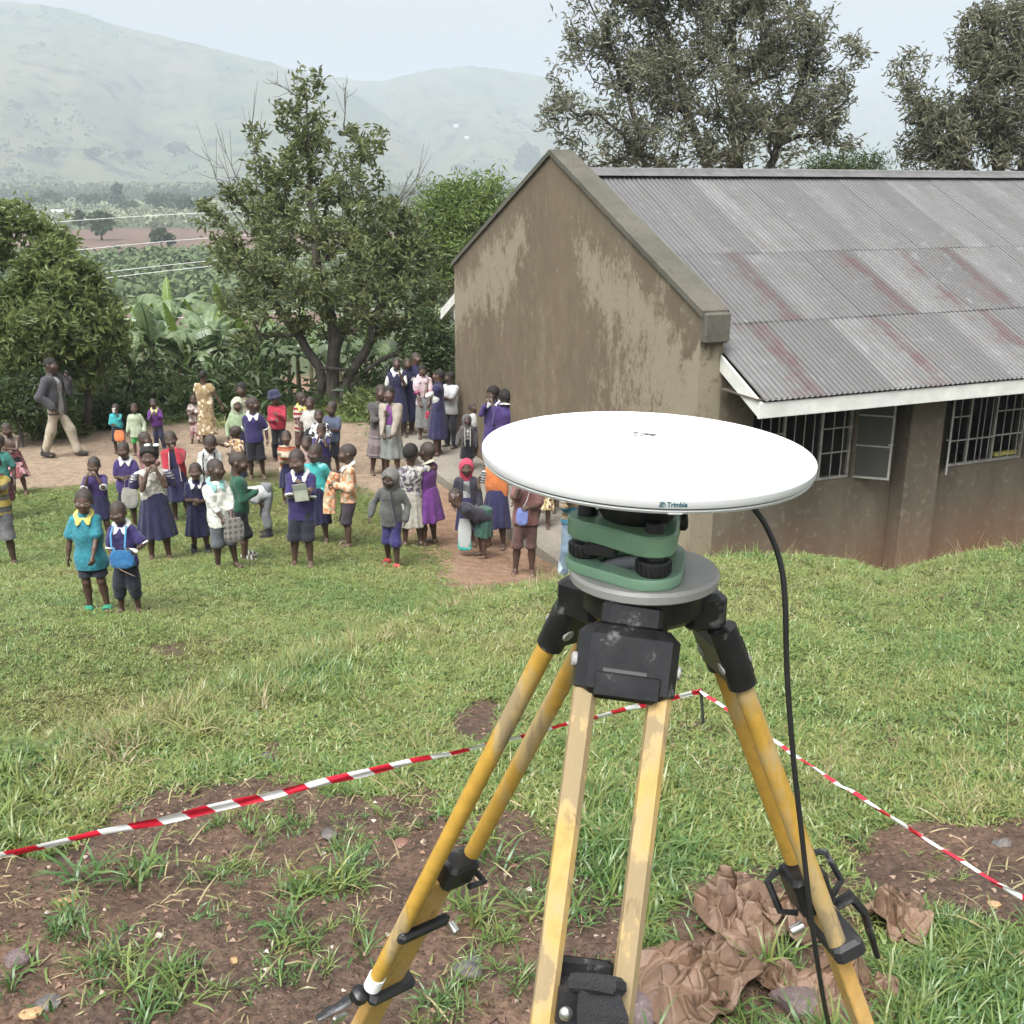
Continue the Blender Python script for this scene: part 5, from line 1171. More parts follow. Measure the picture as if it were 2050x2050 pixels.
    if hair and not hat and hood is None:
        thick = {'shaved': .012, 'short': .03, 'full': .085}[hair]
        def fh(gg):
            gg.ell(hd((0, .012, 1 - .42 * Hh)), (np.array([.355, .455, .43]) + thick) * hh, .01, Hd)
            nn = Hd @ np.array([0, -.80, -.60]); gg.half(hd((0, -.36 * Hh, 1 - .24 * Hh)), nn); gg.half(hd((0, .3 * Hh, 1 - .66 * Hh)), Hd @ np.array([0, -.35, -1]))
            if hair == 'full': gg.all(lambda P: .012 * hh * (np.sin(P[..., 0] * 90 / H) * np.sin(P[..., 1] * 80 / H + 1) * np.sin(P[..., 2] * 85 / H)), 'add')
        shell('hair', HAIRM if hair != 'shaved' else HAIRS, fh, *hb)
    fold = lambda amp, ph: (lambda P: amp * (np.sin(P[..., 0] * 24 / H + 3 * np.sin(P[..., 2] * 9 / H + ph)) * np.sin(P[..., 1] * 19 / H + ph) + .6 * np.sin(P[..., 2] * 31 / H + 5 * P[..., 0] / H + ph)))
    # ------------------------------------------------ upper garments: (colour material, sleeve 0..2, hem z, looseness)
    def upper(name, spec, infl, openf=False):
        mat, slv, hem, loose = spec
        def fn(gg):
            hemr = .086 + loose * .40 - (.010 if bot and bot[0] == 'skirt' and hem > .43 else 0)
            if bend: gg.cone(lo((0, 0, hip + .02)), up((0, 0, hip + .1)), (.094 + infl) * H, (.09 + infl + loose * .5) * H, .02 * H, U, (1, .74, 1))
            gg.cone(up((0, .0, max(hem, hip - .1) - .03)), up((0, 0, sh - .085)), (hemr + infl) * H, (.087 + infl + loose * .25) * H, .02 * H, U, (1.12, .76, 1))
            if hem < hip - .1: gg.cone(lo((0, 0, hem - .03)), lo((0, 0, hip)), (hemr + .012 + infl) * H, (hemr + infl) * H, .02 * H, None, (1.12, .82, 1))
            gg.cone(up((-sxw + .016, .006, sh - .027)), up((sxw - .016, .006, sh - .027)), (.034 + infl) * H, (.034 + infl) * H, .02 * H)
            gg.cone(up((0, .008, sh - .03)), up((0, .010, sh + .002)), (.046 + infl) * H, (.038 + infl) * H, .012 * H)
            for (Sj, e, w) in arms:
                if slv <= 0: continue
                S_, E_, W_ = up(Sj), up(e), up(w)
                if slv <= 1: gg.cone(S_, S_ + (E_ - S_) * slv, (.031 + infl + loose * .12) * H, (.030 + infl + loose * .30) * H, .015 * H)
                else: gg.cone(S_, E_, (.032 + infl + loose * .15) * H, (.027 + infl + loose * .2) * H, .015 * H); gg.cone(E_, E_ + (W_ - E_) * min(1, slv - 1), (.027 + infl + loose * .2) * H, (.021 + infl + loose * .25) * H, .012 * H)
            gg.all(fold(.0060 * H + .012 * loose * H, r.random() * 6), 'add')
            gg.half(up((0, 0, hem)) if hem >= hip - .1 else lo((0, 0, hem)), U @ np.array([0, .05, -1.]) if hem >= hip - .1 else (0, 0, -1))
            if openf:
                P0 = up((0, 0, sh)); Ui = U
                gg.all(lambda P: np.where(((P - P0) @ Ui)[..., 1] < -.02 * H, (.030 + .02 * np.clip(-((P - P0) @ Ui)[..., 2] / (.3 * H), 0, 1)) * H - np.abs(((P - P0) @ Ui)[..., 0]), -.1))
        b_lo = np.minimum(mlo, mlo); hb_ = up((0, 0, sh + .06)); q = [up((sxw, 0, sh)), up((-sxw, 0, sh)), up((0, -.1, hip)), up((0, .1, hip)), lo((.16, .14, min(hem, hip))), lo((-.16, -.14, min(hem, hip))), hb_] + ([up(p_) for A in arms for p_ in A[:(2 if slv <= 1 else 3)]] if slv > 0 else [])
        q = np.array(q); return shell(name, mat, fn, q.min(0) - .085 * H, q.max(0) + .085 * H)
    if under: upper('undershirt', under, -.004)
    if top: upper('shirt' if coat is None else coat, top, .006 if not under else .012, openf=bool(coat))
    if collar:
        th = np.linspace(-math.pi, math.pi, 45); ad = np.abs(th); q = []          # 0 = front of the neck
        pt = np.exp(-((ad - .42) / .30) ** 2); gap = sstep(.06, .34, ad)
        for lay in (0, 1):
            for f_r in (0, .5, 1):
                ro = .040 + f_r * (.030 + .026 * pt) * (.25 + .75 * gap); zz = sh + .036 - .006 * (1 - gap) - f_r * (.012 + .046 * pt) * (.4 + .6 * gap) - .026 * np.cos(th); bulge_ = .006 * math.sin(f_r * math.pi)
                q.append(np.stack([np.sin(th) * (ro * 1.12 + bulge_), .006 - np.cos(th) * (ro * .86 + bulge_ + .008 * f_r), zz - lay * .006 + bulge_], 1))
        q = np.array(q).reshape(-1, 3); q = np.array([up(p_) for p_ in q]); n_c = len(th); i = np.arange(2)[:, None] * n_c; j = np.arange(n_c - 1)[None]; Ft = np.stack([i + j, i + j + 1, i + n_c + j + 1, i + n_c + j], -1).reshape(-1, 4); e0 = 2 * n_c + np.arange(n_c - 1); Fe = np.stack([e0, e0 + 1, e0 + 1 + 3 * n_c, e0 + 3 * n_c], 1)
        link('collar', npmesh('collar', q, np.concatenate([Ft, Ft[:, ::-1] + 3 * n_c, Fe]), True), collar, o)
    if cuff and top and 0 < top[1] <= 1:
        for (Sj, e, w) in arms:
            S_, E_ = up(Sj), up(e); d_ = (E_ - S_) / np.linalg.norm(E_ - S_); a_ = S_ + (E_ - S_) * top[1] + d_ * .030 * H
            u_ = np.cross(d_, [.3, .9, .1]); u_ /= np.linalg.norm(u_); v_ = np.cross(d_, u_); M_ = np.stack([u_, v_, d_], 1); rr_ = (.038 + top[3] * .34) * H
            link('cuff', MB().lathe([(rr_ * .8, .001 * H), (rr_, 0), (rr_ * 1.02, .013 * H), (rr_ * .8, .014 * H)], 16, a_, M_).mesh('cuff', True), cuff, o)
    # ------------------------------------------------ lower garments
    if bot:
        kind, mat, hem = bot[:3]; wide = bot[3] if len(bot) > 3 else .0
        if kind == 'skirt':
            top_z = hip + .10 if len(bot) < 5 else bot[4]; npl = int(r.integers(9, 13)); ph = r.random() * 6; cxy = (lo(fL) + lo(fR)) / 2 * np.array([1, 1, 0])
            def fs(gg):
                def f_(P):
                    t = np.clip((top_z * H - P[..., 2]) / ((top_z - hem) * H), 0, 1); qx = P[..., 0] - cxy[0] * t; qy = (P[..., 1] - cxy[1] * t) / .82; th_ = np.arctan2(qy, qx); rd = np.hypot(qx, qy)
                    Rr = (.088 + (.045 + wide) * t ** .8) * H * (1 + (.015 + .055 * t) * np.sin(npl * th_ + ph + 1.2 * np.sin(th_ * 2 + ph)) + .03 * t * np.sin(3 * th_ + ph)); return np.maximum((rd - Rr) * .8, np.maximum(P[..., 2] - top_z * H, hem * H - P[..., 2] + .006 * H * np.sin(5 * th_)))
                gg.all(f_, 'min')
            w_ = (.17 + wide) * H; shell('skirt', mat, fs, np.array([-w_, -w_, hem * H - .03]) + np.minimum(cxy, 0), np.array([w_, w_, top_z * H + .03]) + np.maximum(cxy, 0))
        else:
            def ft(gg):
                gg.cone(lo((0, .004, hip + .055)), lo((0, .004, hip - .0)), .080 * H, .086 * H, .02 * H, None, (1.16, .74, 1))
                for (Hj, K, Fo) in ((hipL, kL, fL), (hipR, kR, fR)):
                    a, b, c = lo(Hj), lo(K), lo(Fo)
                    gg.cone(a + np.array([0, .006 * H, -.02 * H]), b, (.050 + wide * .5) * H, (.048 + wide) * H, .016 * H)
                    if hem < kn - .01: e_ = b + (c - b) * min(1, (kn - hem) / (kn - an)); gg.cone(b, e_, (.050 + wide) * H, (.042 + wide * 1.2) * H, .012 * H)
                gg.all(fold(.0062 * H, r.random() * 6), 'add')
                if hem >= kn - .05 and walk < .6: gg.half(lo((0, 0, hem)), (0, 0, -1))
            b_ = np.array([lo(q) for q in (hipL, hipR, kL, kR, fL, fR)]); l_ = b_.min(0) - .10 * H; l_[2] = max(l_[2], (hem - .05) * H if not walk else 0); shell('shorts' if hem > .15 else 'trousers', mat, ft, l_, b_.max(0) + np.array([.10, .10, .09]) * H)
    # ------------------------------------------------ head wear, shoes
    if hood is not None:
        def fo(gg):
            gg.ell(hd((0, .03 * Hh + .012, 1 - .43 * Hh)), np.array([.47, .53, .52]) * hh, .02, Hd); gg.cone(hd((0, .06 * Hh, 1 - .55 * Hh)), up((0, .012, sh + .005)), .44 * hh, .42 * hh, .03 * H, None, (1, .9, 1))
            gg.all(fold(.004 * H, 2.), 'add'); gg.ell(hd((0, -.46 * Hh, 1 - .62 * Hh)), np.array([.34, .40, .44]) * hh, .01, Hd, 's')
        shell('hood', hood, fo, np.minimum(hb[0] - .1 * hh, up((0, 0, sh)) - .5 * hh), np.maximum(hb[1] + .1 * hh, up((0, 0, sh)) + .4 * hh))
    if hat is not None:
        pr = [(.62, -.08), (.60, -.02), (.47, .10), (.45, .30), (.38, .42), (.2, .47), (.001, .475), (.001, .44), (.36, .38), (.43, .28), (.45, .09), (.60, -.05)]
        ho = link('hat', MB().lathe(np.array(pr) * hh, 24).mesh('hat', True), hat, o); ho.matrix_local = Matrix.Translation(hd((0, .01, 1 - .36 * Hh))) @ Matrix(Hd.tolist()).to_4x4()
    if shoes is not None:
        for nm, Fo, sx_ in (('shoe', fL, 1), ('shoe', fR, -1)):
            c = lo(Fo) + np.array([sx_ * .006 * H, -.030 * H, 0]); z_ = max(.004, c[2] - .038 * H); mb2 = MB()
            if shoes[0] == 'sandal':
                t = np.arange(16) * np.pi / 8; mb2.prism(np.c_[.036 * H * np.cos(t) * (1 - .18 * (np.sin(t) > 0)), .078 * H * np.sin(t)], z_ - .004, z_ + .012 * H, c=(c[0], c[1], 0))
                for yy in (-.03, .005): mb2.tube([(c[0] - .036 * H, c[1] + yy * H, z_ + .008 * H), (c[0] - .02 * H, c[1] + yy * H, z_ + .038 * H), (c[0] + .02 * H, c[1] + yy * H, z_ + .040 * H), (c[0] + .036 * H, c[1] + yy * H, z_ + .008 * H)], .0075 * H, 6, True, 1.6)
                link('sandal', mb2.mesh('sandal', True), shoes[1], o)
            else:
                def fx(gg, c=c, z_=z_): gg.cone((c[0], c[1] + .045 * H, z_ + .026 * H), (c[0], c[1] - .055 * H, z_ + .014 * H), .032 * H, .026 * H, .01, None, (1.1, 1, .9)); gg.cone((c[0], c[1] + .03 * H, z_ + .03 * H), (c[0], c[1] + .03 * H, z_ + .075 * H), .032 * H, .030 * H, .01); gg.half((0, 0, max(0, z_ - .012 * H)), (0, 0, -1))
                shell('shoe', shoes[1], fx, c - .13 * H, c + np.array([.13, .13, .13]) * H)
    PEOPLE.append(o)
    return dict(o=o, H=H, M=MW, hands=[MW @ Vector(q) for q in hands], up=up, lo=lo, hd=hd, sh=sh, hip=hip, pos=(x, y, z0), Hh=Hh, yaw=yaw)
# ------------------------------------------------------------------ the crowd (picture pixels, 2050 scale), front rows first
f_ = fabric
NAVY = f_((.022, .021, .066)); NAVY2 = f_((.028, .024, .082)); POLO = f_((.036, .026, .122)); PURP = f_((.115, .022, .19)); PURP2 = f_((.052, .028, .142)); BLACK = f_((.014, .014, .018)); DARKB = f_((.022, .024, .036))
WHITE = f_((.60, .60, .57)); CREAM = f_((.50, .46, .36)); GREYC = f_((.13, .13, .13)); GREYL = f_((.33, .33, .32)); TURQ = f_((.018, .23, .29)); TEAL = f_((.03, .36, .34)); GREEN = f_((.018, .105, .055)); PGREEN = f_((.33, .43, .24)); YELC = f_((.70, .62, .12)); WHC = f_((.68, .68, .66))
RED = f_((.42, .02, .04)); BEIGEK = f_((.36, .31, .25), 'wool'); GREYK = f_((.085, .08, .075), 'wool'); KHAKI = f_((.43, .37, .27)); ORANGE = f_((.62, .17, .03)); BROWN = f_((.10, .052, .042)); TAN = f_((.32, .27, .20))
P = {}
def pp(key, *a, **k): P[key] = person(*a, **k)
pp('turq', 200, 978, 1222, yaw=8, head=(8, 4), L='low', Rh='down', top=(TURQ, .72, .36, .030), bot=('shorts', DARKB, .30, .008), collar=YELC, shoes=('sandal', f_((.02, .30, .17))), label='boy in a long turquoise shirt with yellow collar beside the boy with a blue bag')
pp('bag', 262, 1004, 1226, yaw=2, head=(-6, 6), L=(.16, -.16, .63), Rh='low', top=(POLO, .75, .44, .016), cuff=WHC, collar=WHC, bot=('shorts', DARKB, .19, .012), label='boy in navy polo shirt, white collar and blue cloth bag hung from his neck')
pp('chin', 191, 915, H=1.12, yaw=6, head=(0, 16), L='chin', Rh='chin', top=(PURP2, .75, .44, .012), collar=None, cuff=WHC, bot=('skirt', NAVY, .30), label='child in purple top with both fists under the chin, behind the boy in turquoise')
pp('greybag', 240, 886, H=1.17, yaw=10, head=(-4, 10), L='hold', Rh='belly', top=(PURP2, .8, .42, .014), collar=WHC, bot=('shorts', DARKB, .22), label='boy in purple shirt with white collar holding a pale grey cloth bag')
pp('puff', 322, 890, 1120, yaw=20, head=(-12, 4), L='chin', Rh='chin', top=(f_((.55, .53, .46), 'print', (.38, .35, .30), .03), .0, .50, .012), under=None, cuff=None, bot=('skirt', NAVY, .215, .03, .60), hair='full', label='girl in white patterned vest and wide navy skirt, hands clasped at her chin')
pp('redcar', 366, 862, 1042, yaw=14, head=(4, 4), L='mouth', Rh='low', top=(RED, 2, .46, .012), under=(NAVY2, 0, .46, .010), coat='cardigan', bot=('skirt', NAVY2, .24, .0, .60), label='girl in red cardigan with white edge over a long navy dress, hand at her mouth')
pp('lookdown', 411, 870, H=1.26, yaw=8, head=(0, 28), L='belly', Rh='belly', top=(f_((.56, .57, .52)), .7, .42, .020), collar=f_((.60, .60, .55)), bot=('shorts', DARKB, .22), label='boy in white shirt with dark braces looking down, behind the little girl in navy')
pp('pinaf', 403, 926, 1107, yaw=12, head=(6, 6), L='belly', Rh='belly', top=(NAVY, .55, .50, .012), collar=WHC, bot=('skirt', NAVY, .205, .012, .62), shoes=('shoe', BLACK), label='small smiling girl in navy pinafore with a broad white collar')
pp('white', 455, 919, 1135, yaw=38, head=(22, 4), L='low', Rh='low', top=(f_((.60, .60, .54), 'print', (.50, .50, .43), .05), 1.4, .40, .022), collar=f_((.25, .50, .46)), bot=('shorts', f_((.10, .11, .12)), .215, .010), label='boy in loose white shirt with turquoise collar holding a checked bag, looking right')
pp('green', 489, 904, 1118, yaw=112, head=(-30, 4), L='belly', Rh='belly', top=(GREEN, 2, .44, .014), bot=('shorts', BLACK, .22, .006), shoes=('sandal', f_((.6, .6, .55))), label='boy in dark green sweater turned sideways, wearing white sandals')
pp('bent', 540, 0, 1072, H=1.2, yaw=-62, head=(0, -10), bend=84, L='reach', Rh='reach', top=(f_((.46, .47, .46)), 1, .44, .014), bot=('trousers', f_((.17, .18, .185)), .13), shoes=('shoe', BLACK), label='child in white shirt and grey trousers bending right over')
pp('book', 606, 900, 1131, yaw=3, head=(-4, 12), L='chest', Rh='cross', top=(POLO, .8, .40, .015), cuff=WHC, collar=WHC, bot=('shorts', DARKB, .225, .014), label='boy in navy polo shirt hugging a grey exercise book to his chest')
pp('teal', 640, 887, 1082, yaw=-4, head=(-10, 4), L='down', Rh='belly', top=(f_((.03, .36, .34), 'print', (.05, .40, .38), .1), 1.7, .45, .014), bot=('skirt', NAVY, .20, .0), label='child in turquoise T-shirt and navy skirt just right of the boy with the book')
pp('shawl', 700, 891, 1092, yaw=-72, head=(-6, 6), L='belly', Rh='belly', top=(f_((.50, .42, .28), 'print', (.50, .20, .07), .045), 1.9, .44, .022), collar=WHC, bot=('shorts', f_((.045, .035, .045)), .23, .010), label='boy in profile wearing an orange and cream patterned top with a dangling sleeve')
pp('stripe', 573, 864, H=1.10, yaw=8, head=(4, 2), L='cross', Rh='cross', top=(f_((.52, .44, .32), 'stripe', (.34, .10, .05), .12), 2, .42, .024), bot=('skirt', NAVY, .24), label='child in rust and cream striped jersey with arms folded, beside the book boy')
pp('round', 615, 876, H=1.05, yaw=12, head=(-8, 4), L='belly', Rh='belly', top=(f_((.40, .27, .24)), 1, .42, .012), bot=('skirt', NAVY, .24), label='round-faced small child in faded pink peeping over the shoulder of the boy with the book')
pp('mouth', 640, 848, H=1.10, yaw=6, head=(-6, 8), L='mouth', Rh='mouth', top=(POLO, .7, .42, .012), collar=WHC, bot=('skirt', DARKB, .24), label='child in purple shirt with both hands in front of the mouth')
pp('daisy', 636, 822, H=1.12, yaw=0, head=(-4, 10), L='down', Rh='down', top=(f_((.035, .03, .035), 'print', (.60, .60, .58), .04), .8, .42, .014), bot=('skirt', f_((.10, .06, .075)), .24), label='child in dark top with white flower-print sleeves')
pp('greytee', 668, 803, 945, yaw=-12, head=(-10, 6), L='belly', Rh='behind', top=(f_((.10, .12, .19)), .7, .44, .012), bot=('shorts', DARKB, .22, .004), label='slim boy in blue-grey T-shirt at the right end of the back row')
pp('tee', 617, 795, H=1.18, yaw=-4, head=(-12, 2), L='down', Rh='down', top=(f_((.55, .53, .47)), .7, .42, .012), bot=('skirt', DARKB, .24), label='smiling child in cream T-shirt peeping out behind the striped polo')
pp('rstripe', 597, 787, H=1.22, yaw=24, head=(38, 2), L='low', Rh='low', top=(f_((.50, .44, .36), 'stripe', (.28, .025, .035), .085), .7, .44, .014), collar=YELC, bot=('shorts', BROWN, .24), label='child in red and tan striped polo with yellow collar, head turned away')
pp('hat', 553, 784, H=1.24, yaw=6, head=(-6, 4), L='chest', Rh='belly', top=(f_((.50, .025, .06)), 2, .46, .016), bot=('trousers', BLACK, .08), hat=f_((.026, .03, .075)), label='child in navy bucket hat and bright red jacket')
pp('polo', 516, 795, 957, yaw=16, head=(62, 2), L='down', Rh='behind', top=(POLO, .75, .45, .014), cuff=WHC, collar=WHC, bot=('shorts', BLACK, .235, .014), label='boy in violet-blue polo shirt and black knee shorts, head turned to the right')
pp('hoodg', 475, 798, H=1.22, yaw=4, head=(8, 6), L='down', Rh='down', top=(PGREEN, 2, .44, .018), hood=f_((.50, .54, .38)), bot=('skirt', NAVY, .24), label='girl in pale green jacket with the cream hood up')
pp('floral', 474, 852, H=1.06, yaw=-40, head=(-40, 6), L='belly', Rh=(-.16, -.20, .74), top=(f_((.12, .06, .07), 'print', (.40, .26, .12), .028), .8, .40, .014), bot=('skirt', NAVY, .24), label='small child in floral dress, face in profile to the left')
pp('tall', 494, 766, H=1.42, yaw=0, head=(-8, 4), kid=.6, L='down', Rh='down', top=(f_((.26, .21, .11), 'print', (.10, .08, .05), .05), .8, .42, .012), hair='short', bot=('skirt', f_((.20, .16, .09)), .25), label='taller girl in olive print standing at the back by the undergrowth')
pp('beige', 392, 789, 888, yaw=8, head=(6, 10), L='cross', Rh='cross', top=(f_((.30, .24, .20), 'print', (.20, .15, .14), .05), .9, .44, .014), bot=('trousers', f_((.34, .06, .08), 'print', (.40, .30, .28), .08), .12), label='child in dusty beige print shirt and reddish trousers, arms folded, on the bare earth')
pp('back', 405, 742, H=1.42, yaw=172, head=(0, 0), kid=.5, L='side', Rh='side', top=(f_((.30, .21, .09), 'print', (.36, .27, .16), .05), .3, .42, .012), hair='short', bot=('skirt', f_((.30, .21, .09), 'print', (.36, .27, .16), .05), .14), label='person in a yellow print dress, back turned, in front of the banana plants')
pp('purpsw', 323, 797, 900, yaw=8, head=(10, 2), L='chest', Rh='chest', top=(PURP, 1.6, .47, .012), collar=f_((.62, .56, .22)), bot=('trousers', f_((.022, .026, .06)), .06), label='boy in purple jumper with yellow collar and dark trousers on the bare earth')
pp('paleh', 279, 806, 912, yaw=6, head=(4, 6), L='down', Rh='down', top=(f_((.38, .45, .31)), 2, .36, .020), bot=('shorts', f_((.03, .35, .06)), .25), label='child in pale green jacket and bright green shorts at the back left')
pp('tealback', 240, 808, 908, yaw=10, head=(0, 6), L='mouth', Rh='belly', top=(f_((.02, .36, .38)), .9, .40, .016), under=None, bot=('skirt', DARKB, .25), label='child in turquoise top drinking from a white cup at the back left')
pp('pink', 292, 866, H=1.16, yaw=62, head=(10, -2), L='belly', Rh='low', top=(f_((.36, .17, .17), 'stripe', (.22, .10, .11), .03), 1.8, .42, .016), bot=('skirt', f_((.06, .02, .04)), .24), label='child in striped pink top facing right, behind the girl with clasped hands')
pp('edgeg', 42, 844, 990, yaw=14, head=(2, 4), L='cross', Rh='belly', top=None, bot=('skirt', f_((.030, .026, .030), 'print', (.30, .10, .11), .05), .25, .035, .60), label='bare-shouldered girl in a black skirt with rose print, arms across her chest')
pp('edgey', 12, 906, 1129, yaw=14, head=(0, 8), L='mouth', Rh='mouth', top=(f_((.46, .34, .05), 'stripe', (.12, .12, .12), .13), .7, .46, .016), bot=('shorts', f_((.13, .13, .135)), .24, .010), label='boy in yellow and grey striped T-shirt cut by the left edge, hands to his mouth')
pp('edgem', -14, 872, H=1.2, yaw=12, head=(0, 0), L='down', Rh='down', top=(f_((.05, .26, .22)), .8, .44, .014), bot=('skirt', f_((.10, .02, .03)), .24), label='child in green top half outside the left edge')
pp('man', 126, 716, 915, yaw=80, head=(2, 2), kid=0, walk=.78, L='chin', Rh=(-.15, -.05, .53), top=(f_((.060, .058, .066)), 2, .45, .012), under=(GREYL, 0, .45, .008), coat='jacket', hair='short', bot=('trousers', KHAKI, .05, -.003), shoes=('shoe', f_((.035, .028, .025))), label='man in dark grey jacket and khaki trousers walking to the right, hand at his ear')
# right-hand groups
pp('knit', 757, 770, 948, yaw=22, head=(8, 2), kid=.6, L='chest', Rh='cross', top=(GREYK, 2, .47, .014), bot=('skirt', f_((.17, .13, .13), 'stripe', (.24, .2, .2), .3), .20, .0), label='girl in grey-brown knitted jumper and striped skirt, arms folded, left of the beige cardigan')
pp('cardi', 786, 774, 952, yaw=-10, head=(-4, 4), kid=.6, L='low', Rh='low', top=(BEIGEK, 2, .40, .018), under=(f_((.17, .035, .20)), 0, .45, .006), coat='cardigan', hair='short', bot=('skirt', f_((.22, .24, .22)), .21, .006), label='girl in long beige cardigan over purple top and grey pleated skirt')
pp('t39', 795, 746, H=1.46, yaw=10, head=(6, 4), kid=.5, L='chin', Rh='down', under=(WHITE, .8, .45, .010), top=(NAVY, .0, .45, .0), collar=WHC, bot=('skirt', NAVY, .19, .0, .62), label='tall girl in white blouse and navy pinafore behind the beige cardigan')
pp('t40', 812, 747, H=1.42, yaw=14, head=(10, 4), kid=.5, L='down', Rh='down', under=(WHITE, .8, .45, .010), top=(NAVY, .0, .45, .0), bot=('skirt', NAVY, .19, .0, .62), label='girl in white blouse half hidden between two taller pinafore girls')
pp('t41', 831, 738, H=1.50, yaw=30, head=(34, 4), kid=.5, L='down', Rh='down', under=(WHITE, .8, .45, .008), top=(NAVY2, .0, .45, .0), bot=('skirt', NAVY, .18, .0, .60), label='girl in navy pinafore looking right in the middle of the tall group')
pp('t42', 853, 730, 905, yaw=6, head=(12, 8), kid=.4, L='low', Rh='low', top=(f_((.56, .40, .42)), .75, .45, .010), cuff=f_((.62, .05, .25)), collar=f_((.55, .4, .45)), hair='short', bot=('skirt', f_((.19, .19, .19)), .16), label='tallest teenager in pink and white polo shirt and grey skirt')
pp('t43', 877, 741, 934, yaw=-96, head=(-10, 6), kid=.5, L='mouth', Rh='low', under=(WHITE, .85, .50, .012), top=(NAVY2, .0, .50, .0), bot=('skirt', NAVY2, .20, .006, .64), hair='short', label='girl in profile in white blouse and navy pinafore holding a red phone')
pp('t44', 904, 744, 921, yaw=-38, head=(-26, 4), kid=.5, L='cross', Rh='cross', top=(f_((.50, .50, .50)), .85, .45, .014), hair='short', bot=('trousers', f_((.035, .035, .042)), .06), label='boy in pale polo shirt leaning on the corner of the gable wall with folded arms')
pp('plaid', 936, 830, 962, yaw=6, head=(6, 4), L='down', Rh='down', top=(GREYK, 2, .42, .018), under=(f_((.06, .06, .06), 'plaid', (.45, .45, .40)), 0, .42, .010), coat='cardigan', hood=f_((.11, .105, .095), 'wool'), bot=('skirt', BLACK, .22), label='girl in grey hooded cardigan with checked scarf on the apron')
pp('lookup', 946, 808, 936, yaw=50, head=(24, -10), L='down', Rh='down', top=(WHITE, .7, .46, .010), bot=('skirt', NAVY2, .18, .03), label='girl in navy skirt bent towards the wall behind the hooded girl')
pp('hands', 984, 774, 966, yaw=-24, head=(-16, 8), kid=.6, L='mouth', Rh='mouth', top=(PURP2, 1.6, .45, .012), collar=WHC, hair='full', bot=('skirt', PURP2, .22, .0, .6), label='girl in purple school dress raising both hands to her mouth against the wall')
pp('backp', 1006, 780, 974, yaw=176, head=(30, 6), kid=.6, L='belly', Rh='belly', top=(PURP2, 1.5, .45, .014), collar=WHC, hair='full', bot=('skirt', PURP2, .22, .01, .6), label='girl in purple school dress seen from behind, by the gable wall')
pp('hidden', 1042, 842, 1016, yaw=10, head=(0, 4), L='down', Rh='down', top=(NAVY, .7, .44, .012), bot=('skirt', NAVY, .22), label='child almost hidden behind the white disc, only the top of the head showing')
pp('point', 827, 886, 1091, yaw=196, head=(-40, 2), L='belly', Rh=(-.16, -.12, .84), top=(f_((.50, .48, .42), 'print', (.09, .075, .10), .035), .5, .46, .012), bot=('skirt', f_((.45, .43, .36)), .20, -.010, .55), hair='short', label='small girl in a cream dress with dark print pointing to the left')
pp('purple', 862, 886, 1090, yaw=-118, head=(-20, 2), L='cross', Rh='cross', top=(f_((.12, .025, .18)), .15, .46, .010), collar=f_((.62, .60, .40)), bot=('skirt', f_((.14, .028, .21)), .25, .035, .58), label='bald girl in bright purple dress with arms folded, back half turned')
pp('ghood', 786, 936, 1132, yaw=-6, head=(-8, 10), walk=.38, L='down', Rh=(-.20, -.04, .52), top=(f_((.105, .108, .10), 'wool'), 2, .42, .018), hood=f_((.15, .145, .13), 'wool'), bot=('shorts', f_((.035, .028, .13)), .22, .004), shoes=('sandal', f_((.50, .035, .03))), label='child in grey hooded jumper and violet shorts stepping forward in red sandals')
pp('scarf', 935, 921, 1090, yaw=4, head=(2, 8), L='down', Rh='down', top=(f_((.045, .042, .062)), 2, .46, .014), under=(f_((.27, .27, .27), 'print', (.10, .10, .10), .09), 0, .46, .010), coat='cardigan', hood=f_((.48, .03, .08), 'wool'), bot=('skirt', NAVY2, .19), label='girl in crimson headscarf, grey T-shirt and dark cardigan')
pp('bentd', 968, 0, 1115, H=1.16, yaw=-64, head=(34, -62), bend=66, L=(.02, -.13, .44), Rh='reach', top=(f_((.035, .032, .045)), 2, .44, .016), bot=('skirt', f_((.035, .10, .075)), .25, -.01), label='boy in dark jacket and green cloth leaning forward with a plastic bag')
pp('orange', 993, 888, 1094, yaw=-14, head=(-10, 4), L='down', Rh=(-.15, -.12, .62), top=(ORANGE, .0, .50, .014), bot=('skirt', NAVY2, .21, .012), label='child in orange vest and navy skirt whose head is hidden by the white disc')
pp('brown', 1048, 916, 1150, yaw=-4, head=(-6, 4), L='belly', Rh='mouth', top=(f_((.20, .085, .075)), .75, .44, .012), bot=('shorts', f_((.11, .055, .045)), .235, .002), label='barefoot boy in worn brown-red shirt and shorts with a blue pouch')
pp('fskirt', 1085, 898, 1086, yaw=-10, head=(0, 4), L='belly', Rh='down', top=(f_((.05, .04, .04), 'print', (.5, .5, .45), .05), .8, .44, .012), bot=('skirt', f_((.13, .04, .03), 'print', (.46, .36, .18), .045), .24, .0), label='child in red and yellow flowered skirt behind the boy in brown')
pp('apronk', 1098, 878, 1056, yaw=-6, head=(0, 4), L='down', Rh='down', top=(BLACK, .8, .44, .012), bot=('shorts', BLACK, .26, .006), label='child in black shorts on the apron beneath the edge of the white disc')
pp('jeans', 1146, 912, 1160, yaw=6, head=(0, 4), L='belly', Rh='chest', top=(f_((.03, .17, .26), 'stripe', (.30, .22, .14), .16), 1.0, .46, .012), bot=('trousers', f_((.13, .20, .27), 'print', (.2, .27, .33), .15), .06), label='child in blue striped T-shirt and pale jeans half hidden by the survey instrument')

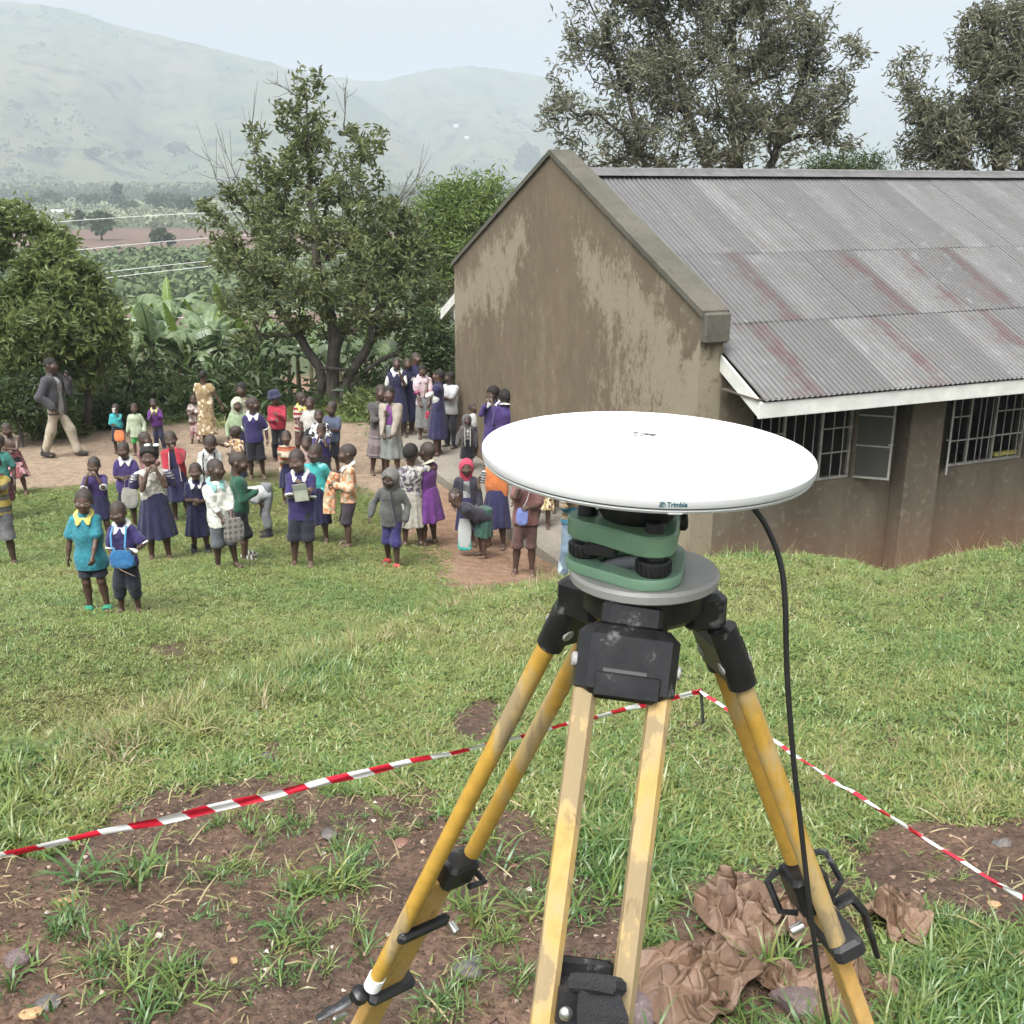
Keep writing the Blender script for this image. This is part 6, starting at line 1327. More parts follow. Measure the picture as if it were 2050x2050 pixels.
# ------------------------------------------------------------------ things held or carried
def carried(mb, name, mat, label, cat, smooth=True, group=None):
    return tag(mb.build(name, mat, None, smooth), label, cat, group)
def pouch(c, w, hgt, dpt, r=2.2, yaw=0, slump=.15, n=18, m=9):
    """soft bag: rounded box slumping under its load"""
    u = np.linspace(0, 1, m); V = []
    for k in u:
        z = hgt * (1 - k); s = .62 + .55 * math.sin(min(1, k * 1.15 + .12) * math.pi * .62) ; s = min(s, 1.05) if k < .93 else .75
        for q in range(n):
            a = q * 2 * np.pi / n; x = math.copysign(abs(math.cos(a)) ** (2 / r / 1.3), math.cos(a)) * w / 2 * s; y = math.copysign(abs(math.sin(a)) ** .8, math.sin(a)) * dpt / 2 * (s * (.35 + .75 * k)); wob = 1 + .06 * math.sin(a * 5 + k * 7)
            V.append((x * wob, y * wob, z))
    Mz = rotm('Z', yaw); mb = MB(); V = np.array(V) @ Mz.T + np.asarray(c); i = np.arange(m - 1)[:, None] * n; j = np.arange(n)[None]; k = (j + 1) % n
    F = np.stack([i + j, i + n + j, i + n + k, i + k], -1).reshape(-1, 4); mb.add(V, F); mb.F.setdefault(n, []).append(np.array([list(range(n)), list(range(m * n - 1, (m - 1) * n - 1, -1))]) + mb.n - m * n); return mb
def W(key, q): return np.array(P[key]['M'] @ Vector(P[key]['lo'](q)))
def strap(pts, r=.006): return MB().tube(pts, r, 6, True, .5)
BLUEB = fabric((.015, .14, .34)); BAGG = fabric((.33, .32, .28)); CHECK = fabric((.10, .095, .085), 'plaid', (.24, .225, .20))
# blue bag hung round the neck
b_ = empty('neck_bag', tuple(W('bag', (0.03, -.155, .50)))); tag(b_, 'bright blue cloth bag hanging on strings from the neck of the boy in navy', 'bag'); o_ = np.array(b_.location)
pouch((0, 0, -.03), .19, .145, .07).build('pouch', BLUEB, b_, True)
for s in (-1, 1):
    strap([W('bag', q) - o_ for q in ((s * .055, -.045, .80), (s * .062, -.105, .74), (s * .055, -.135, .65), (s * .045 + .03, -.150, .585))], .0075).build('strap', fabric((.06, .28, .50)), b_, True)
carried(strap([W('bag', q) for q in ((-.055, -.17, .515), (.03, -.19, .455), (.13, -.185, .40))], .0055), 'stick', m_plain('thin_cane', (.13, .10, .07), .7), 'thin stick held low by the boy with the blue bag', 'stick')
h = np.array(P['bag']['hands'][0]); q = MB(); t = np.linspace(0, 1, 6)
pv = [[h[0] + .085 * (x - .35), h[1] - .02 - .05 * y, h[2] + .018 + .022 * math.sin(x * 3 + y) + .02 * y] for y in t for x in t]; ii = np.arange(5)[:, None] * 6; jj = np.arange(5)[None]
q.add(np.array(pv), np.stack([ii + jj, ii + jj + 1, ii + jj + 7, ii + jj + 6], -1).reshape(-1, 4)); q.add(np.array(pv) - [0, 0, .006], np.stack([ii + jj, ii + jj + 6, ii + jj + 7, ii + jj + 1], -1).reshape(-1, 4)); carried(q, 'folded_paper', m_plain('white_paper', (.62, .62, .60), .7, .06), 'folded white paper in the hand of the boy with the blue bag', 'paper')
# pale grey shoulder bag
b_ = empty('cloth_bag', tuple(W('greybag', (.06, -.175, .30)))); tag(b_, 'pale grey cloth bag held by its loop handles in front of the boy in purple', 'bag'); o_ = np.array(b_.location); pouch((0, 0, -.02), .20, .27, .07, yaw=8).build('pouch', BAGG, b_, True)
for s in (-1, 1): strap([np.array((s * .05, -.01, .24)), np.array((s * .04, -.015, .34)), W('greybag', (.06, -.19, .635)) - o_], .008).build('handle', BAGG, b_, True)
# checked bag held low by the boy in white
b_ = empty('checked_bag', tuple(W('white', (.03, -.185, .30)))); tag(b_, 'drooping grey checked cloth bag held by the boy in the loose white shirt', 'bag'); pouch((0, 0, -.02), .20, .26, .08, yaw=30).build('pouch', CHECK, b_, True)
# exercise book
bk = empty('exercise_book', tuple(W('book', (.02, -.145, .66)))); bk.rotation_euler = (R(12), R(-6), R(3)); tag(bk, 'grey exercise book pressed to the chest of the boy in navy polo', 'book'); q = MB(); q.box((0, 0, 0), (.155, .012, .21)); q.build('cover', m_plain('grey_green_card', (.22, .24, .20), .6), bk); q = MB(); q.box((0, -.0066, -.035), (.15, .002, .125)); q.build('page_block', m_plain('cream_paper', (.40, .41, .33), .8), bk)
# orange bag at the back, white cup
carried(pouch(W('tealback', (.06, -.17, .28)), .17, .20, .07), 'plastic_bag', f_((.70, .20, .05)), 'bright orange plastic bag held by the child with the white cup', 'bag')
h = np.array(P['tealback']['hands'][0]); carried(MB().lathe([(.022, 0), (.03, .07), (.032, .075), (.028, .07), (.02, .004)], 12, h + [-.01, -.02, -.03]), 'cup', m_plain('white_plastic', (.6, .6, .6), .4, .05), 'white cup at the lips of the child in turquoise at the back', 'cup')
# red phone, dark phone
for key, hi_, col, lab in (('t43', 1, (.40, .04, .08), 'red phone held low by the girl in white blouse and pinafore'), ('man', 0, (.02, .02, .022), 'dark phone held to the ear of the walking man')):
    h = np.array(P[key]['hands'][hi_]); q = MB(); q.box(h + [0, 0, .01], (.062, .016, .12), rotm('Y', 14), .004); carried(q, 'phone', m_plain('phone_case', col, .35, .08), lab, 'phone', False)
# child with the plastic drink bag
h = W('bentd', (-.06, -.20, .10)); b_ = empty('plastic_bag', tuple(h)); tag(b_, 'clear plastic bag with turquoise print held by the boy leaning forward', 'bag'); m_, N_, L_, B_ = mat_new('clear_polythene'); B_.inputs['Base Color'].default_value = (.45, .47, .46, 1); B_.inputs['Roughness'].default_value = .25; B_.inputs['Alpha'].default_value = .8
pouch((0, 0, 0), .16, .40, .09).build('pouch', m_, b_, True); pouch((0, 0, -.012), .165, .15, .095).build('printed_panel', f_((.03, .42, .36)), b_, True)
# blue pouch on a string
b_ = empty('drawstring_pouch', tuple(W('brown', (-.02, -.15, .47)))); tag(b_, 'pale blue drawstring pouch hung before the boy in brown-red shirt', 'bag'); o_ = np.array(b_.location); pouch((0, 0, 0), .13, .20, .07).build('pouch', f_((.16, .20, .48)), b_, True); strap([np.array((0, 0, .19)), W('brown', (.015, -.145, .68)) - o_, W('brown', (.04, -.06, .80)) - o_], .006).build('strap', f_((.45, .45, .5)), b_, True)
# checked scarf ends, white bow, puff sleeves, dark braces: worn, so parts of their wearers
def worn(key, mb, name, mat):
    o = mb.build(name, mat, P[key]['o'], True); return o
for s in (-1, 1):
    a = P['plaid']; worn('plaid', MB().tube([a['lo'](q) for q in ((s * .045, -.085, .79), (s * .05, -.115, .70), (s * .048, -.125, .60), (s * .045, -.13, .47))], .030 * a['H'], 8, True, .35), 'scarf', f_((.05, .05, .05), 'plaid', (.50, .50, .44)))
    a = P['puff']; c = a['up']((s * .125, .0, a['sh'] - .035)); g_ = MB()
    for k_ in range(3): g_.lathe([(.0001, -.02), (.042, -.016), (.052, 0), (.044, .016), (.0001, .02)], 14, c + np.array([s * .014 * k_, 0, -.030 * k_ + .02]), rotm('Y', s * 24))
    worn('puff', g_, 'puff_sleeve', f_((.58, .57, .53), 'stripe', (.06, .06, .12), .03))
    arm = MB().tube([a['up'](q) for q in ((s * .135, .004, a['sh'] - .055), (s * .150, .012, a['sh'] - .13))], [.046 * a['H'], .044 * a['H']], 12); worn('puff', arm, 'sleeve', NAVY2)
    a = P['lookdown']; worn('lookdown', MB().tube([a['lo'](q) for q in ((s * .055, -.060, .805), (s * .058, -.108, .74), (s * .055, -.122, .62), (s * .05, -.122, .50))], .009, 6, True, .5), 'brace', BLACK)
    a = P['puff']; worn('puff', MB().lathe([(.0001, -.02), (.03, -.012), (.036, 0), (.03, .012), (.0001, .02)], 12, a['hd']((s * .035 + .03, -.01, 1.005))), 'hair_bow', WHC)
a = P['orange']; 
for s in (-1, 1): worn('orange', MB().tube([a['up'](q) for q in ((s * .110, .0, a['sh'] - .045), (s * .135, .02, a['sh'] - .16))], [.042 * a['H'], .040 * a['H']], 12), 'sleeve', f_((.50, .50, .46), 'stripe', (.03, .03, .03), .035))
a = P['redcar']
for s in (-1, 1): worn('redcar', MB().tube([a['lo'](q) for q in ((s * .035, -.075, .79), (s * .042, -.100, .70), (s * .052, -.108, .60), (s * .055, -.11, .47))], .012, 6, True, .6), 'trim', f_((.55, .5, .48)))
a = P['ghood']; worn('ghood', MB().tube([a['lo'](q) for q in ((.02, -.105, .80), (.035, -.125, .70), (.06, -.135, .58), (.075, -.13, .46))], .026 * a['H'], 8, True, .4), 'scarf', f_((.04, .04, .06)))
a = P['shawl']; worn('shawl', MB().tube([a['lo'](q) for q in ((-.02, -.12, .72), (-.03, -.16, .60), (.0, -.185, .47), (.02, -.19, .34))], np.array([.05, .055, .06, .062]) * a['H'], 10, True, .6), 'hanging_sleeve', f_((.46, .36, .22), 'print', (.50, .20, .08), .045))
# ------------------------------------------------------------------ survey tripod with tribrach and GNSS antenna
def m_yellow(name, worn, base=(.42, .250, .045), pale=(.38, .275, .125)):
    m, N, L, B = mat_new(name); v = objco(N, L); v2 = objco(N, L, (1, 1, .3)); n1 = noise(N, L, v2, 16, 5, .62); n2 = noise(N, L, v, 70, 4); n3 = noise(N, L, v2, 45, 4, .7)
    c = mixc(N, L, mapr(N, L, n2, .35, .65), tuple(q * .9 for q in base), tuple(q * 1.1 for q in base))
    c = mixc(N, L, mapr(N, L, n1, worn, worn + .08), c, pale)
    c = mixc(N, L, mapr(N, L, n1, worn + .10, worn + .13, 0, .9), c, (.25, .19, .105)); c = mixc(N, L, mapr(N, L, n3, .62, .70, 0, .8), c, (.17, .125, .065))
    L.new(c, B.inputs['Base Color']); L.new(mapr(N, L, n1, .4, .6, .38, .7), B.inputs['Roughness']); bump(N, L, B, n1, .25, .003); return m
YEL = m_yellow('yellow_lacquered_wood', .53); YELW = m_yellow('worn_yellow_wood', .44); YELT = m_yellow('tan_yellow_board', .56, (.46, .275, .085), (.42, .30, .14)); YELM = m_yellow('bleached_yellow_wood', .40, (.42, .285, .095), (.40, .285, .135))
def m_black(name):
    m, N, L, B = mat_new(name); v = objco(N, L); n1 = noise(N, L, v, 28, 5, .68); n2 = noise(N, L, v, 90, 3)
    c = mixc(N, L, mapr(N, L, n1, .35, .6), (.008, .008, .009), (.018, .018, .019)); c = mixc(N, L, mapr(N, L, n1, .60, .68, 0, .7), c, (.17, .17, .165)); L.new(c, B.inputs['Base Color'])
    B.inputs['Roughness'].default_value = .34; B.inputs['Specular IOR Level'].default_value = .35; bump(N, L, B, n2, .12, .002); return m
BLK = m_black('black_cast_metal'); RUB = m_plain('black_rubber', (.016, .016, .017), .6, .2, 30, 0, .1, 120); WEB = m_plain('black_webbing', (.018, .018, .02), .9, .2, 12, 0, .5, 420)
ALU = m_plain('scuffed_grey_plate', (.31, .30, .285), .46, .38, 26, .45, .25, 130); CHROME = m_plain('worn_chrome', (.5, .5, .48), .25, .15, 30, .9)
GRN = m_plain('pale_green_enamel', (.20, .35, .235), .38, .14, 22, 0, .06, 120); WHD = m_plain('white_plastic_cover', (.86, .86, .86), .5, .015, 9); RIM_SHADED = m_plain('shade_toned_white_rim', (.56, .57, .57), .5, .02, 9); GRY = m_plain('light_grey_plastic', (.50, .51, .51), .45, .05, 9); DKG = m_plain('dark_seam', (.06, .06, .06), .6, .1)  # rim: the white plastic greyed, side shade put into its colour
def m_scuffed(name, a, b, sc):
    m, N, L, B = mat_new(name); v = objco(N, L); n1 = noise(N, L, v, 30, 5, .65); n2 = noise(N, L, v, 9, 3); n3 = noise(N, L, objco(N, L, (1, 3, 1)), 55, 4, .75)
    c = mixc(N, L, mapr(N, L, n2, .35, .65), a, b); c = mixc(N, L, mapr(N, L, n3, .66, .72, 0, .7), c, sc); c = mixc(N, L, mapr(N, L, n1, .62, .75, 0, .55), c, tuple(q * .45 for q in a)); L.new(c, B.inputs['Base Color']); L.new(mapr(N, L, n1, .3, .7, .28, .5), B.inputs['Roughness']); bump(N, L, B, n3, .06, .002); return m
GRN = m_scuffed('scuffed_green_enamel', (.165, .30, .195), (.205, .355, .24), (.36, .42, .36)); ALU = m_scuffed('scuffed_grey_plate', (.25, .245, .235), (.34, .33, .315), (.50, .49, .47))
TEALT = m_plain('teal_print', (.012, .075, .095), .5, .05); GREYT = m_plain('grey_print', (.05, .05, .05), .5, .1)

AX = np.array([.1405, 1.067])                       # axis of the instrument
ant_c = np.array([AX[0] - .002, AX[1], -.261 + CAMZ])      # middle of the antenna's upper edge
tri = empty('tripod', (AX[0], AX[1], 0)); tag(tri, 'yellow wooden survey tripod with black fittings standing on the slope', 'tripod')
TO = np.array([AX[0], AX[1], 0.])
zpl = -.390 + CAMZ                                  # top of the head plate
b = MB(); b.lathe([(.03, zpl - .016), (.070, zpl - .016), (.0785, zpl - .011), (.0795, zpl - .003), (.077, zpl + .0005), (.045, zpl), (.028, zpl - .001)], 64, (0, 0, 0)); b.build('head_plate', ALU, tri, True)
b = MB(); b.lathe([(.02, zpl - .05), (.058, zpl - .048), (.066, zpl - .04), (.068, zpl - .0165), (.03, zpl - .0165)], 48); b.build('head_hub', BLK, tri, True)
def frame_z(d):
    d = d / np.linalg.norm(d); return d
def leg(top, vec, tang, half, mats, ends, b0, square=False):
    """two rods from the hinge casting down past the clamp, a flat board running between and below them to the spike"""
    d = np.asarray(vec, float); d /= np.linalg.norm(d); Ln = .9
    for _ in range(30):
        f = top + d * Ln; Ln += (f[2] - height(f[:1], f[1:2])[0]) * .8
    top = np.asarray(top, float) - TO; t = np.asarray(tang, float); t = t - d * (t @ d); t /= np.linalg.norm(t); n = np.cross(t, d); M = np.stack([t, n, d], 1)   # local z runs down the leg
    P_ = lambda u, v, w: top + t * u + n * v + d * w
    for s, m_, end in ((-1, mats[0], ends[0]), (1, mats[1], ends[1])):
        q = MB(); w = np.linspace(.06, end, 9); 
        if square: q.box(P_(s * half, 0, (.06 + end) / 2), (.0225, .024, end - .06), M, .0062); q.build('rod', m_, tri)
        else: q.tube([P_(s * half, 0, k) for k in w], .0112, 14, True); q.build('rod', m_, tri, True)
    q = MB(); q.box(P_(0, .003, (b0 + Ln - .05) / 2), (half * 2 - .022, .019, Ln - .05 - b0), M, .002); q.build('board', mats[2], tri)
    q = MB(); q.lathe([(.012, 0), (.010, .05), (.001, .11)], 12, P_(0, 0, Ln - .09), M); q.build('spike', CHROME, tri, True)
    return P_, M
def casting(P_, M, half, name='hinge_casting', face=True):
    b = MB(); b.box(P_(0, 0, .024), (half * 2 + .026, .032, .058), M, .007); b.build(name, BLK, tri)
    for s in (-1, 1):
        q = MB(); q.tube([P_(s * half, 0, -.014), P_(s * half, 0, .058)], .0160, 16); q.build('rod_socket', BLK, tri, True)
        for sgn in (1, -1):
            q = MB(); q.lathe([(.0001, -.0006), (.0028, -.0006), (.0036, .0006), (.0066, .0006), (.0074, 0), (.0074, -.002)], 16, P_(s * half, sgn * .0170, .030), M @ (np.diag([1, 1, 1]) if False else rotm('X', -90 if sgn > 0 else 90))); q.build('bolt', ALU, tri, True)
# leg towards the camera
pm = at(1268, 1214, 1.005)
Pm, Mm = leg(pm, (-.048, -.141, -.326), (-1, -.05, .11), .038, (YELM, YELM, YELM), (.66, .50), .42, True)
b = MB(); b.box(Pm(0, 0, .058), (.102, .036, .074), Mm, .010); b.box(Pm(0, .0, .01), (.062, .022, .03), Mm, .006); b.build('hinge_casting', BLK, tri)
b = MB(); b.box(Pm(.004, .0178, .066), (.044, .003, .0035), Mm); b.build('slot', DKG, tri); b = MB(); b.box(Pm(.0, .0178, .080), (.066, .006, .024), Mm, .0015); b.build('slot_plate', BLK, tri)
b = MB(); b.box((-.012, -.050, zpl - .050), (.062, .030, .058), np.eye(3), .006); b.build('hinge_lug', BLK, tri)
for s in (-1, 1):
    q = MB(); q.lathe([(.0001, .0012), (.006, .0012), (.0075, .0), (.0075, -.004)], 14, Pm(s * .0545, 0, .060), Mm @ rotm('Y', 90 * s)); q.build('bolt', ALU, tri, True)
# clamp box, screw and webbing strap of the front leg
b = MB(); b.box(Pm(0, .0, .388), (.056, .044, .042), Mm, .006); b.box(Pm(0, -.018, .366), (.058, .012, .03), Mm, .004); b.build('clamp', BLK, tri)
q = MB(); q.lathe([(.0001, .004), (.003, .004), (.006, .002), (.007, 0)], 14, Pm(.0200, .0225, .392), Mm @ rotm('X', -90)); q.build('screw', CHROME, tri, True)
q = MB(); pts = [(-.004, .018, .362), (-.008, .034, .366), (-.012, .038, .384), (-.016, .037, .412), (-.020, .033, .446)]; n_ = len(pts)
V = []; 
for i, (u, v, w) in enumerate(pts):
    hw = .0145 + .010 * min(1, i / 2.); V += [Pm(u - hw, v, w), Pm(u + hw, v, w), Pm(u + hw, v - .0035, w), Pm(u - hw, v - .0035, w)]
i = np.arange(n_ - 1)[:, None] * 4; j = np.arange(4)[None]; k = (j + 1) % 4; F = np.stack([i + j, i + k, i + 4 + k, i + 4 + j], -1).reshape(-1, 4); q.add(V, F); q.F[4].append(np.array([[3, 2, 1, 0], [n_ * 4 - 4, n_ * 4 - 3, n_ * 4 - 2, n_ * 4 - 1]])); q.build('strap', WEB, tri)
q = MB(); q.tube([Pm(.004, .026, .370), Pm(.0, .034, .42), Pm(-.006, .030, .48), Pm(-.010, .018, .53)], .008, 8, True, .45); q.build('strap', WEB, tri, True)
b = MB(); b.box(Pm(.006, .002, .505), (.108, .046, .080), Mm, .008); b.build('clamp_band', RUB, tri)
q = MB(); q.tube([Pm(.016, .018, .364), Pm(.0, .034, .358), Pm(-.016, .034, .358), Pm(-.028, .018, .364)], .009, 8); q.build('strap_knot', WEB, tri, True)
# left leg
pl = at(1178, 1206, 1.12)
Pl, Ml = leg(pl, (-.146, .100, -.371), (.74, .64, -.05), .034, (YELW, YEL, YELT), (.72, .465), .50)
casting(Pl, Ml, .030)
b = MB(); b.box((-.058, .03, zpl - .045), (.052, .05, .045), rotm('Z', -40), .006); b.build('hinge_lug', BLK, tri)
b = MB(); b.box(Pl(.014, -.002, .485), (.050, .036, .044), Ml, .005); b.build('clamp', BLK, tri); b = MB(); b.box(Pl(-.002, -.011, .600), (.088, .014, .020), Ml, .005); b.build('clamp_band', RUB, tri)
b = MB(); b.tube([Pl(.026, -.026, .500), Pl(.056, -.026, .505), Pl(.056, .026, .510), Pl(.026, .026, .505)], .0045, 6); b.build('clamp_handle', BLK, tri, True)
q = MB(); q.lathe([(.0001, .012), (.006, .012), (.0065, -.004)], 12, Pl(.040, -.024, .600), Ml @ rotm('X', 90)); q.build('clamp_screw', CHROME, tri, True)
b = MB(); b.lathe([(.0125, -.012), (.0128, .014)], 18, Pl(-.034, 0, .722), Ml); b.build('ferrule', WHD, tri, True)
b = MB(); b.box(Pl(0.002, -.002, .757), (.082, .034, .018), Ml, .006); b.build('clamp_band', RUB, tri)
b = MB(); b.box(Pl(-.048, .004, .755), (.020, .026, .022), Ml, .005); b.tube([Pl(-.054, .010, .768), Pl(-.070, .012, .783), Pl(-.084, .014, .788), Pl(-.102, .014, .794)], [.011, .009, .010, .006], 8, True, .5); b.build('buckle', BLK, tri, True)
b = MB(); b.box(Pl(-.076, -.002, .786), (.024, .006, .018), Ml, .002); b.build('buckle_plate', CHROME, tri)
# right leg
pr_ = at(1432, 1262, 1.085)
Pr, Mr = leg(pr_, (.124, .004, -.31), (.24, -.97, 0), .029, (YEL, YELW, YELT), (.34, .445), .345)
casting(Pr, Mr, .029)
b = MB(); b.box((.062, .004, zpl - .045), (.045, .052, .042), rotm('Z', 12), .006); b.build('hinge_lug', BLK, tri)
b = MB(); b.box(Pr(-.012, .0, .365), (.050, .044, .055), Mr, .005); b.build('clamp', BLK, tri); b = MB(); b.box(Pr(.006, .008, .432), (.080, .038, .026), Mr, .005); b.build('clamp_band', RUB, tri)
for s in (-1, 1):
    b = MB(); b.tube([Pr(-.026, s * .024, .338), Pr(-.026, s * .040, .346), Pr(-.010, s * .042, .380), Pr(-.004, s * .024, .388)], .0045, 6); b.build('clamp_handle', BLK, tri, True)
b = MB(); b.tube([Pr(.0, .022, .400), Pr(.004, .042, .395), Pr(.008, .050, .420), Pr(.012, .046, .485)], [.009, .011, .009, .006], 8, True, .6); b.build('clamp_lever', BLK, tri, True)
q = MB(); q.lathe([(.0001, .012), (.006, .012), (.0065, -.004)], 12, Pr(-.012, -.026, .415), Mr @ rotm('X', 90)); q.build('clamp_screw', CHROME, tri, True)

# --- tribrach on the head plate
tb = empty('tribrach', (AX[0] - .013, AX[1] - .004, zpl + .001)); tag(tb, 'pale green three-screw tribrach between the tripod plate and the antenna', 'tribrach')
def rtri(Rc, rc, rot, n=10):
    """rounded triangle outline"""
    out = []
    for k in range(3):
        a0 = rot + k * 2 * np.pi / 3
        for t in np.linspace(-1.02, 1.02, n): out.append((Rc * math.cos(a0) + rc * math.cos(a0 + t), Rc * math.sin(a0) + rc * math.sin(a0 + t)))
    return np.array(out)
rot = R(-72)
def ringplate(outer, inner_r, z0, z1, name, mat, bev=.002):
    n = len(outer); ang = np.arctan2(outer[:, 1], outer[:, 0]); inner = np.c_[inner_r * np.cos(ang), inner_r * np.sin(ang)]; L_ = [(outer * .985, z0), (outer, z0 + bev), (outer, z1 - bev), (outer * .985, z1), (inner * 1.03, z1), (inner, z1 - bev), (inner, z0)]
    V = np.concatenate([np.c_[p, np.full(n, z)] for p, z in L_]); m = len(L_); i = np.arange(m)[:, None] * n; j = np.arange(n)[None]; k = (j + 1) % n; nx = (np.arange(m) + 1) % m
    F = np.stack([i + j, i + k, nx[:, None] * n + k, nx[:, None] * n + j], -1).reshape(-1, 4); return MB().add(V, F).build(name, mat, tb, True)
ringplate(rtri(.035, .036, rot, 14), .036, 0, .0115, 'base_plate', GRN)
b = MB(); b.lathe([(.001, .0005), (.032, .0005), (.032, .004), (.02, .006), (.001, .006)], 32); b.build('spring_plate', m_plain('spring_steel', (.10, .10, .105), .35, .2, 20, .7), tb, True)
_t = np.linspace(0, 2 * np.pi, 60, endpoint=False); _rd = .0565 + .0115 * np.cos(3 * (_t - rot)) + .002 * np.cos(6 * (_t - rot)); up_o = np.c_[_rd * np.cos(_t), _rd * np.sin(_t)]
b = MB(); b.prism(up_o, .034, .056, bev=.002); b.build('upper_body', GRN, tb, True)
for k in range(3):
    a = rot + k * 2 * np.pi / 3; cx, cy = .050 * math.cos(a), .050 * math.sin(a)
    b = MB(); b.lathe([(.006, .010), (.016, .0115), (.0178, .014), (.0178, .0245), (.016, .027), (.0105, .028), (.0095, .034)], 28, (cx, cy, 0))
    b.build('foot_screw', RUB, tb, True)
    b = MB()
    for q in range(20):
        t = q * 2 * np.pi / 20; b.box((cx + .0178 * math.cos(t), cy + .0178 * math.sin(t), .020), (.0016, .0028, .010), rotm('Z', math.degrees(t)))
    b.build('knurling', RUB, tb); b = MB(); b.lathe([(.0095, .0555), (.0095, .064), (.008, .066), (.001, .066)], 16, (cx, cy, 0)); b.build('screw_cap', RUB, tb, True)
b = MB(); b.box((-.036, -.026, .030), (.034, .016, .012), rotm('Z', -22), .002); b.build('lock_lever', RUB, tb)
b = MB(); b.lathe([(.008, -.008), (.010, -.006), (.010, .006), (.008, .008), (.001, .008)], 16, (.050, .016, .047), rotm('Y', 90)); b.build('lock_knob', RUB, tb, True)
b = MB(); b.lathe([(.001, .0), (.0085, .0), (.009, .004), (.001, .004)], 20, (-.044, .022, .056)); b.build('level_vial', CHROME, tb, True)
# --- antenna: adapter, body, disc, writing
an = empty('gnss_antenna', tuple(ant_c)); tag(an, 'flat round white satellite survey antenna mounted on the tribrach', 'antenna')
RA = .1695; an.rotation_euler = (R(1.3), R(1.5), 0)
b = MB(); zb = zpl + .0575 - ant_c[2]; b.lathe([(.001, zb), (.036, zb), (.0405, zb + .006), (.0405, -.026), (.001, -.026)], 40, (-.006, -.002, 0)); b.build('adapter', RUB, an, True)
b = MB(); b.lathe([(.001, -.030), (.060, -.030), (.10, -.025), (RA - .012, -.0155), (RA - .003, -.0140), (RA - .0015, -.0115), (RA - .003, -.0100), (.001, -.0100)], 128); b.build('underside', GRY, an, True)
b = MB(); b.lathe([(RA - .005, -.0104), (RA - .0025, -.0104), (RA - .0025, -.0086), (RA - .005, -.0086)], 128, cap=False); b.build('seam', DKG, an, True)
b = MB(); b.lathe([(RA - .006, -.0088), (RA - .0006, -.0088), (RA, -.0080), (RA, -.0009), (RA - .0006, -.0002), (RA - .006, -.0002)], 160); b.build('rim', RIM_SHADED, an, True)  # shade of the upright edge painted in as a greyer white
b = MB(); b.lathe([(RA - .02, -.0004), (RA - .0008, -.0001), (RA - .0012, .0005), (RA * .5, .0018), (.001, .0024)], 160); b.build('radome', WHD, an, True)
for a in (-88, 6, 98, 190):
    b = MB(); b.box((.164 * math.cos(R(a)), .164 * math.sin(R(a)), -.0135), (.007, .014, .003), rotm('Z', a), .001); b.build('clip', GRY, an)
# writing on the rim, bent round it
def text_mesh(txt, size, bold=.0):
    cu = bpy.data.curves.new('lettering', 'FONT'); cu.body = txt; cu.size = size; cu.offset = bold; cu.resolution_u = 3; cu.align_x = 'LEFT'
    o = bpy.data.objects.new('lettering', cu); COL.objects.link(o); bpy.context.view_layer.update(); dg = bpy.context.evaluated_depsgraph_get(); me = bpy.data.meshes.new_from_object(o.evaluated_get(dg)); bpy.data.objects.remove(o); return me
tm = text_mesh('Trimble', .0061, .00022); co = np.empty(len(tm.vertices) * 3); tm.vertices.foreach_get('co', co); co = co.reshape(-1, 3); wtx = co[:, 0].max(); a0 = R(-90 - .9)
a = a0 + (co[:, 0] * .92 + .0004) / RA; V = np.c_[(RA + .00035) * np.cos(a), (RA + .00035) * np.sin(a), co[:, 1] - .0064]; tm.vertices.foreach_set('co', V.ravel()); tm.update(); tm.name = 'lettering'; link('lettering', tm, TEALT, an)
q = MB()                                            # little globe emblem of bent strokes left of the word
def onrim(u, v): u *= .8; v *= .8; t = a0 + u / RA; return np.array([(RA + .0005) * math.cos(t), (RA + .0005) * math.sin(t), v * .9 - .0044])
for k in range(3):
    pts = [onrim(-.0052 + .0036 * math.cos(t) * (1 - .12 * k), -.0003 + (.0036 - .0012 * k) * math.sin(t + k * .9)) for t in np.linspace(-.5 + k, 2.4 + k, 8)]; q.tube(pts, .00032, 5)
q.tube([onrim(-.0075, -.0035), onrim(-.0055, -.0018), onrim(-.003, -.003)], .0004, 5); q.tube([onrim(-.0068, .0012), onrim(-.0045, .0002), onrim(-.0028, .0018)], .0004, 5)
q.build('emblem', TEALT, an, True)
q = MB()                                            # washed-out printed marks on the top
for (px, py, l, w) in ((1273, 869, 9, 2), (1272, 874, 4, 1.5), (1288, 865, 4, 1.5), (1287, 870, 4, 1.5), (1284, 873.5, 5, 1.2), (1294, 871, 9, 3), (1304, 872, 7, 3), (1308, 871.5, 8, 1.5), (1315, 874, 4, 1)):
    r_ = ray(px, py); yy = (ant_c[2] + .0026 - CAMZ) / r_[2]; p_ = np.array([r_[0] * yy, yy]) - ant_c[:2]; q.box((p_[0], p_[1], .0026), (l * 7e-4, w * 2.3e-3, .0004), rotm('Z', 24))
q.build('printed_marks', GREYT, an)
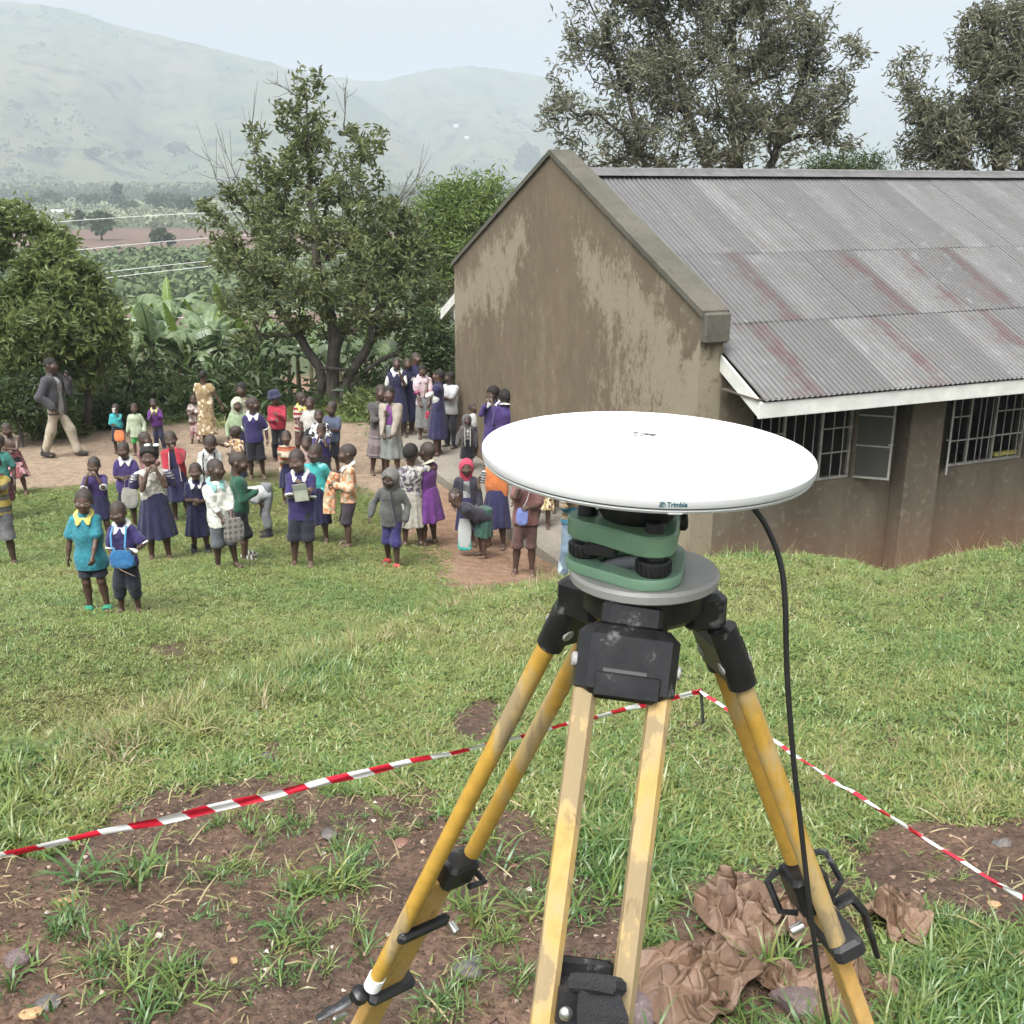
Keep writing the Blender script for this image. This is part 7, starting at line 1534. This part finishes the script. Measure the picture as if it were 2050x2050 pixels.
# --- antenna cable
CB = m_plain('black_cable_sheath', (.014, .014, .015), .45, .15, 40)
cpts = [(1488, 996, 1.03), (1505, 1012, 1.02), (1530, 1044, 1.015), (1555, 1098, 1.01), (1568, 1150, 1.005), (1573, 1220, 1.0), (1574, 1320, 1.0), (1580, 1420, 1.0), (1590, 1540, 1.0), (1604, 1660, 1.0), (1617, 1780, 1.0), (1632, 1900, 1.005), (1650, 2010, 1.03), (1668, 2090, 1.10)]
cp_ = [at(*c) for c in cpts]; e_ = cp_[-1] + np.array([.06, .12, -.16]); cp_ += [e_, np.array([e_[0] + .14, e_[1] + .20, height(e_[:1] + .14, e_[1:2] + .20)[0] + .012]), np.array([e_[0] + .5, e_[1] + .30, height(e_[:1] + .5, e_[1:2] + .3)[0] + .012])]
cp_ = np.array(cp_); s_ = np.arange(len(cp_)); sf = np.linspace(0, len(cp_) - 1, 90); sm = np.stack([np.interp(sf, s_, cp_[:, k]) for k in range(3)], 1); kr = np.hanning(9); kr /= kr.sum(); sm2 = np.stack([np.convolve(np.pad(sm[:, k], 4, 'edge'), kr, 'valid') for k in range(3)], 1)
tag(MB().tube(sm2, .0030, 10).build('antenna_cable', CB, None, True), 'black antenna cable hanging from the disc in front of the right tripod leg', 'cable')

# ------------------------------------------------------------------ barrier tape on its peg
def m_tape():
    m, N, L, B = mat_new('red_white_barrier_film'); a = N.new('ShaderNodeAttribute'); a.attribute_name = 'run'
    f = math_(N, L, 'FRACT', math_(N, L, 'DIVIDE', a.outputs['Fac'], .135)); c = mixc(N, L, mapr(N, L, f, .497, .503), (.72, .72, .70), (.55, .012, .035)); L.new(c, B.inputs['Base Color']); B.inputs['Roughness'].default_value = .32; return m
TAPE = m_tape()
pg = hit(1408, 1452); pt_ = at(1403, 1383, pg[1])
def tape(p0, p1, sag, twist, label, w0=.019, seed=1, lean=.0):
    n = 260; t = np.linspace(0, 1, n)[:, None]; C = p0 + (p1 - p0) * t; Ln = np.linalg.norm(p1 - p0); C[:, 2] -= 4 * sag * (t * (1 - t))[:, 0]; d = (p1 - p0) / Ln
    side = np.cross(d, [0, 0, 1.]); side /= np.linalg.norm(side); up_ = np.cross(side, d); an_ = np.array([twist(v) for v in t[:, 0]]); wd = w0 * (1 + .12 * np.sin(t[:, 0] * 37 + seed)); m = 5; V = []; run = []
    for i in range(n):
        u = math.cos(an_[i]) * up_ + math.sin(an_[i]) * side; nn = np.cross(d, u)
        for k in range(m):
            s = (k / (m - 1) - .5); V.append(C[i] + u * wd[i] * s * 2 * .5 + nn * .004 * math.sin(k * 1.57 + 3 * math.sin(t[i, 0] * 21))); run.append(t[i, 0] * Ln + .55 * s * wd[i] * 2)
    i = np.arange(n - 1)[:, None] * m; j = np.arange(m - 1)[None]; F = np.stack([i + j, i + j + 1, i + m + j + 1, i + m + j], -1).reshape(-1, 4); me = npmesh('barrier_tape', V, F, True); vattr(me, 'run', run); return tag(link('barrier_tape', me, TAPE), label, 'barrier tape', 'barrier tape strung round the instrument')
aL = at(0, 1706, 2.03); dL = aL - pt_; eL = pt_ + dL * 1.25
tape(eL, pt_, .015, lambda v: .30 + .30 * math.sin(v * 11) + .5 * max(0, v - .6), 'red and white barrier tape running from the left edge to the small peg', .024)
aR = at(2050, 1788, 1.90); dR = aR - pt_; eR = pt_ + dR * 1.3
tape(pt_, eR, .02, lambda v: 1.25 + .35 * math.sin(v * 30) - 1.0 * max(0, v - .42) / .58, 'twisted red and white barrier tape running from the peg to the right edge', .017, 2)
PEG = m_plain('dark_iron_peg', (.03, .035, .03), .6, .3, 20)
def peg(p, top, lab): tag(MB().tube([p - [0, 0, .12], p, top + [0, 0, .008]], [.004, .0055, .006], 8).build('peg', PEG, None, True), lab, 'peg', 'pegs holding the barrier tape')
peg(pg, pt_, 'small dark peg in the grass where the barrier tape turns its corner')
for e_, lab in ((eL, 'dark peg beyond the left edge holding the tape'), (eR, 'dark peg beyond the right edge holding the tape')): peg(np.array([e_[0], e_[1], height(e_[:1], e_[1:2])[0]]), e_, lab)

# ------------------------------------------------------------------ torn brown paper sacks and stones under the tripod
def m_paper():
    m, N, L, B = mat_new('wet_brown_sack_paper'); v = objco(N, L); n1 = noise(N, L, v, 9, 5, .6); n2 = noise(N, L, v, 60, 4, .7); vo = N.new('ShaderNodeTexVoronoi'); vo.feature = 'DISTANCE_TO_EDGE'; vo.inputs['Scale'].default_value = 16; L.new(v, vo.inputs['Vector'])
    c = mixc(N, L, mapr(N, L, n1, .35, .65), (.095, .054, .034), (.185, .112, .070)); c = mixc(N, L, mapr(N, L, vo.outputs['Distance'], .0, .05, .3, 0), c, (.27, .185, .125)); L.new(c, B.inputs['Base Color']); B.inputs['Roughness'].default_value = .6; bump(N, L, B, math_(N, L, 'ADD', n2, mapr(N, L, vo.outputs['Distance'], 0, .08)), .5, .006); return m
PAPER = m_paper()
def crumple(name, outline_px, lift, seed, label, folds=26, curl=None, nres=6):
    """sheet of stiff paper: random hard creases over the outline seen from above"""
    r = np.random.default_rng(seed); poly = outline_px; c = poly.mean(0); lo_, hi_ = poly.min(0), poly.max(0); ext = max(hi_ - lo_)
    nr_, na = nres, nres * 3 + 4; ang = np.linspace(0, 2 * np.pi, na, endpoint=False); pa = np.arctan2(poly[:, 1] - c[1], poly[:, 0] - c[0]); o_ = np.argsort(pa); pa = pa[o_]; pr = np.linalg.norm(poly - c, axis=1)[o_]; rad = np.interp(ang, np.r_[pa - 2 * np.pi, pa, pa + 2 * np.pi], np.r_[pr, pr, pr]); rad *= 1 + .06 * r.normal(size=na)
    V = [np.array([c[0], c[1]])]
    for k in range(1, nr_ + 1):
        for q in range(na): V.append(c + rad[q] * (k / nr_) * np.array([math.cos(ang[q] + (k % 2) * math.pi / na), math.sin(ang[q] + (k % 2) * math.pi / na)]))
    V = np.array(V); tt = np.r_[0, np.repeat(np.arange(1, nr_ + 1) / nr_, na)]; V += r.normal(size=V.shape) * ext * .022 * (tt < .99)[:, None]; U_ = (V - c) / ext
    z = lift * (.35 + .45 * vnoise(U_ * 2.6, seed, 1) + .15 * r.normal(size=len(V)))
    for f in range(4):                                              # long ridges where it was folded
        a = r.random() * 6.28; n_ = np.array([math.cos(a), math.sin(a)]); dd = np.abs(U_ @ n_ - r.normal() * .22); z += lift * .6 * np.maximum(0, 1 - dd / .16)
    if curl: z += curl[0] * np.clip((U_ @ np.array([math.cos(R(curl[1])), math.sin(R(curl[1]))])) - .15, 0, 1) * 3
    z = z * (1 - .55 * tt ** 3) + lift * .25 * (r.random(len(V)) * (tt > .99)); z = np.maximum(z, .006); V3 = np.c_[V, height(V[:, 0], V[:, 1], False) + z]; zb_ = V3[:1, 2]
    j = np.arange(na); F3 = np.c_[np.zeros(na, int), 1 + j, 1 + (j + 1) % na]; i = np.arange(nr_ - 1)[:, None] * na + 1; jj = j[None]; kk = (jj + 1) % na; t1 = np.stack([i + jj, i + na + jj, i + na + kk], -1).reshape(-1, 3); t2 = np.stack([i + jj, i + na + kk, i + kk], -1).reshape(-1, 3); F4 = np.concatenate([t1, t2])
    nV = len(V3); Vall_ = np.r_[V3, V3 - [0, 0, .0025]]; e = 1 + (nr_ - 1) * na + j; e2 = 1 + (nr_ - 1) * na + (j + 1) % na; org = np.array([c[0], c[1], zb_[0]])
    me = npmesh(name, Vall_ - org, [F3, F4, F3[:, ::-1] + nV, F4[:, ::-1] + nV, np.c_[e, e + nV, e2 + nV, e2]], True); bm = bmesh.new(); bm.from_mesh(me); bmesh.ops.subdivide_edges(bm, edges=bm.edges[:], cuts=1, smooth=.45, fractal=.35 * lift, seed=seed, use_grid_fill=True); bm.to_mesh(me); bm.free(); me.polygons.foreach_set('use_smooth', np.ones(len(me.polygons), bool))
    try: me.set_sharp_from_angle(angle=R(34))
    except Exception: pass
    o = link(name, me, PAPER); o.location = org; return tag(o, label, 'paper sack', 'torn brown paper sacks on the ground')
for i_, (lf_, sd_, fo_, lab_) in enumerate([(.075, 1, None, 'largest crumpled brown paper sack, lying open beside the front tripod leg'), (.08, 2, None, 'folded brown sack paper bunched up left of the hanging cable'), (.065, 3, None, 'small torn flap of brown paper just left of the right tripod leg'), (.07, 4, (.05, 0), 'rolled brown paper end right of the right tripod leg'), (.035, 5, None, 'narrow strip of brown paper across the flat purple stone'), (.06, 6, None, 'brown paper half under the right tripod leg at the bottom')]): crumple('paper_sack', SACKS[i_], lf_, sd_, lab_, curl=fo_)
def m_stone(name, a, b):
    m, N, L, B = mat_new(name); v = objco(N, L); n1 = noise(N, L, v, 14, 5, .65); n2 = noise(N, L, v, 70, 4); c = mixc(N, L, mapr(N, L, n1, .35, .65), a, b); c = mixc(N, L, mapr(N, L, n2, .6, .7, 0, .5), c, tuple(q * 1.7 for q in b)); L.new(c, B.inputs['Base Color']); B.inputs['Roughness'].default_value = .62; bump(N, L, B, math_(N, L, 'ADD', n1, n2), .6, .01); return m
ST1 = m_stone('purplish_stone', (.085, .06, .058), (.155, .115, .11)); ST2 = m_stone('ochre_stone', (.25, .15, .07), (.40, .26, .13)); ST3 = m_stone('grey_stone', (.055, .05, .05), (.12, .105, .095)); ST4 = m_stone('pale_stone', (.40, .33, .28), (.55, .48, .42)); ST5 = m_stone('rusty_stone', (.12, .06, .04), (.20, .105, .07))
def stone(px, py, w, d_, hgt, mat, seed, label, tilt_=0):
    r = np.random.default_rng(seed); p = hit(px, py); n, m = 16, 9; V = []
    for i in range(m):
        th = math.pi * i / (m - 1)
        for j in range(n): a = j * 2 * np.pi / n; V.append((math.sin(th) * math.cos(a), math.sin(th) * math.sin(a), math.cos(th)))
    V = np.array(V); q = V.copy()
    for _ in range(9):
        nn = r.normal(size=3); nn /= np.linalg.norm(nn); dd = .55 + .3 * r.random(); ex = np.maximum(0, q @ nn - dd); q = q - ex[:, None] * nn * .9
    q += .05 * vnoise(V * 2.5 + 7, seed, 2)[:, None] * V; q *= np.array([w / 2, d_ / 2, hgt / 2]); q = q @ rotm('Z', r.random() * 40 - 20).T @ rotm('X', tilt_).T
    i = np.arange(m - 1)[:, None] * n; j = np.arange(n)[None]; k = (j + 1) % n; F = np.stack([i + j, i + n + j, i + n + k, i + k], -1).reshape(-1, 4); me = npmesh('stone', q, F, True)
    try: me.set_sharp_from_angle(angle=R(24))
    except Exception: pass
    o = link('stone', me, mat); o.location = (p[0], p[1], float(height(p[:1], p[1:2])[0]) + hgt * .18); return tag(o, label, 'stone', 'stones lying on the bare soil')
for a_ in [(1600, 2015, .13, .11, .06, ST1, 1, 'flat purplish stone beneath the paper strip'), (1295, 2040, .10, .10, .09, ST1, 2, 'pale purplish boulder at the bottom edge beside the front leg'), (130, 1797, .042, .03, .03, ST2, 3, 'ochre pebble on the bare soil at the left'), (32, 1925, .07, .05, .05, ST1, 4, 'brown-grey stone at the far left of the bare soil'), (320, 1885, .022, .02, .015, ST4, 5, 'little white chip on the bare soil'),
           (945, 1920, .045, .035, .03, ST3, 6, 'dark slate-grey stone right of the left tripod leg'), (935, 1955, .07, .06, .04, ST3, 7, 'grey stone half buried below the slate-grey one'), (660, 1680, .05, .06, .03, ST3, 8, 'flat grey-brown stone among the tufts left of the tripod'), (805, 1690, .05, .05, .02, ST5, 9, 'reddish leaf-flat stone near the left leg'), (470, 1935, .022, .02, .016, ST2, 10, 'yellowish pebble in the middle of the bare soil'),
           (2005, 1695, .06, .045, .035, ST3, 11, 'grey stone on the bare soil near the right edge'), (1990, 1815, .035, .03, .025, ST2, 12, 'ochre stone at the right beneath the tape'), (1890, 1715, .05, .035, .025, ST5, 13, 'rust-brown stone right of the tripod under the tape'), (100, 2010, .06, .045, .03, ST3, 14, 'grey flat stone near the bottom left corner'), (1030, 1735, .045, .02, .02, ST5, 15, 'curled reddish chip between the left and front legs'), (90, 1630, .05, .03, .03, ST3, 16, 'grey-brown stone left above the tape'), (535, 1515, .05, .04, .035, ST3, 17, 'dark clod at the grass edge above the tape'), (65, 2035, .05, .03, .025, ST2, 18, 'ochre stone at the bottom left edge')]: stone(*a_)
# gravel: countless crumbs of soil and grit
r = np.random.default_rng(9); n = 26000; x = r.uniform(-1.7, 1.7, n); y = r.uniform(1.2, 3.6, n); k = r.random(n) < soil_f(x, y) * .9; x, y = x[k], y[k]; n = len(x); z = height(x, y); s = .0014 + .0085 * r.random(n) ** 4.5
base = np.array([[1, 0, 0], [-.5, .87, 0], [-.5, -.87, 0], [.1, 0, .9], [0, .1, -.6]]); Fb = np.array([[0, 1, 3], [1, 2, 3], [2, 0, 3], [1, 0, 4], [2, 1, 4], [0, 2, 4]]); a = r.random(n) * 6.28; ca_, sa2 = np.cos(a), np.sin(a); q = base[None] * (1 + .3 * r.normal(size=(n, 5, 3))) * s[:, None, None] * np.array([1.2, 1, .8]); V = np.stack([q[..., 0] * ca_[:, None] - q[..., 1] * sa2[:, None] + x[:, None], q[..., 0] * sa2[:, None] + q[..., 1] * ca_[:, None] + y[:, None], q[..., 2] + z[:, None] + .001], -1).reshape(-1, 3)
F = (np.arange(n)[:, None, None] * 5 + Fb[None]).reshape(-1, 3); me = npmesh('gravel', V, F, False); vattr(me, 'leafvar', np.repeat(r.random(n), 5)); gm, N_, L_, B_ = mat_new('soil_grit'); a_ = N_.new('ShaderNodeAttribute'); a_.attribute_name = 'leafvar'; rp = ramp(N_, [(0, (.06, .035, .025)), (.5, (.13, .07, .05)), (.85, (.21, .13, .085)), (.97, (.33, .25, .19)), (1, (.5, .45, .4))]); L_.new(a_.outputs['Fac'], rp.inputs[0]); L_.new(rp.outputs[0], B_.inputs['Base Color']); B_.inputs['Roughness'].default_value = .7; tag(link('gravel', me, gm), 'grit and crumbs of soil on the bare ground', kind='stuff')
# ------------------------------------------------------------------ grass: tufts instanced over the lawn, one object
def m_grass():
    m, N, L, B = mat_new('grass_blade'); a = N.new('ShaderNodeAttribute'); a.attribute_type = 'INSTANCER'; a.attribute_name = 'hue'; b = N.new('ShaderNodeAttribute'); b.attribute_name = 'blade'; oi = N.new('ShaderNodeObjectInfo')
    rp = ramp(N, [(0, (.060, .130, .036)), (.3, (.120, .180, .044)), (.6, (.185, .198, .058)), (.85, (.205, .188, .088)), (1, (.29, .235, .13))]); L.new(math_(N, L, 'ADD', a.outputs['Fac'], math_(N, L, 'MULTIPLY', math_(N, L, 'SUBTRACT', b.outputs['Fac'], .5), .34)), rp.inputs[0])
    c = mixc(N, L, oi.outputs['Random'], rp.outputs[0], mixc(N, L, 1.0, rp.outputs[0], (1.3, 1.28, 1.3), 'MULTIPLY'))
    L.new(c, B.inputs['Base Color']); B.inputs['Roughness'].default_value = .36; B.inputs['Specular IOR Level'].default_value = .55
    tr = N.new('ShaderNodeBsdfTranslucent'); L.new(c, tr.inputs['Color']); mx = N.new('ShaderNodeMixShader'); mx.inputs[0].default_value = .3; L.new(B.outputs[0], mx.inputs[1]); L.new(tr.outputs[0], mx.inputs[2]); L.new(mx.outputs[0], N['Material Output'].inputs['Surface']); return m
GRASSM = m_grass()
def tuft_mesh(name, nb, lmin, lmax, wid, bend, spread, seed, up=.9):
    r = np.random.default_rng(seed); V = []; F = []; bv = []
    for k in range(nb):
        a = r.random() * 6.28; L_ = lmin + (lmax - lmin) * r.random(); w = wid * (.7 + .6 * r.random()); p = np.array([r.normal() * spread, r.normal() * spread, -.004]); el = up * (.45 + .75 * r.random()); el = min(el, 1.5); d = np.array([math.cos(a), math.sin(a)]); b = bend * (.4 + r.random()); n = 4; sd = np.array([-d[1], d[0], 0]); bl_ = r.random(); tw = r.normal() * .5
        for i in range(n):
            t = i / (n - 1); ww = w * (1 - t ** 1.6) * (.75 + .5 * min(1, t * 3)) + .0002; s2 = sd * math.cos(tw * t) + np.array([0, 0, math.sin(tw * t)]); V += [p - s2 * ww / 2, p + s2 * ww / 2]; bv += [bl_, bl_]
            e = el - b * t * 1.3; p = p + np.array([d[0] * math.cos(e), d[1] * math.cos(e), math.sin(e)]) * L_ / (n - 1)
        o = len(V) - 2 * n; F += [[o + 2 * i, o + 2 * i + 1, o + 2 * i + 3, o + 2 * i + 2] for i in range(n - 1)]
    me = npmesh(name, V, np.array(F), True); vattr(me, 'blade', np.array(bv)); me.materials.append(GRASSM); return me
TUFT = [tuft_mesh('tuft', 16, .016, .042, .0052, 1.0, .022, 1, .75), tuft_mesh('tuft', 14, .020, .050, .0075, 1.1, .024, 2, .65), tuft_mesh('tuft', 18, .03, .075, .0050, 1.2, .018, 3, .9), tuft_mesh('tuft', 20, .06, .14, .0056, 1.3, .018, 4, 1.1), tuft_mesh('tuft', 5, .12, .26, .0022, .5, .03, 5, 1.35), tuft_mesh('tuft', 9, .02, .045, .016, .8, .02, 6, .5), tuft_mesh('tuft', 12, .03, .08, .003, 1.5, .05, 7, .35)]
def scatter_pts():
    r = np.random.default_rng(31); X = []; Y = []; K = []; Sc = []; Hu = []
    def area(n, d0, d1, a0=-.60, a1=.60): d = np.sqrt(d0 * d0 + (d1 * d1 - d0 * d0) * r.random(n)); a = a0 + (a1 - a0) * r.random(n); return a * d, d
    def put(x, y, k, s, h): X.append(x); Y.append(y); K.append(np.broadcast_to(k, x.shape).copy()); Sc.append(s); Hu.append(h)
    def cover(x, y):
        _, L, s, e = ground_cols(x, y); return L, s, e
    def hue(x, y, base=.42):
        P = np.stack([x, y], -1); return np.clip(base + .22 * vnoise(P * .7, 71, 3) + .16 * vnoise(P * 3, 72, 2) + .10 * r.normal(size=len(x)), 0, 1)
    # upper bank
    for d0, d1, n in ((1.0, 2.2, 9000), (2.2, 3.4, 16000), (3.4, 5.2, 26000), (5.2, 9.0, 38000)):
        x, y = area(n, d0, d1); br_ = np.interp(x / y, _A, _D); L, s, e = cover(x, y); dens = vnoise(np.stack([x, y], -1) * 2.2, 73, 3); keep = (y < br_ + 1.6) & (r.random(n) < L * np.clip(.80 + .5 * dens, .25, 1)); x, y, dens = x[keep], y[keep], dens[keep]
        lush = sstep(.25, .55, vnoise(np.stack([x, y], -1) * .9 + 5, 74, 2) + .6 * sstep(3.4, 2.4, y) * (x > .2)); u = r.random(len(x)); k = np.where(u < .44, 0, np.where(u < .84, 1, np.where(u < .91, 6, 2))); k = np.where((r.random(len(x)) < lush * .5), np.where(r.random(len(x)) < .3, 3, 2), k); k = np.where(r.random(len(x)) < .012, 4, k)
        put(x, y, k, (.60 + .42 * r.random(len(x))) * (1 + .05 * np.maximum(0, y - 3)), hue(x, y, .42) - .18 * lush + .10 * (k == 6) + .5 * (k == 4))
    # brow of the bank: taller pale stems
    n = 800; a = r.uniform(-.5, .10, n); bd = np.interp(a, _A, _D); y = bd + r.normal(size=n) * .42 - .1; x = a * y; L, s, e = cover(x, y); keep = r.random(n) < L * np.clip(.35 + vnoise(np.stack([x, y], -1) * 1.4, 75, 2), 0, 1); x, y = x[keep], y[keep]; put(x, y, np.where(r.random(len(x)) < .45, 4, 3), .6 + .55 * r.random(len(x)), np.clip(.70 + .16 * r.normal(size=len(x)), .3, 1))
    # lower lawn
    x, y = area(90000, 4.2, 16.5, -.62, .16); L, s, e = cover(x, y); br_ = np.interp(x / y, _A, _D); keep = (y > br_ + .6) & (r.random(len(x)) < L * np.clip(.95 + .35 * vnoise(np.stack([x, y], -1) * .8, 76, 3), .3, 1)); x, y = x[keep], y[keep]; u = r.random(len(x)); put(x, y, np.where(u < .45, 1, np.where(u < .8, 0, 2)), (.72 + .42 * r.random(len(x))), hue(x, y, .47))
    # ragged edge of the yard and the strip under the trees
    x, y = area(9000, 20.5, 27, -.5, .0); keep = r.random(len(x)) < np.clip(.4 + vnoise(np.stack([x, y], -1) * .6, 77, 2), 0, 1) * (y > 21.5 + .5 * np.sin(x * 1.3)); x, y = x[keep], y[keep]; put(x, y, np.where(r.random(len(x)) < .5, 3, 2), 1.3 + 1.2 * r.random(len(x)), hue(x, y, .35))
    # beside the building wall
    n = 1500; t = r.uniform(1.2, 9, n); w = r.uniform(-3.8, -.2, n); q = C0[None] + lv[None] * t[:, None] + gv[None] * w[:, None]; put(q[:, 0], q[:, 1], np.where(r.random(n) < .3, 3, 2), 1.0 + .5 * r.random(n), hue(q[:, 0], q[:, 1], .4))
    # separate tufts on the bare soil
    n = 750; x = r.uniform(-1.6, 1.7, n); y = r.uniform(1.25, 3.3, n); s = soil_f(x, y); cl = vnoise(np.stack([x, y], -1) * 3.1, 78, 2); keep = (s > .4) & (r.random(n) < np.clip(cl * 1.6 + .12, .03, .9)); x, y = x[keep], y[keep]; u = r.random(len(x)); put(x, y, np.where(u < .35, 2, np.where(u < .55, 3, np.where(u < .75, 6, np.where(u < .85, 1, 0)))), .6 + .6 * r.random(len(x)), np.clip(.22 + .2 * r.normal(size=len(x)), 0, .9))
    # tufts that stand out in the picture
    for px, py, k, sc, m, sp in ((520, 1660, 3, .7, 10, .07), (575, 1640, 2, 1, 9, .06), (490, 1740, 3, .65, 9, .06), (640, 1775, 3, .8, 9, .05), (660, 1720, 3, .6, 6, .05), (640, 1880, 3, .8, 9, .05), (300, 1990, 3, .9, 9, .06), (280, 1930, 3, .8, 5, .04), (150, 1950, 3, .6, 5, .03), (190, 1740, 2, .8, 5, .05), (110, 1860, 3, .6, 6, .05), (440, 1850, 2, .7, 5, .03), (510, 1960, 2, .8, 6, .04), (600, 1965, 2, .8, 6, .04), (830, 1660, 3, .5, 5, .05), (710, 1700, 2, .7, 6, .07), (930, 2010, 3, .6, 8, .05), (1060, 1790, 3, .6, 5, .05), (1010, 1900, 3, .6, 8, .06), (1230, 1760, 3, .8, 14, .08), (1260, 1690, 3, .9, 14, .08), (1500, 1990, 2, 1, 8, .05), (1580, 1930, 3, .6, 8, .05), (1440, 2020, 2, 1, 7, .05), (1900, 1950, 3, .7, 30, .12), (1990, 2010, 3, .75, 34, .12), (1850, 2020, 3, .7, 22, .09), (2030, 1920, 3, .65, 18, .09), (1960, 1890, 3, .6, 14, .08), (1800, 2000, 2, 1, 14, .06), (1950, 1560, 3, .6, 20, .12), (2020, 1480, 3, .6, 20, .14), (1700, 1590, 3, .6, 18, .12), (1580, 1600, 3, .55, 20, .12), (1480, 1620, 3, .6, 18, .12), (1330, 1560, 3, .6, 18, .10), (1280, 1600, 3, .7, 16, .1), (1880, 1760, 3, .5, 4, .04), (1720, 1700, 3, .5, 4, .04)):
        c = hit(px, py); q = c[:2] + r.normal(size=(m, 2)) * sp; put(q[:, 0], q[:, 1], k, sc * (.5 + .5 * r.random(m)), np.clip(.16 + .14 * r.normal(size=m), 0, .8))
    for px, py in ((60, 1590), (20, 1640), (130, 1580), (10, 1560), (90, 1620), (1500, 1500), (545, 1450)):
        c = hit(px, py); q = c[:2] + r.normal(size=(9, 2)) * .06; put(q[:, 0], q[:, 1], 5, .9 + .6 * r.random(9), .25 + .1 * r.normal(size=9))
    # dry straws lying about
    n = 240; x = r.uniform(-1.6, 1.7, n); y = r.uniform(1.25, 3.6, n); put(x, y, 6, .8 + .7 * r.random(n), np.clip(.92 + .1 * r.normal(size=n), .6, 1))
    X, Y, K, Sc, Hu = [np.concatenate(v) for v in (X, Y, K, Sc, Hu)]; bad = np.zeros(len(X))
    for p in SACKS: bad = np.maximum(bad, inpoly(X, Y, p, .012))
    k = r.random(len(X)) > bad * .97; return [v[k] for v in (X, Y, K, Sc, Hu)]
def make_grass():
    x, y, k, s, h = scatter_pts(); r = np.random.default_rng(5); n = len(x); z = height(x, y); me = bpy.data.meshes.new('grass'); me.vertices.add(n); me.vertices.foreach_set('co', np.stack([x, y, z], -1).astype(np.float32).ravel())
    me.attributes.new('rot', 'FLOAT_VECTOR', 'POINT').data.foreach_set('vector', np.stack([r.normal(size=n) * .18, r.normal(size=n) * .18, r.random(n) * 6.283], -1).astype(np.float32).ravel()); me.attributes.new('scl', 'FLOAT', 'POINT').data.foreach_set('value', s.astype(np.float32)); me.attributes.new('hue', 'FLOAT', 'POINT').data.foreach_set('value', h.astype(np.float32)); me.attributes.new('kind_i', 'INT', 'POINT').data.foreach_set('value', k.astype(np.int32)); me.update()
    ob = tag(link('grass', me, GRASSM), 'short grass and weeds over the bank and the lawn', kind='stuff'); ng = bpy.data.node_groups.new('grass_scatter', 'GeometryNodeTree'); ng.interface.new_socket('Geometry', in_out='INPUT', socket_type='NodeSocketGeometry'); ng.interface.new_socket('Geometry', in_out='OUTPUT', socket_type='NodeSocketGeometry'); N = ng.nodes; L = ng.links
    gi = N.new('NodeGroupInput'); go = N.new('NodeGroupOutput'); io = N.new('GeometryNodeInstanceOnPoints'); jo = N.new('GeometryNodeJoinGeometry')
    for m in reversed(TUFT):
        src = bpy.data.objects.new('tuft', m); oi = N.new('GeometryNodeObjectInfo'); oi.inputs['Object'].default_value = src; oi.inputs['As Instance'].default_value = True; L.new(oi.outputs['Geometry'], jo.inputs[0])
    def na(nm, t):
        q = N.new('GeometryNodeInputNamedAttribute'); q.data_type = t; q.inputs['Name'].default_value = nm; return next(o for o in q.outputs if o.enabled and o.name == 'Attribute')
    L.new(gi.outputs[0], io.inputs['Points']); L.new(jo.outputs[0], io.inputs['Instance']); io.inputs['Pick Instance'].default_value = True; L.new(na('kind_i', 'INT'), io.inputs['Instance Index']); er = N.new('FunctionNodeEulerToRotation'); L.new(na('rot', 'FLOAT_VECTOR'), er.inputs[0]); L.new(er.outputs[0], io.inputs['Rotation']); L.new(na('scl', 'FLOAT'), io.inputs['Scale']); L.new(io.outputs[0], go.inputs[0]); md = ob.modifiers.new('scatter', 'NODES'); md.node_group = ng
make_grass()

# ------------------------------------------------------------------ valley air
hz, _N, _L, _B = mat_new('valley_mist'); _N.remove(_B); pv = _N.new('ShaderNodeVolumePrincipled'); pv.inputs['Color'].default_value = (.575, .635, .72, 1); pv.inputs['Density'].default_value = HAZE_D; pv.inputs['Anisotropy'].default_value = 0.0; _L.new(pv.outputs[0], _N['Material Output'].inputs['Volume'])
q = MB(); q.box((0, 0, 190), (11600, 11600, 560)); tag(q.build('haze', hz), 'pale moist air filling the valley', kind='stuff')
